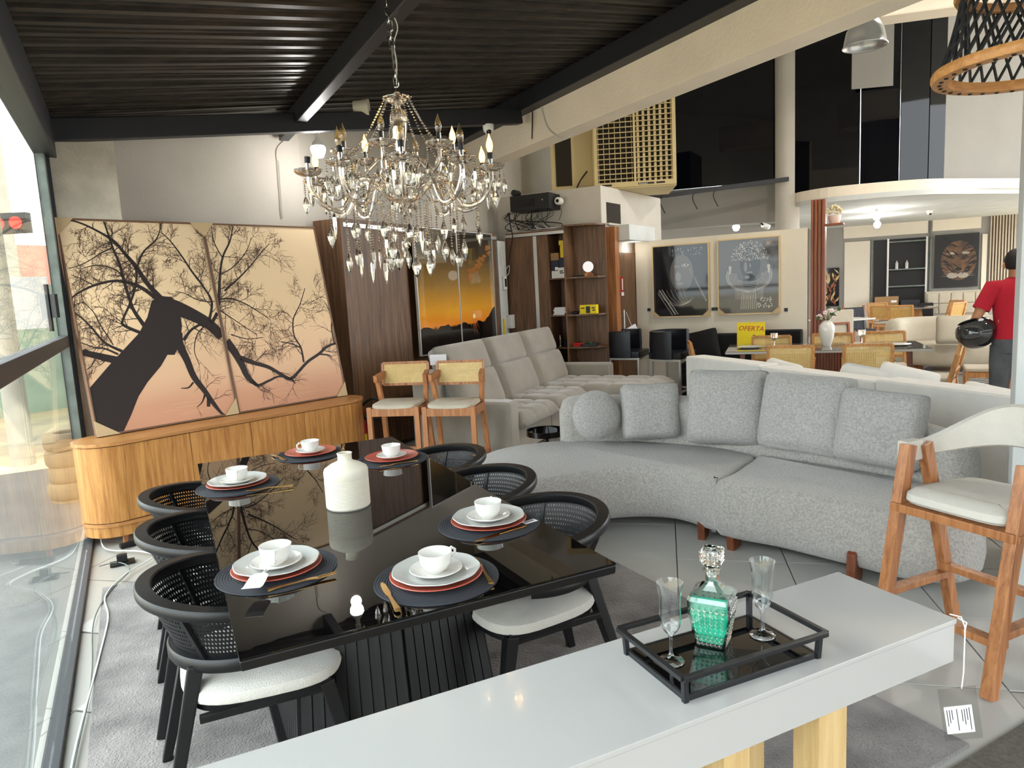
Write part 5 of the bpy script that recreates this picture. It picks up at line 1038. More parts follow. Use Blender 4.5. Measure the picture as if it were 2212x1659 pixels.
# side box of the cooler, left
mb = MB(); mb.b2(-.62, -.02, .25, .9, 0.0, 1.1); mb.build('side_box', 'ac_beige', t, bevel=.01); mb = MB(); mb.b2(-.55, -.32, .235, .25, .10, 1.0); mb.build('side_filter', 'ac_dark', t)
mb = MB(); mb.tube(catmull([V(-.1, .2, .28), V(-.2, .15, .15), V(-.28, .1, .0), V(-.32, .1, -.03)], 5), .012, 6); mb.build('hose', 'cable_black', t)
# ================================================================== BULBS
def bulb(loc, lb, e, r=.055, stem=.10, m='led_white'):
    t = thing('light_bulb', lb, 'light bulb', loc); mb = MB(); mb.lathe([(0, -r*1.35), (r*.6, -r*1.2), (r*.95, -r*.5), (r, 0), (r*.85, r*.25), (0, r*.25)], 20); mb.build('globe', m, t, smooth=True)
    mb = MB(); mb.lathe([(r*.85, r*.2), (r*.7, r*.7), (r*.32, r*1.2), (r*.28, r*1.2+stem*.5), (r*.4, r*1.2+stem*.5), (r*.4, r*1.2+stem), (0, r*1.2+stem)], 16); mb.build('socket', 'white_plastic', t, smooth=True); point_light('bulb_light', (loc[0], loc[1], loc[2]-r*1.6), e, (1, .96, .9), .05).parent = None; return t
tb = (687-90)/(1122-90); p = DL.lerp(DR, tb); b_ = at_y(687, 320, p.y-.03); bulb((b_.x, b_.y, b_.z), 'lit white bulb hanging under the dark ceiling beam left of the chandelier', 14, .066)
mb = MB(); mb.lathe([(0, 0), (.07, 0), (.07, .1), (.075, .1), (.075, .13), (0, .13)], 20, M=Matrix.Rotation(R(90), 4, 'Y')); o = tag(mb.build('porcelain_insulator', 'ceramic_matt', smooth=True), 'cream round socket lying on the dark beam above the white bulb', 'socket'); o.location = (p.x-.06, p.y-.0, p.z+.12)
# ================================================================== CHANDELIER
random.seed(21)
CC = Vector((-.545, 4.0, 0)); t = thing('chandelier', 'crystal chandelier with glass arms, candle bulbs and hanging drops over the table', 'chandelier', CC)
CH = t
mb = MB(); mb.lathe([(.0, 2.08), (.03, 2.085), (.012, 2.10), (.03, 2.115), (.085, 2.135), (.115, 2.165), (.120, 2.185), (.055, 2.19), (.035, 2.21), (.035, 2.25), (.075, 2.262), (.082, 2.275), (.03, 2.28), (.02, 2.29)], 28, scallop=(.03, 14)); mb.build('bowl', 'arm_glass', CH, smooth=True)
mb = MB(); mb.lathe([(.018, 2.29), (.020, 2.32), (.030, 2.42), (.044, 2.50), (.048, 2.56), (.040, 2.60), (.020, 2.62), (.015, 2.64)], 20, scallop=(.02, 10)); mb.build('stem', 'arm_glass', CH, smooth=True)
mb = MB(); mb.lathe([(.012, 2.63), (.03, 2.64), (.075, 2.665), (.078, 2.672), (.03, 2.668), (.014, 2.68), (.014, 2.70), (0, 2.70)], 24, scallop=(.05, 12)); mb.build('crown', 'arm_glass', CH, smooth=True)
mb = MB(); mb.lathe([(0, 2.075), (.012, 2.06), (.018, 2.045), (.006, 2.03), (0, 2.028)], 14); mb.build('finial', 'chrome', CH, smooth=True)
# chain to the ceiling beam
mb = MB(); zt = deck(1.44)-.15; k = 0; z = 2.72
top = uv(1.44, 3.80, 0)-CC
while z < zt-.36:
    z += .05
mb.tube([V(0, 0, 2.70), V(0, 0, 2.74)], .004, 6); mb.build('hook', 'chrome', CH)
def link(zc, off, par, r=.013, l=.030, w=.0035):
    mb = MB(); pts = []
    for i in range(16): a = 2*pi*i/16; pts.append(V(r*cos(a) if par else 0, 0 if par else r*cos(a), zc+(l-r)*math.copysign(1, sin(a))*(1 if abs(sin(a)) > .01 else 0)+r*sin(a))+off)
    mb.tube(pts, w, 6, closed=True); mb.build('chain_link', 'chrome', CH, smooth=True)
link(2.755, V(0, 0, 0), True); link(2.80, V(0, 0, 0), False)
mb = MB(); mb.tube([V(0, 0, 2.82), V(-.006, 0, 2.94)], .010, 8); mb.build('turnbuckle', 'chrome', CH, smooth=True)
zz = 2.955; n = 0
while zz < zt+.12: link(zz, V(-.008-.02*n*.1, 0, 0), n % 2 == 0); zz += .043; n += 1
mb = MB(); mb.tube(catmull([V(.0, .0, 2.72), V(.012, 0, 2.85), V(.004, 0, 2.95), V(.03, 0, 3.03), V(.012, 0, 3.10), V(.02, 0, zt+.05)], 6), .003, 5); mb.build('power_cord', 'cable_white', CH, smooth=True)
drop_me = MB(); drop_me.lathe([(0, .046), (.006, .040), (.017, .014), (.014, .0), (.008, -.016), (0, -.028)], 8); _d = drop_me.build('crystal_drop', 'crystal_drop', CH)
_d.scale = (1, .6, 1); dfirst = True
lance = MB(); lance.lathe([(0, .05), (.007, .03), (.0075, 0), (.004, -.03), (0, -.045)], 6); _l = lance.build('crystal_lance', 'crystal_drop', CH); lfirst = True
def drop(p, rz, sc=1.0, kind=0):
    global dfirst, lfirst
    if kind == 0:
        if dfirst: o = _d; dfirst = False
        else: o = _d.copy(); COL.objects.link(o)
        o.scale = (sc, sc*.62, sc)
    else:
        if lfirst: o = _l; lfirst = False
        else: o = _l.copy(); COL.objects.link(o)
        o.scale = (sc, sc, sc)
    o.location = p; o.rotation_euler = (0, 0, rz)
def beads(pts, name='bead_chain', step=.0145, r=.0062):
    mb = MB(); L = [(pts[i+1]-pts[i]).length for i in range(len(pts)-1)]; tot = sum(L); d = 0; i = 0; acc = 0
    while d <= tot:
        while i < len(L)-1 and acc+L[i] < d: acc += L[i]; i += 1
        p = lerp(pts[i], pts[i+1], (d-acc)/max(L[i], 1e-9)); rr = r*random.uniform(.85, 1.2)
        mb.add([p+V(rr, 0, 0), p+V(0, rr, 0), p+V(-rr, 0, 0), p+V(0, -rr, 0), p+V(0, 0, rr), p+V(0, 0, -rr)], [(0, 1, 4), (1, 2, 4), (2, 3, 4), (3, 0, 4), (1, 0, 5), (2, 1, 5), (3, 2, 5), (0, 3, 5)]); d += step
    mb.build(name, 'bead_glass', CH)['kind'] = 'stuff'
# strands from the crown to the arms
for k in range(10):
    a = 2*pi*k/10+.2; r1 = .26+.03*(k % 2); p0 = V(.072*cos(a), .072*sin(a), 2.655); p1 = V(r1*cos(a), r1*sin(a), 2.36); mid = lerp(p0, p1, .5)+V(0, 0, -.035); beads(catmull([p0, mid, p1], 5), step=.016, r=.0068)
LIT_LOW = {3, 4, 6, 8}; LIT_UP = {2, 4}
def tier(n, r, zb, a0, low):
    for k in range(n):
        a = a0+2*pi*k/n; ca, sa = cos(a), sin(a); rr = r*(1+random.uniform(-.02, .02)); cur = [(.09, zb+(-.10 if low else -.06)), (.17, zb+(-.02 if low else .02)), (.25 if low else .15, zb-.02), (rr*.66, zb-.16 if low else zb-.07), (rr*.86, zb-.155 if low else zb-.07), (rr*.985, zb-.07), (rr, zb)]
        if not low: cur = [(.06, zb-.12), (.11, zb-.02), (.16, zb-.05), (rr*.75, zb-.11), (rr*.97, zb-.07), (rr, zb)]
        arm = thing('arm_mount', None, None) if 0 else None
        mb = MB(); mb.tube(catmull([V(q*ca, q*sa, z) for q, z in cur], 5), .0125 if low else .010, 9); am = mb.build('arm', 'arm_glass', CH, smooth=True)
        P_ = V(rr*ca, rr*sa, zb)
        mb = MB(); mb.lathe([(.010, -.006), (.035, .0), (.062, .014), (.073, .030), (.071, .032), (.058, .019), (.03, .006), (0, .005)], 28, tuple(P_), scallop=(.06, 10)); mb.build('bobeche', 'arm_glass', am, smooth=True)
        mb = MB(); mb.lathe([(.012, 0), (.012, .075), (0, .075)], 12, tuple(P_)); mb.build('candle_sleeve', 'chrome', am, smooth=True)
        lit = (k in LIT_LOW) if low else (k in LIT_UP); tlt = V(0, 0, 1) if not low else V(random.uniform(-.15, .15), random.uniform(-.15, .15), 1).normalized()
        B = P_+V(0, 0, .075); M_ = Matrix.Translation(B) @ tlt.to_track_quat('Z', 'Y').to_matrix().to_4x4()
        if low: mb = MB(); mb.lathe([(.014, -.01), (.015, .022), (.011, .024), (0, .024)], 12, M=M_); mb.build('bulb_holder', 'black_satin', am, smooth=True); zo = .022
        else: zo = 0
        if k % 5 == 4 and not lit and low: continue
        mb = MB(); mb.lathe([(.008, zo), (.014, zo+.012), (.0185, zo+.032), (.016, zo+.055), (.008, zo+.075), (.003, zo+.090), (0, zo+.100)], 14, M=M_); mb.build('flame_bulb', 'flame_lit' if lit else 'glass_amber_thin', am, smooth=True)
        if lit: point_light('candle_light', tuple(CC+B+V(0, 0, .05)), 2.2, (1, .62, .28), .02)
        # drops hanging from the dish
        for q in range(6 if low else 4):
            b = a+2*pi*q/6+.4; e = P_+V(.070*cos(b), .070*sin(b), .022); ln = random.choice((.04, .05, .06, .09)); 
            beads([e, e+V(0, 0, -ln)], step=.0125); drop(e+V(0, 0, -ln-.055), random.uniform(0, 3), random.uniform(1.15, 1.5), 0 if random.random() < .72 else 1)
        # swags to the neighbour
        if low:
            a2 = a+2*pi/n; e = P_+V(0, 0, .02); f = V(r*cos(a2), r*sin(a2), zb+.02); beads(catmull([e, lerp(e, f, .5)+V(0, 0, -.09), f], 7), step=.017); g_ = V(.11*ca, .11*sa, 2.26); beads(catmull([e, lerp(e, g_, .5)+V(0, 0, -.12), g_], 7), step=.017)
pane('glass_amber_thin', (.95, .80, .55), 2.5)
tier(10, .50, 2.245, R(-118), True); tier(6, .30, 2.36, R(-100), False)
# long strands below
for k in range(44):
    a = 2*pi*k/22*1.0+random.uniform(-.1, .1); r1 = (.13, .22, .32, .42)[k % 4]; z0 = 2.10 if r1 < .4 else 2.09; ln = random.choice((.10, .16, .22, .26, .30)) if r1 < .35 else random.choice((.05, .1, .14)); p0 = V(r1*cos(a), r1*sin(a), z0)
    beads([p0, p0+V(0, 0, -ln)], step=.0145); drop(p0+V(0, 0, -ln-.06), random.uniform(0, 3), random.uniform(1.25, 1.7), 0 if random.random() < .8 else 1)

# ================================================================== PORTRAIT PICTURES ON THE PARTITION
PAn = atan2(PD.y, PD.x)
mat('print_black', rgb(26, 27, 30), .05, coat=.15, spec=.35); mat('print_grey', rgb(76, 74, 74), .05, coat=.15, spec=.35); mat('print_skin', rgb(92, 88, 86), .05, coat=.15, spec=.35); mat('print_light', rgb(176, 172, 166), .05, coat=.15, spec=.35); mat('print_grey_light', rgb(112, 106, 102), .05, coat=.15, spec=.35); mat('print_mid', rgb(128, 126, 124), .05, coat=.15, spec=.35)
def rings_(mb, cx, cz, rx, rz, a0, a1, w, y, n=28):
    for i in range(n):
        t0, t1 = a0+(a1-a0)*i/n, a0+(a1-a0)*(i+1)/n; mb.add([(cx+(rx-w)*cos(t0), y, cz+(rz-w)*sin(t0)), (cx+(rx+w)*cos(t0), y, cz+(rz+w)*sin(t0)), (cx+(rx+w)*cos(t1), y, cz+(rz+w)*sin(t1)), (cx+(rx-w)*cos(t1), y, cz+(rz-w)*sin(t1))], [(0, 1, 2, 3)])
def portrait(tx, lb, which):
    W_, H_ = .955, 1.19; t = thing('portrait_picture', lb, 'picture', PA+PD*tx+PN*.035+Vector((0, 0, 1.10 if which == 0 else 1.115)), PAn, 'black and white portraits'); t.scale = (.862, 1, .87)
    for x0, x1, z0, z1 in ((0, W_, 0, .018), (0, W_, H_-.018, H_), (0, .018, .018, H_-.018), (W_-.018, W_, .018, H_-.018)): mb = MB(); mb.b2(x0, x1, -.012, .03, z0, z1); mb.build('frame_rail', 'frame_gold', t)
    mb = MB(); mb.b2(.018, W_-.018, -.004, .02, .018, H_-.018); mb.build('print_sheet', 'print_grey' if which else 'print_black', t)
    y = -.0046; random.seed(5+which)
    def put(nm, m, fn): mb = MB(); fn(mb); o = mb.build(nm, m, t); o['kind'] = 'stuff'; return o
    if which == 0:
        put('face', 'print_skin', lambda mb: (disc(mb, .50, .72, .23, y, 28, .85, 1.3)))
        put('face_light', 'print_mid', lambda mb: (disc(mb, .44, .66, .05, y-.0003, 16, 1, 1.6), disc(mb, .56, .84, .05, y-.0003, 14, 1.4, .6), disc(mb, .47, .55, .06, y-.0003, 14, 1.1, .35)))
        put('eyes', 'print_light', lambda mb: (disc(mb, .42, .83, .03, y-.0006, 12, 1.3, .5), disc(mb, .58, .85, .035, y-.0006, 12, 1.3, .5)))
        put('pupils', 'print_black', lambda mb: (disc(mb, .42, .83, .013, y-.0009), disc(mb, .58, .85, .014, y-.0009)))
        def jew(mb):
            for k in range(60): u = k/59; disc(mb, .64+.26*u, .78-.52*u, .014, y-.0008, 6, 1, .8)
            for k in range(26): u = k/25; disc(mb, .12+.26*u, .45-.40*u, .012, y-.0008, 7, 1.2, .7); disc(mb, .165+.26*u, .455-.40*u, .009, y-.0008, 6); disc(mb, .09+.24*u, .40-.36*u, .007, y-.0008, 6)
            for j in range(7): rings_(mb, .62-.03*j, .78, .12+.05*j, .52+.012*j, R(215), R(300), .0022, y-.0006)
            for k in range(40): disc(mb, .35+random.random()*.5, 1.0+random.random()*.12, .007, y-.0008, 6)
        put('jewellery', 'print_light', jew)
    else:
        put('face', 'print_black', lambda mb: (disc(mb, .51, .80, .16, y, 28, 1.0, 1.75), disc(mb, .50, .5, .11, y, 16, 1, 1.2)))
        put('face_light', 'print_grey_light', lambda mb: (disc(mb, .44, .74, .03, y-.0003, 14, .9, 2.6), disc(mb, .51, .76, .016, y-.0003, 12, .8, 2.2), disc(mb, .50, .655, .045, y-.0004, 14, 1.2, .32), disc(mb, .46, .58, .035, y-.0003, 12, 1.2, .8)))
        def jew(mb):
            for r in range(6): rings_(mb, .49, .60, .20+.024*r, .10+.026*r, R(160), R(380), .003 if r < 5 else .006, y-.0006)
            for k in range(44): a = R(160+220*k/43); disc(mb, .49+.345*cos(a), .60+.25*sin(a), .010, y-.0008, 6)
            for k in range(420): a = random.uniform(0, pi); q = sqrt(random.random()); disc(mb, .50+.29*q*cos(a), .84+.30*q*sin(a), random.uniform(.003, .009), y-.0008-.000001*k, 6, .8, 1.2)
            for ex in (.20, .79):
                for q in range(4): disc(mb, ex, .74-.03*q, .030-.005*q, y-.0007-.0001*q, 10, .8, 1)
            for k in range(26): x = .28+.42*k/25; mb.add([(x, y-.0007, .40-.10*sin(pi*k/25)), (x+.004, y-.0007, .40-.10*sin(pi*k/25)), (x+.004, y-.0007, .24), (x, y-.0007, .24)], [(0, 1, 2, 3)])
            for k in range(9): x = .38+.025*k; mb.add([(x, y-.0007, .36), (x+.009, y-.0007, .36), (x+.009+.02*(k-4)/4, y-.0007, .08), (x+.02*(k-4)/4, y-.0007, .08)], [(0, 1, 2, 3)])
            for k in range(40): disc(mb, .62+.22*random.random(), .10+.16*random.random(), .012, y-.0008, 7)
        put('jewellery', 'print_light', jew)
    for xx, sg_ in ((0, 1), (W_, -1)): mb = MB(); tri = [(xx, 0), (xx+sg_*.14, 0), (xx, .12)]; mb.add([(x, -.0155, z) for x, z in tri]+[(x, -.0125, z) for x, z in tri], [(0, 1, 2), (5, 4, 3), (0, 3, 4, 1), (1, 4, 5, 2), (2, 5, 3, 0)]); mb.build('corner_guard', 'cardboard', t)
portrait(.267, 'framed black and white portrait with a bead strand on the partition, left one', 0); portrait(1.205, 'framed black and white portrait with a round collar on the partition, right one', 1)
# ================================================================== BLACK SOFA, SIGN, BLACK STOOLS
bs = PA+PD*.80+PN*.58; t = thing('black_sofa', 'black fabric sofa in front of the portrait partition', 'sofa', bs, PAn)
def bb(nm, x0, x1, y0, y1, z0, z1, bv=.03): mb = MB(); mb.b2(x0, x1, y0, y1, z0, z1); mb.build(nm, 'black_fabric', t, bevel=bv, seg=2)
bb('base', 0, 1.54, .0, .57, .0, .40); bb('seat', .02, .76, -.02, .36, .40, .50); bb('seat', .78, 1.52, -.02, .36, .40, .50); bb('back', .02, .76, .34, .56, .40, .86); bb('back', .78, 1.52, .34, .56, .40, .90)
mb = MB(); cushion_mesh(mb, .5, .48, .18); o = tag(mb.build('cushion', 'black_fabric', smooth=2), 'black cushion leaning on the black sofa behind the black bar stools', 'cushion'); p = at_y(1515, 738, 9.72); o.location = p+V(0, 0, -.07); o.rotation_euler = (R(-20), R(-12), PAn+R(6))
sp_ = at_y(1622, 700, 9.28); t = thing('offer_sign', 'yellow hand-lettered OFERTA sign on the black sofa', 'sign', (sp_.x, sp_.y, .77), PAn); t.scale = (.83, 1, .83)
mb = MB(); mb.b2(-.215, .215, -.004, .004, -.14, .31); mb.build('board', 'yellow', t); text_mesh('lettering', 'OFERTA', .108, 'red_ink', t, Matrix.Translation((0, -.006, .21)) @ Matrix.Rotation(R(3), 4, 'Y') @ Matrix.Rotation(R(90), 4, 'X'), shear=.25, extr=.001); text_mesh('lettering', '2.', .11, 'ink', t, Matrix.Translation((.05, -.006, .07)) @ Matrix.Rotation(R(90), 4, 'X'), shear=.2, extr=.001)
def make_black_stool():
    t = thing('leather_bar_stool', 'x', 'bar stool', group='black leather bar stools')
    mb = MB(); mb.b2(-.23, .23, -.22, .24, .62, .71); mb.build('seat', 'black_leather', t, bevel=.025, seg=3)
    mb = MB(); rings = []
    for k in range(25):
        th = R(-112)+R(224)*k/24; o_ = V(sin(th), cos(th), 0); p = V(.245*math.copysign(abs(sin(th))**.7, sin(th)), .02+.235*math.copysign(abs(cos(th))**.7, cos(th)), 0); zt_ = .985; rings.append([p-o_*.022+V(0, 0, .64), p+o_*.022+V(0, 0, .62), p+o_*.03+V(0, 0, .80), p+o_*.024+V(0, 0, zt_-.01), p+V(0, 0, zt_), p-o_*.02+V(0, 0, zt_-.01)])
    mb.loft(rings); mb.build('back_shell', 'black_leather', t, smooth=True)
    for sx in (-1, 1):
        for sy in (-1, 1): mb = MB(); mb.bar((sx*.21, sy*.20, 0), (sx*.21, sy*.20, .62), .026, .026); mb.build('leg', 'aluminium', t)
    for z in (.605, .2):
        mb = MB()
        for a, b in (((-1, -1), (1, -1)), ((1, -1), (1, 1)), ((1, 1), (-1, 1)), ((-1, 1), (-1, -1))): mb.bar((a[0]*.21, a[1]*.20, z), (b[0]*.21, b[1]*.20, z), .024, .024)
        mb.build('frame_rail', 'aluminium', t)
    return t
s1 = make_black_stool(); place(s1, (1.64, 9.70, 0), R(62)); s1['label'] = 'black leather bar stool nearer the door, with a steel frame'; s2 = copy_tree(s1); place(s2, (2.14, 9.22, 0), R(50)); s2['label'] = 'black leather bar stool right of the other one, beside the white sofa'
t = thing('white_bag', 'white paper bag hanging from the door handle', 'bag', at_y(1362, 722, 10.0), R(20)); mb = MB(); mb.box(0, 0, 0, .26, .03, .20, M=Matrix.Rotation(R(-24), 4, 'Y')); mb.build('bag_body', 'paper', t, bevel=.006); mb = MB(); mb.tube([V(-.06, 0, .32), V(.03, 0, .10)], .004, 5); mb.build('string', 'cable_white', t)
# ================================================================== SECOND DINING SET
DA = atan2(-.347, .938); DC = Vector((3.66, 8.24, 0)); t = thing('grey_dining_table', 'grey glass topped dining table with ribbed wood base and cane chairs around', 'table', DC, DA)
mb = MB(); mb.b2(-1.06, 1.06, -.48, .48, .735, .762); mb.build('tabletop', 'white_lacquer', t, bevel=.01, seg=2); mb = MB(); mb.b2(-1.055, 1.055, -.475, .475, .762, .768); mb.build('glass_top', 'grey_table', t, bevel=.002)
mb = MB(); mb.b2(-.55, .55, -.2, .2, 0, .735); mb.build('pedestal', 'wood_walnut', t)
for k in range(36): mb = MB(); x = -.54+k*.0305; mb.b2(x, x+.022, -.222, -.2, 0.02, .73); mb.build('lath', 'wood_red', t)
for x in (-.9, .9): mb = MB(); mb.bar((x, -.3, 0), (x*.97, -.25, .735), .04, .04, .055, .055); mb.build('leg', 'wood_foot', t)
def make_cane_chair(cm='cane', wm='wood_oak'):
    t = thing('cane_chair', 'x', 'chair', group='cane back dining chairs')
    for s in (-1, 1):
        mb = MB(); mb.bar((s*.215, .22, 0), (s*.215, .22, .44), .04, .035); mb.build('leg', wm, t, bevel=.003)
        mb = MB(); mb.bar((s*.225, -.27, 0), (s*.22, -.20, .44), .035, .045, up=(0, 1, 0)); mb.bar((s*.22, -.20, .43), (s*.235, -.27, .72), .035, .05, up=(0, 1, 0)); mb.build('leg', wm, t, bevel=.003)
        mb = MB(); mb.bar((s*.215, .2, .40), (s*.218, -.2, .40), .03, .055); mb.build('side_rail', wm, t)
    mb = MB(); mb.bar((-.21, .22, .40), (.21, .22, .40), .03, .055); mb.build('front_rail', wm, t); mb = MB(); mb.bar((-.21, -.2, .40), (.21, -.2, .40), .03, .055); mb.build('rear_rail', wm, t)
    mb = MB(); mb.b2(-.22, .22, -.21, .24, .435, .475); mb.build('seat_pad', 'beige_fabric', t, bevel=.018, seg=3)
    T_ = Matrix.Translation((0, -.262, .70)) @ Matrix.Rotation(R(12), 4, 'X'); mb = MB(); w, h = .46, .30
    for a, b in (((-w/2, -h/2), (w/2, -h/2)), ((w/2, -h/2), (w/2, h/2)), ((w/2, h/2), (-w/2, h/2)), ((-w/2, h/2), (-w/2, -h/2))): mb.bar(T_ @ V(a[0], 0, a[1]), T_ @ V(b[0], 0, b[1]), .03, .036, up=(0, 1, 0))
    mb.build('back_frame', wm, t, bevel=.003); mb = MB(); cane_panel(mb, w-.03, h-.03, 26, 16, .42, T_); mb.build('cane_panel', cm, t); return t
cch = make_cane_chair()
def dl_(x, y): return DC+Vector((cos(DA), sin(DA), 0))*x+Vector((-sin(DA), cos(DA), 0))*y
csp = [(-.36, -.52, 0, 'cane chair with its back to the camera, left of the two behind the white sofa'), (.40, -.50, 0, 'cane chair with its back to the camera, right of the two behind the white sofa'), (-1.22, .02, -80, 'cane chair seen edge-on at the left end of the grey table'), (-.55, .37, 180, 'cane chair on the far side of the grey table under the yellow sign'), (.18, .52, 180, 'cane chair on the far side of the grey table behind the flower vase'), (.78, .62, 180, 'cane chair on the far side of the grey table, right of the flower vase'), (1.05, -.42, 72, 'cane chair pulled out at the right end of the grey table')]
for i, (x, y, a, lb) in enumerate(csp): o = cch if i == 0 else copy_tree(cch); place(o, dl_(x, y), DA+R(a)); o['label'] = lb
def plate_at(x, y, lb): 
    o = pg_.copy(); COL.objects.link(o); p = dl_(x, y); o.location = (p.x, p.y, .768); tag(o, lb, 'plate', 'plates on the grey table'); mb = None
    o.scale = (1.15, 1.15, .7)
plate_at(-.80, -.02, 'pale plate on the left end of the grey glass table'); plate_at(.78, -.05, 'pale plate on the right end of the grey glass table')
def goblet(x, y, lb):
    p = dl_(x, y); mb = MB(); mb.lathe([(0, 0), (.034, 0), (.034, .003), (.006, .012), (.005, .07), (.02, .085), (.038, .11), (.042, .165)], 16); o = tag(mb.build('goblet', 'bead_glass'), lb, 'glass', 'goblets on the grey table'); o.location = (p.x, p.y, .768)
goblet(-.52, .05, 'cut glass goblet at the left end of the grey glass table'); goblet(.45, .20, 'cut glass goblet at the right end of the grey glass table')
p = dl_(.06, .04); t = thing('flower_vase', 'white urn vase with pink and white flowers on the grey table', 'vase', (p.x, p.y, .768))
mb = MB(); mb.lathe([(0, 0), (.045, 0), (.05, .01), (.075, .10), (.088, .18), (.085, .235), (.06, .275), (.036, .29), (.036, .30), (.030, .30), (.03, .28), (0, .27)], 28); mb.build('vase_body', 'porcelain', t, smooth=True)
random.seed(9)
for k in range(16):
    a = random.uniform(0, 6.28); l = random.uniform(.05, .15); tip = V(l*cos(a)*1.1, l*sin(a), .33+random.uniform(0, .11)); mb = MB(); mb.tube([V(0, 0, .27), lerp(V(0, 0, .27), tip, .5)+V(0, 0, .03), tip], .003, 4); st = mb.build('flower_stem', 'leaf', t)
    mb = MB(); 
    for q in range(5): b = 2*pi*q/5; mb.sphere((tip.x+.014*cos(b), tip.y+.006, tip.z+.014*sin(b)), .012, 6, 4, (1, .6, 1))
    mb.build('blossom', random.choice(('petal', 'petal', 'petal_dark', 'leaf')), st)
# ================================================================== SLATTED POST WITH POT
pp = PB+PD*.09+PN*(-.02); t = thing('slatted_post', 'reddish slatted wooden post with a small shelf at the end of the partition', 'post', pp, PAn)
mb = MB(); mb.b2(-.05, .12, .02, .16, 0, 2.57); mb.build('core', 'wood_foot', t)
for k in range(4): mb = MB(); x = -.05+k*.045; mb.b2(x, x+.03, -.015, .02, 0, 2.57); mb.build('slat', 'wood_red', t)
mb = MB(); mb.b2(.12, .34, -.10, .12, 2.225, 2.245); mb.build('shelf', 'wood_red', t)
p = pp+PD*.23; t = thing('dried_flower_pot', 'pink pot of dried cream flowers on the slatted post shelf', 'plant', (p.x, p.y, 2.245)); mb = MB(); mb.lathe([(0, 0), (.055, 0), (.075, .05), (.08, .10), (.07, .105), (0, .10)], 20); mb.build('pot', 'pink_pot', t, smooth=True)
mb = MB()
for k in range(90):
    a = random.uniform(0, 6.28); f = random.uniform(0, 1.5); q = random.uniform(.07, .10); mb.sphere((q*cos(a)*cos(f), q*sin(a)*cos(f), .13+q*sin(f)*1.05), .014, 5, 4)
mb.build('flower_ball', 'dry_flower', t)['kind'] = 'stuff'
# ================================================================== FAR ROOM
def floor_at(px, Y): p = at_y(px, 700, Y); return Vector((p.x, p.y, 0))
ftc = floor_at(1958, 16.2); t = thing('far_dining_table', 'small round wooden dining table far back with cane chairs', 'table', ftc, R(-20))
mb = MB(); mb.lathe([(0, .735), (.62, .735), (.64, .75), (.62, .768), (0, .768)], 32); mb.build('tabletop', 'grey_table', t, smooth=True)
for a in (45, 135, 225, 315): mb = MB(); mb.bar((.42*cos(R(a)), .42*sin(R(a)), 0), (.30*cos(R(a)), .30*sin(R(a)), .735), .09, .05); mb.build('leg', 'wood_oak', t)
mb = MB(); mb.lathe([(0, .768), (.14, .77), (.15, .78), (0, .778)], 20); o = tag(mb.build('magazine', 'petal'), 'pinkish folded magazine lying on the far round table', 'magazine'); o.location = ftc+V(-.15, -.1, 0)
fch = make_cane_chair('cane_dark', 'wood_oak')
fsp = [(-.62, -.35, -60, 'far oak chair seen from the side, left of the round table'), (-.45, -.62, -35, 'far oak chair just right of the leftmost one at the round table'), (-.12, .80, 180, 'far cane chair behind the round table'), (.52, -.62, 25, 'far cane chair with its back to the camera at the round table'), (.98, .15, 95, 'far cane chair at the right side of the round table')]
for i, (x, y, a, lb) in enumerate(fsp): o = fch if i == 0 else copy_tree(fch); place(o, ftc+V(x, y, 0), R(a)); o['label'] = lb; o['group'] = 'far cane chairs'; 
# strap chair
t = thing('strap_chair', 'far lounge chair of woven black straps on a dark wood frame', 'chair', floor_at(1853, 15.2), R(8))
T_ = Matrix.Translation((0, .1, .62)) @ Matrix.Rotation(R(-14), 4, 'X')
for k in range(9): mb = MB(); mb.box(-.20+k*.05, 0, 0, .038, .006, .50, M=T_); mb.build('strap', 'mesh_strap', t); mb = MB(); mb.box(0, -.008, -.22+k*.055, .46, .006, .040, M=T_); mb.build('strap', 'mesh_strap', t)
for s in (-1, 1): mb = MB(); mb.bar((s*.25, .25, 0), (s*.24, .16, .90), .035, .035); mb.build('leg', 'wood_red', t); mb = MB(); mb.bar((s*.25, -.3, 0), (s*.25, -.25, .38), .035, .035); mb.build('leg', 'wood_red', t); mb = MB(); mb.bar((s*.25, -.28, .38), (s*.25, .2, .36), .035, .04); mb.build('side_rail', 'wood_red', t)
mb = MB(); mb.b2(-.24, .24, -.28, .2, .37, .40); mb.build('seat', 'mesh_strap', t)
# beige chair and little white table beside the post
t = thing('beige_chair', 'beige upholstered chair with wood frame seen from behind right of the slatted post', 'chair', floor_at(1797, 11.9), R(6))
mb = MB(); mb.box(0, -.2, .80, .50, .07, .42); mb.build('backrest', 'beige_fabric', t, bevel=.03, seg=3); mb = MB(); mb.box(0, .03, .45, .48, .46, .08); mb.build('seat', 'beige_fabric', t, bevel=.025, seg=2)
for s in (-1, 1): mb = MB(); mb.bar((s*.2, -.24, 0), (s*.14, -.245, .80), .035, .03); mb.build('leg', 'wood_red', t); mb = MB(); mb.bar((s*.2, .22, 0), (s*.19, .2, .42), .035, .03); mb.build('leg', 'wood_red', t)
mb = MB(); mb.bar((-.15, -.25, .79), (.15, -.25, .79), .03, .03); mb.build('rear_rail', 'wood_red', t)
t = thing('white_square_table', 'white square table on black legs behind the beige chair', 'table', floor_at(1815, 13.3), R(20)); mb = MB(); mb.b2(-.42, .42, -.42, .42, .735, .765); mb.build('tabletop', 'white_lacquer', t, bevel=.004)
for sx in (-1, 1):
    for sy in (-1, 1): mb = MB(); mb.bar((sx*.34, sy*.34, 0), (sx*.28, sy*.28, .735), .03, .03); mb.build('leg', 'black_wood', t)
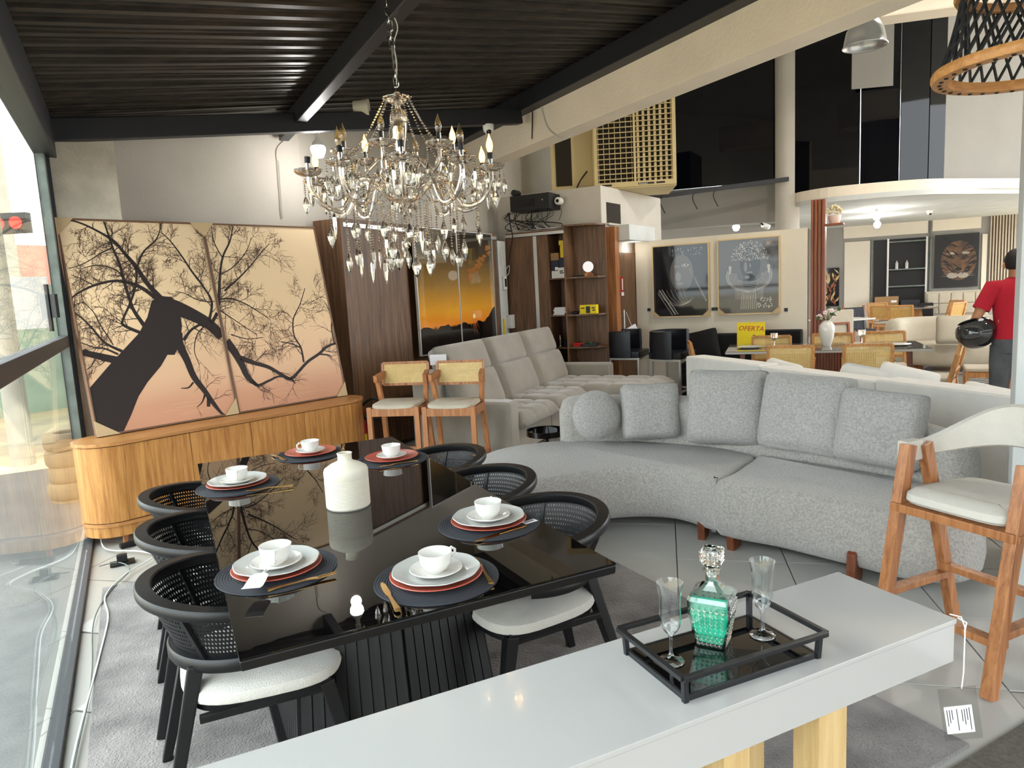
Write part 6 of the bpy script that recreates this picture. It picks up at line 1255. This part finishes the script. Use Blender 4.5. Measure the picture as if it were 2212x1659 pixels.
p = floor_at(1783, 13.25); mb = MB(); mb.lathe([(0, 0), (.05, 0), (.03, .02), (.09, .10), (.15, .13), (.14, .12), (0, .03)], 14, scallop=(.12, 5)); o = tag(mb.build('glass_bowl', 'bead_glass'), 'clear wavy glass bowl on the white square table', 'bowl'); o.location = (p.x, p.y, .765)
mb = MB(); mb.sphere((0, 0, .05), .15, 14, 8, (1.5, 1, .38)); o = tag(mb.build('teal_dish', 'teal_plastic', smooth=True), 'turquoise glass dish in front of the leaf painting', 'dish'); p = floor_at(1797, 13.45); o.location = (p.x, p.y, .765)
# leaf painting and tiger picture
random.seed(31)
def far_picture(name, lb, x0, x1, y0, y1, base, off):
    a, b = on_far(x0, y1), on_far(x1, y0); L = Vector((b.x-a.x, b.y-a.y, 0)).length; t = thing(name, lb, 'picture', a+RN*off, atan2(RD.y, RD.x)); H_ = b.z-a.z
    mb = MB(); mb.b2(0, L, 0, .03, 0, H_); mb.build('print_sheet', base, t); return t, L, H_
mat('leaf_gold', rgb(206, 178, 120), .5); mat('leaf_rust', rgb(150, 84, 52), .5); mat('tiger_orange', rgb(104, 70, 44), .06, coat=.15, col2=rgb(60, 40, 28), vscale=6); mat('tiger_white', rgb(150, 140, 128), .06, coat=.15)
t, L_, H_ = far_picture('leaf_painting', 'painting of gold and rust leaves on black at the far left wall', 1768, 1813, 578, 662, 'print_black', .05)
for nm, m, n in (('gold_leaves', 'leaf_gold', 26), ('rust_leaves', 'leaf_rust', 26)):
    mb = MB()
    for k in range(n):
        x, z = random.uniform(.08, .92)*L_, random.uniform(.08, .92)*H_; a = random.uniform(.6, 2.4); l, w = random.uniform(.12, .24), random.uniform(.012, .03); c_, s_ = cos(a), sin(a)
        pts = [(x-c_*l/2, z-s_*l/2), (x-s_*w, z+c_*w), (x+c_*l/2, z+s_*l/2), (x+s_*w, z-c_*w)]; pts = [(min(L_, max(0, q)), min(H_, max(0, r_))) for q, r_ in pts]; mb.add([(q, -.002-.0003*k, r_) for q, r_ in pts], [(0, 1, 2, 3)])
    mb.build(nm, m, t)['kind'] = 'stuff'
t, L_, H_ = far_picture('tiger_picture', 'glossy dark picture of a tiger face on the far wall', 2016, 2115, 502, 622, 'print_black', .06)
mb = MB(); disc(mb, .55*L_, .5*H_, .5, -.002, 24, .75, .95); mb.build('tiger_face', 'tiger_orange', t)
mb = MB(); disc(mb, .38*L_, .64*H_, .09, -.004, 10, 1.1, .35); disc(mb, .72*L_, .64*H_, .09, -.004, 10, 1.1, .35); disc(mb, .42*L_, .22*H_, .10, -.004, 9, 1.2, .7); disc(mb, .66*L_, .22*H_, .10, -.004, 9, 1.2, .7); [disc(mb, .55*L_+s_*(.14+.03*q), (.30-.03*q)*H_, .16, -.0045, 4, 1.0, .025) for s_ in (-1, 1) for q in range(4)]; mb.build('tiger_pale_fur', 'tiger_white', t)['kind'] = 'stuff'
mb = MB()
for k in range(64):
    sgn = -1 if k % 2 else 1; x = (.55+sgn*random.uniform(.06, .38))*L_; z = random.uniform(.25, .92)*H_; a = sgn*random.uniform(.2, .9); l, w = random.uniform(.14, .28), .014; c_, s_ = cos(a), sin(a); mb.add([(x-c_*l/2, -.006, z-s_*l/2), (x-s_*w, -.006, z+c_*w), (x+c_*l/2, -.006, z+s_*l/2), (x+s_*w, -.006, z-c_*w)], [(0, 1, 2, 3)])
disc(mb, .38*L_, .59*H_, .028, -.0065); disc(mb, .72*L_, .59*H_, .028, -.0065); disc(mb, .55*L_, .34*H_, .06, -.0065, 14, 1.2, .7); mb.build('tiger_stripes', 'print_black', t)['kind'] = 'stuff'
# storage behind the far opening: cartons and shelf
def carton(px, py, Y, w, h, lb, m='box_cardboard', rz=0): p = at_y(px, py, Y); mb = MB(); mb.b2(-w/2, w/2, -.2, .2, 0, h); o = tag(mb.build('carton', m, bevel=.004, seg=1), lb, 'carton', 'cartons in the far room'); o.location = (p.x, p.y, 0); o.rotation_euler = (0, 0, AE1+rz); return o
o = carton(1915, 640, 17.55, .52, .98, 'tall brown carton with a white sticker behind the far round table'); mb = MB(); mb.b2(.10, .22, -.203, -.2, .84, .89); mb.build('sticker', 'paper', o)
carton(1966, 640, 17.25, .40, .88, 'dark carton right of the tall brown carton', 'facade_band'); carton(2000, 640, 17.0, .30, .80, 'black carton beside the far panel post', 'black_satin')
t = thing('storage_rack', 'dim storage rack seen in the dark opening of the far wall', 'rack', on_far(1945, 600)*1.0+RN*.12+V(0, 0, -on_far(1945, 600).z), atan2(RD.y, RD.x))
for z in (1.2, 1.62, 2.3): mb = MB(); mb.b2(-.28, .52, -.05, .05, z, z+.03); mb.build('shelf', 'steel_grey', t)
mb = MB(); mb.b2(.52, .56, -.05, .05, 0, 2.4); mb.b2(-.32, -.28, -.05, .05, 0, 2.4); mb.build('upright', 'aluminium', t)['kind'] = 'stuff'
for k, x in enumerate((-.1, 0.12)): mb = MB(); mb.lathe([(0, 0), (.035, 0), (.035, .14), (.014, .17), (.014, .20), (0, .20)], 10); o = tag(mb.build('bottle', 'porcelain_grey', smooth=True), ('left' if k == 0 else 'right')+' pale bottle on the dim storage rack', 'bottle', 'bottles on the rack'); p = t.location+RD*x; o.location = (p.x, p.y, 1.65)
# tufted beige sofa on the far wall, curved beige sofa nearer
t = thing('tufted_sofa', 'beige button-tufted sofa under the tiger picture', 'sofa', floor_at(2070, 16.7), atan2(RD.y, RD.x))
mb = MB(); mb.b2(-.65, .65, .3, .48, .1, 1.06); mb.build('back', 'beige_fabric', t, bevel=.05, seg=3)
for i in range(5):
    for j in range(2): mb = MB(); mb.b2(-.62+i*.25, -.378+i*.25, .26, .32, .52+j*.25, .762+j*.25); mb.build('tuft', 'beige_fabric', t, bevel=.03, seg=2)
mb = MB(); mb.b2(-.65, .65, -.45, .35, .1, .48); mb.build('seat', 'beige_fabric', t, bevel=.05, seg=2)
fs_ = floor_at(2105, 11.2); t = thing('beige_curved_sofa', 'rounded beige sofa behind the person with the helmet', 'sofa', fs_, R(-38))
blob([(-1.05, -.35), (-.6, -.62), (.2, -.66), (.9, -.55), (1.1, 0), (.9, .5), (0, .55), (-.8, .45), (-1.1, .1)], SEATP).build('seat', 'beige_fabric', t, smooth=2)
sweep_wall(catmull([(-1.12, -.25, 0), (-1.08, .25, 0), (-.7, .52, 0), (0, .60, 0), (.7, .58, 0), (1.05, .3, 0)], 6), .28, .1, lambda q: .80, 'backrest', 'beige_fabric', t)
for x in (-.7, .7): mb = MB(); mb.b2(x-.07, x+.07, -.5, .4, 0, .12); mb.build('foot', 'wood_foot', t)
p = floor_at(2063, 10.75); mb = MB(); cushion_mesh(mb, .52, .46, .2, 14, power=3); o = tag(mb.build('cushion', 'beige_fabric', smooth=2), 'rounded beige cushion on the curved beige sofa', 'cushion'); o.location = (p.x, p.y, .66); o.rotation_euler = (R(-18), 0, R(-30))
# zigzag rug
zr = floor_at(2010, 9.6); mb = MB(); mb.b2(-1.1, 1.3, -.9, 1.2, .001, .012); o = tag(mb.build('zigzag_rug', 'facade_band'), 'dark rug with cream zigzag lines under the right end chair', 'rug'); o.location = zr; o.rotation_euler = (0, 0, R(-20)); mb = MB()
for k in range(13):
    y = -.8+k*.15
    for i in range(8): x0 = -1.08+i*.29; mb.bar((x0, y+(.05 if i % 2 else -.05), .0126), (x0+.29, y+(-.05 if i % 2 else .05), .0126), .03, .0012)
mb.build('zigzag', 'beige_fabric', o)['kind'] = 'stuff'
o = copy_tree(cch); place(o, floor_at(2140, 7.9), R(60)); o['label'] = 'wooden chair partly hidden behind the person with the helmet'
# ================================================================== PERSON
pc = at_y(2192, 700, 6.5); t = thing('person', 'person in a red t-shirt and grey jeans holding a black helmet, seen from behind', 'person', (pc.x, pc.y, 0), R(-14))
def skin_mesh(name, verts, edges, m, par, sub=2):
    me = bpy.data.meshes.new(name); me.from_pydata([v[0] for v in verts], edges, []); o = bpy.data.objects.new(name, me); COL.objects.link(o); o.parent = par; sk = o.modifiers.new('k', 'SKIN'); 
    for i, v in enumerate(verts): me.skin_vertices[0].data[i].radius = v[1]; me.skin_vertices[0].data[i].use_root = (i == 0)
    sk.use_smooth_shade = True; q = o.modifiers.new('s', 'SUBSURF'); q.levels = sub; q.render_levels = sub; me.materials.append(MATS[m]); return o
bv = [((0, 0, .95), (.15, .11)), ((0, 0, 1.12), (.14, .10)), ((0, 0, 1.36), (.17, .11)), ((0, .0, 1.46), (.06, .06)), ((0, .01, 1.52), (.052, .055)), ((0, .03, 1.60), (.085, .10)), ((0, .03, 1.69), (.07, .085)),
      ((-.19, 0, 1.40), (.055, .055)), ((-.30, .0, 1.17), (.046, .046)), ((-.33, .02, 1.08), (.042, .042)), ((-.24, .10, 1.05), (.036, .036)), ((-.15, .17, 1.06), (.028, .034)), ((-.09, .20, 1.06), (.035, .022)),
      ((.19, 0, 1.40), (.055, .055)), ((.27, .02, 1.12), (.045, .045)), ((.27, .10, .88), (.034, .034)), ((.27, .13, .80), (.024, .035)),
      ((-.10, 0, .85), (.085, .085)), ((-.105, .01, .48), (.058, .058)), ((-.11, -.01, .09), (.042, .042)), ((-.11, .13, .04), (.035, .03)),
      ((.10, 0, .85), (.085, .085)), ((.105, .01, .48), (.058, .058)), ((.11, -.01, .09), (.042, .042)), ((.11, .13, .04), (.035, .03)), ((0, .135, 1.60), (.012, .02))]
bed = [(0, 1), (1, 2), (2, 3), (3, 4), (4, 5), (5, 6), (2, 7), (7, 8), (8, 9), (9, 10), (10, 11), (11, 12), (2, 13), (13, 14), (14, 15), (15, 16), (0, 17), (17, 18), (18, 19), (19, 20), (0, 21), (21, 22), (22, 23), (23, 24), (5, 25)]
for k, dx in enumerate((-.028, -.010, .010, .026)):      # fingers of the holding hand
    b_ = len(bv); bv += [((-.075+.012*k, .222, 1.06+dx), (.010, .010)), ((-.05+.012*k, .235, 1.045+dx), (.009, .009)), ((-.045+.01*k, .225, 1.02+dx), (.008, .008))]; bed += [(12, b_), (b_, b_+1), (b_+1, b_+2)]
b_ = len(bv); bv += [((-.12, .225, 1.085), (.011, .011)), ((-.10, .245, 1.09), (.009, .009))]; bed += [(11, b_), (b_, b_+1)]
body = skin_mesh('body', bv, bed, 'skin', t)
def ell(cx, cy, z, rx, ry, n=24): return [V(cx+rx*cos(2*pi*k/n), cy+ry*sin(2*pi*k/n), z) for k in range(n)]
mb = MB(); mb.loft([ell(0, 0, .84, .178, .135), ell(0, 0, .95, .175, .132), ell(0, 0, 1.10, .172, .125), ell(0, 0, 1.25, .188, .128), ell(0, 0, 1.36, .20, .125), ell(0, .0, 1.43, .175, .105), ell(0, .0, 1.47, .10, .08), ell(0, .005, 1.49, .066, .066)], cap=False)
for s in (-1, 1):
    e = V(-.30, .0, 1.17) if s < 0 else V(.265, .02, 1.15); mb.tube([V(s*.13, 0, 1.40), V(s*.19, 0, 1.405), lerp(V(s*.19, 0, 1.40), e, .45), lerp(V(s*.19, 0, 1.40), e, .85)], [.07, .078, .072, .074], 16, cap=False)
mb.build('t_shirt', 'red_cloth', t, smooth=2)
mb = MB(); mb.loft([ell(0, 0, .98, .170, .128), ell(0, 0, .90, .178, .135), ell(0, 0, .80, .185, .135)], cap=False)
for s in (-1, 1): mb.tube([V(s*.09, 0, .86), V(s*.098, 0, .72), V(s*.105, .01, .48), V(s*.11, -.01, .06)], [.102, .098, .080, .066], 18)
mb.build('jeans', 'denim', t, smooth=2)
mb = MB(); mb.sphere((0, .012, 1.635), .105, 20, 14, (.93, 1.05, 1.12)); mb.v = [(x, y, max(z, 1.56+.35*max(0, y-.0))) for x, y, z in mb.v]; mb.build('hair', 'hair', t, smooth=2)
for s in (-1, 1): mb = MB(); mb.sphere((s*.092, .035, 1.60), .03, 10, 8, (.4, .7, 1.1)); mb.build('ear', 'skin', t, smooth=2); mb = MB(); mb.sphere((s*.11, .09, .035), .05, 12, 8, (1, 2.2, .75)); mb.build('shoe', 'black_leather', t, smooth=2); mb = MB(); mb.sphere((s*.032, .125, 1.625), .010, 8, 6); mb.build('eye', 'black_satin', t, smooth=2)
mb = MB(); mb.sphere((0, .128, 1.555), .02, 10, 6, (1.2, .4, .35)); mb.build('mouth', 'terracotta', t, smooth=2)
hp = at_y(2108, 718, 6.62); hm = thing('motorcycle_helmet', 'black motorcycle helmet hanging on the arm of the person in red', 'helmet', hp, R(10), rot=(R(-20), R(8), R(35)))
mb = MB(); N_ = 28; prof = []
mb.sphere((0, 0, 0), .155, 28, 18, (.92, 1.08, 1.0)); mb.f = [f for f in mb.f if not all(mb.v[i][2] > .105 and mb.v[i][1] > -.2 for i in f)]; mb.build('shell', 'helmet_black', hm, smooth=2)
mb = MB(); mb.sphere((0, 0, 0), .159, 28, 18, (.93, 1.08, 1.0)); mb.f = [f for f in mb.f if all((-.03 < mb.v[i][2] < .085 and mb.v[i][0] < .09) for i in f)]; mb.build('visor', 'visor', hm, smooth=2)
mb = MB(); mb.lathe([(.112, .10), (.125, .108), (.11, .115), (.095, .105), (.09, .05)], 24); mb.build('neck_lining', 'black_fabric', hm, smooth=True)
mb = MB(); mb.sphere((-.085, -.10, .082), .03, 12, 8, (1, .8, .5)); mb.build('sticker', 'paper', hm, smooth=True)
# ================================================================== HANGING LAMPS
hb = at_y(1868, 100, 6.4); t = thing('high_bay_lamp', 'spun aluminium bell lamp hanging at the top right', 'lamp', hb)
mb = MB(); mb.lathe([(.178, -.005), (.183, 0), (.178, .006), (.172, .01), (.163, .06), (.148, .13), (.11, .20), (.06, .24), (.05, .30), (0, .30)], 36); mb.v = [(x, y, z) for x, y, z in mb.v]; mb.f = [f for f in mb.f if len(f) == 4]; mb.build('shade', 'alu_spun', t, smooth=2)
mb = MB(); mb.tube([V(0, 0, .28), V(0, 0, 6.2-hb.z)], .008, 6); mb.build('hanging_rod', 'steel_grey', t); mb = MB(); mb.sphere((0, 0, .14), .05, 14, 10); mb.build('bulb', 'white_plastic', t, smooth=2)
for loc_, lb_ in (((4.2, 7.0, 4.75), 'added bell lamp out of view above the grey dining table, lighting the partition'), ((5.6, 5.0, 3.55), 'bell lamp hanging in the hall right of the white pillar'), ((6.6, 8.6, 3.55), 'bell lamp hanging in the hall above the beige sofa')):  # first one is an added lamp above the frame, brightening the partition
    o = copy_tree(t); o.location = loc_; tag(o, lb_, 'lamp'); [setattr(c_, 'data', c_.data.copy()) or c_.data.materials.__setitem__(0, MATS['led_white']) for c_ in o.children if c_.name.startswith('bulb')]; point_light('high_bay_light', (loc_[0], loc_[1], loc_[2]+.02), 40 if loc_[1] < 6 else (230 if loc_[2] > 4 else 110), (1, .93, .82), .08)
hb2 = at_y(2000, 100, 9.2)
pl = at_y(2248, 150, 2.02); t = thing('cord_pendant_lamp', 'pendant lamp of black cords laced between two wooden rings, top right corner', 'lamp', pl)
def wring(z, r, w, h, nm): mb = MB(); mb.lathe([(r-w, z), (r, z), (r+.004, z+h*.3), (r+.004, z+h*.7), (r, z+h), (r-w, z+h), (r-w-.002, z+h*.5), (r-w, z)], 56); mb.f = [f for f in mb.f if len(f) == 4]; mb.build(nm, 'wood_oak_h', t, smooth=True)
wring(0, .258, .040, .028, 'lower_ring'); wring(.215, .205, .034, .022, 'upper_ring')
nC = 36
for k in range(nC):
    for s in (-1, 1):
        a, b = 2*pi*k/nC, 2*pi*(k+s*2.2)/nC; mb = MB(); mb.tube([V(.240*cos(a), .240*sin(a), .004), V(.238*cos(a), .238*sin(a), .03), V(.192*cos(b), .192*sin(b), .21), V(.192*cos(b), .192*sin(b), .232)], .0042, 6); mb.build('cord', 'cable_black', t, smooth=True)
for k in range(nC): a = 2*pi*k/nC; mb = MB(); mb.sphere((.238*cos(a), .238*sin(a), -.001), .0065, 8, 5, (1, 1, .5)); mb.build('knot', 'cable_black', t, smooth=True)
mb = MB(); mb.tube([V(0, 0, .12), V(0, 0, 1.3)], .004, 6); mb.build('flex', 'cable_black', t); mb = MB(); mb.tube([V(-.2, 0, .226), V(.2, 0, .226)], .005, 6); mb.tube([V(0, 0, .10), V(0, 0, .226)], .018, 10); mb.build('holder', 'black_metal', t)
bulb(tuple(at_y(1590, 489, 14.5)), 'lit bulb above the right portrait on the partition', 30, .07, .16); bulb(tuple(at_y(1894, 464, 13.6)), 'lit bulb under the mezzanine, upper of the two', 45, .075, .1); bulb(tuple(at_y(1895, 483, 15.2)), 'lit bulb under the mezzanine, lower of the two', 45, .07, .1)
b_ = at_y(1652, 488, 14.1); t = thing('spot_lamp', 'small white track spot lamp above the partition', 'lamp', b_, R(20)); mb = MB(); mb.tube([V(-.05, 0, .02), V(.08, 0, -.02)], .05, 12); mb.build('head', 'white_plastic', t, smooth=True); mb = MB(); mb.tube([V(-.05, 0, .02), V(-.12, 0, .1), V(-.12, 0, 2.9-b_.z)], .02, 8); mb.build('bracket', 'black_satin', t); mb = MB(); mb.tube([V(.081, 0, -.02), V(.09, 0, -.024)], .045, 12); mb.build('lens', 'led_white', t)
p = at_y(2008, 463, 14.5); dome_cam((p.x, p.y, 2.73), 0, 'dark dome camera under the mezzanine near the far panel post')
# ================================================================== OUTSIDE THE GLASS
tc_ = V(-4.0, 6.2, -.32)
for k in range(6):
    mb = MB(); mb.lathe([(.10, 0), (.165, .0), (.18, .02), (.185, .05), (.185, .095), (.18, .125), (.165, .145), (.10, .145), (.09, .125), (.09, .02)], 32); mb.f = [f for f in mb.f if len(f) == 4]; mb.f.append
    vs_n = len(mb.v)//10; [mb.f.append((9*vs_n+i, 9*vs_n+(i+1) % vs_n, (i+1) % vs_n, i)) for i in range(vs_n)]
    o = tag(mb.build('tyre', 'rubber', smooth=True), ('bottom', 'second lowest', 'third lowest', 'third highest', 'second highest', 'top')[k]+' tyre of the stack outside the glass', 'tyre', 'stack of tyres outside'); o.location = tc_+V(.01*(k % 2), -.012*(k % 3), k*.147)
mw = MB(); a, b = V(-13, 8.5, 0), V(-8.0, 17, 0)
struct(wallseg('wall_street', a, b, -.32, 2.2, .3, 'mural_green', -1)); d_ = (b-a).normalized()
struct(wallseg('wall_street_upper', V(-17, 10, 0), V(-10.2, 20, 0), -.32, 3.3, .3, 'mural_red', -1))
pa_ = at_y(42, 655, 11.6); mb = MB(); mb.box(0, 0, 0, .95, .03, .85); o = tag(mb.build('street_poster', 'paper'), 'pale poster on the street wall seen through the glass', 'poster'); o.location = pa_; o.rotation_euler = (0, 0, atan2(d_.y, d_.x))
for nm, px, Y, r, h, lb in (('utility_pole', 8, 9.0, .14, 7, 'yellowish utility pole at the left edge beyond the glass'), ('concrete_pole', 40, 17.0, .2, 8, 'tall grey concrete pole farther along the street')):
    p = at_y(px, 700, Y); mb = MB(); mb.lathe([(r, -.32), (r*.8, h), (0, h)], 16); o = tag(mb.build(nm, 'concrete_pole', smooth=True), lb, 'pole'); o.location = (p.x, p.y, 0)
p = at_y(15, 482, 13); t = thing('traffic_light', 'red traffic lights hanging beyond the glass at the left edge', 'traffic light', p); mb = MB(); mb.b2(-.35, .35, 0, .15, -.18, .18); mb.build('housing', 'black_satin', t); mb = MB(); mb.tube([V(0, .1, 0), V(-2.5, .1, .3), V(-2.5, .1, -3.8)], .05, 8); mb.build('mast', 'steel_grey', t)
for s in (-1, 1): mb = MB(); mb.lathe([(0, 0), (.11, 0), (.11, .02), (0, .03)], 16, M=Matrix.Translation((s*.16, 0, 0)) @ Matrix.Rotation(R(90), 4, 'X')); mb.build('lens', 'traffic_red', t)
# street behind the camera, seen only as reflections
struct(wallseg('wall_across', uv(-14, -17), uv(16, -17), -.32, 5.5, .3, 'facade_grey', -1)); struct(wallseg('trim_across', uv(-14, -16.9), uv(16, -16.9), 2.3, 2.7, .3, 'facade_band', -1))
# ================================================================== FLOOR CABLES AND POWER STRIP
cz = .017
mb = MB(); mb.tube(catmull([uv(-.34, 5.75, cz), uv(-.30, 5.35, cz), uv(-.10, 5.15, cz), uv(-.02, 4.98, cz), uv(-.18, 4.75, cz), uv(-.28, 4.45, cz), uv(-.26, 4.1, cz), uv(-.29, 3.6, cz), uv(-.345, 2.8, cz), uv(-.34, 2.2, cz), uv(-.35, 1.4, cz)], 6), .0045, 6)
tag(mb.build('white_cable', 'cable_white', smooth=True), 'white cable looping along the foot of the glass wall', 'cable')
mb = MB(); mb.tube(catmull([uv(-.33, 5.0, cz), uv(-.22, 5.0, cz), uv(-.16, 4.8, cz), uv(-.26, 4.5, cz), uv(-.325, 4.1, cz), uv(-.31, 3.4, cz), uv(-.345, 2.6, cz), uv(-.345, 1.5, cz)], 6), .0035, 6); tag(mb.build('grey_cable', 'steel_grey', smooth=True), 'thin grey cable beside the white one along the glass wall', 'cable')
t = thing('power_plug', 'black plug and adapter on the floor by the glass wall', 'plug', uv(-.20, 5.02, .0), R(30)); mb = MB(); mb.b2(-.07, .07, -.04, .04, 0, .012); mb.build('plate', 'black_satin', t); mb = MB(); mb.b2(-.03, .03, -.02, .02, .012, .06); mb.build('adapter', 'black_satin', t, bevel=.006)
t = thing('power_strip', 'black bar lying on the floor under the sideboard end', 'power strip', sb(-.02, -.06, .0), SA); mb = MB(); mb.b2(-.10, .10, -.02, .02, 0, .03); mb.build('body', 'black_satin', t, bevel=.006); mb = MB(); mb.tube(catmull([V(.1, 0, .012), V(.16, .03, .006), V(.2, .08, .006)], 4), .004, 5); mb.build('lead', 'cable_white', t)
# wall wiring
wp0 = sb(0, .94)
def on_left(px, py): d = _ray(px, py); o_ = Vector((0, 0, CAM_H)); return o_+d*((wp0-o_).dot(SN)/d.dot(SN))
mb = MB(); mb.tube(catmull([on_left(618, 298), on_left(612, 306), on_left(600, 318), on_left(597, 335), on_left(600, 350)], 5), .006, 6); mb.bar(on_left(600, 348), on_left(609, 470), .022, .014); tag(mb.build('wall_conduit', 'plaster', smooth=False), 'thin conduit running down the left back wall from the ceiling beam', 'conduit')
bl = uv(3.868, 0, 0)
def onb(px, py): d = _ray(px, py); tt = 3.868/d.dot(UR); return Vector((0, 0, CAM_H))+d*tt
mb = MB(); mb.tube(catmull([onb(1152, 192), onb(1165, 215), onb(1180, 270), onb(1200, 292), onb(1222, 300), onb(1238, 288)], 6), .006, 5); tag(mb.build('loose_wire', 'cable_white', smooth=True), 'thin white wire drooping over the concrete beam', 'wire')
mb = MB(); mb.tube([onb(1148, 165), onb(1150, 250), onb(1149, 300)], .006, 5); tag(mb.build('black_wire', 'cable_black', smooth=True), 'short black wire end on the concrete beam above the chandelier', 'wire')
for px, lb in ((1430, 'left'), (1500, 'middle'), (1545, 'right')):
    p = at_y(px, 430, 12.48); p.z = 3.0+.23*(p.x-1.7)/3.2-.08; mb = MB(); mb.tube(catmull([p+V(0, 0, .1), p+V(-.03, 0, -.02), p+V(.05, 0, -.2)], 4), .01, 5); tag(mb.build('hanging_wire', 'cable_black'), lb+' black wire end hanging below the dark mezzanine glass', 'wire')
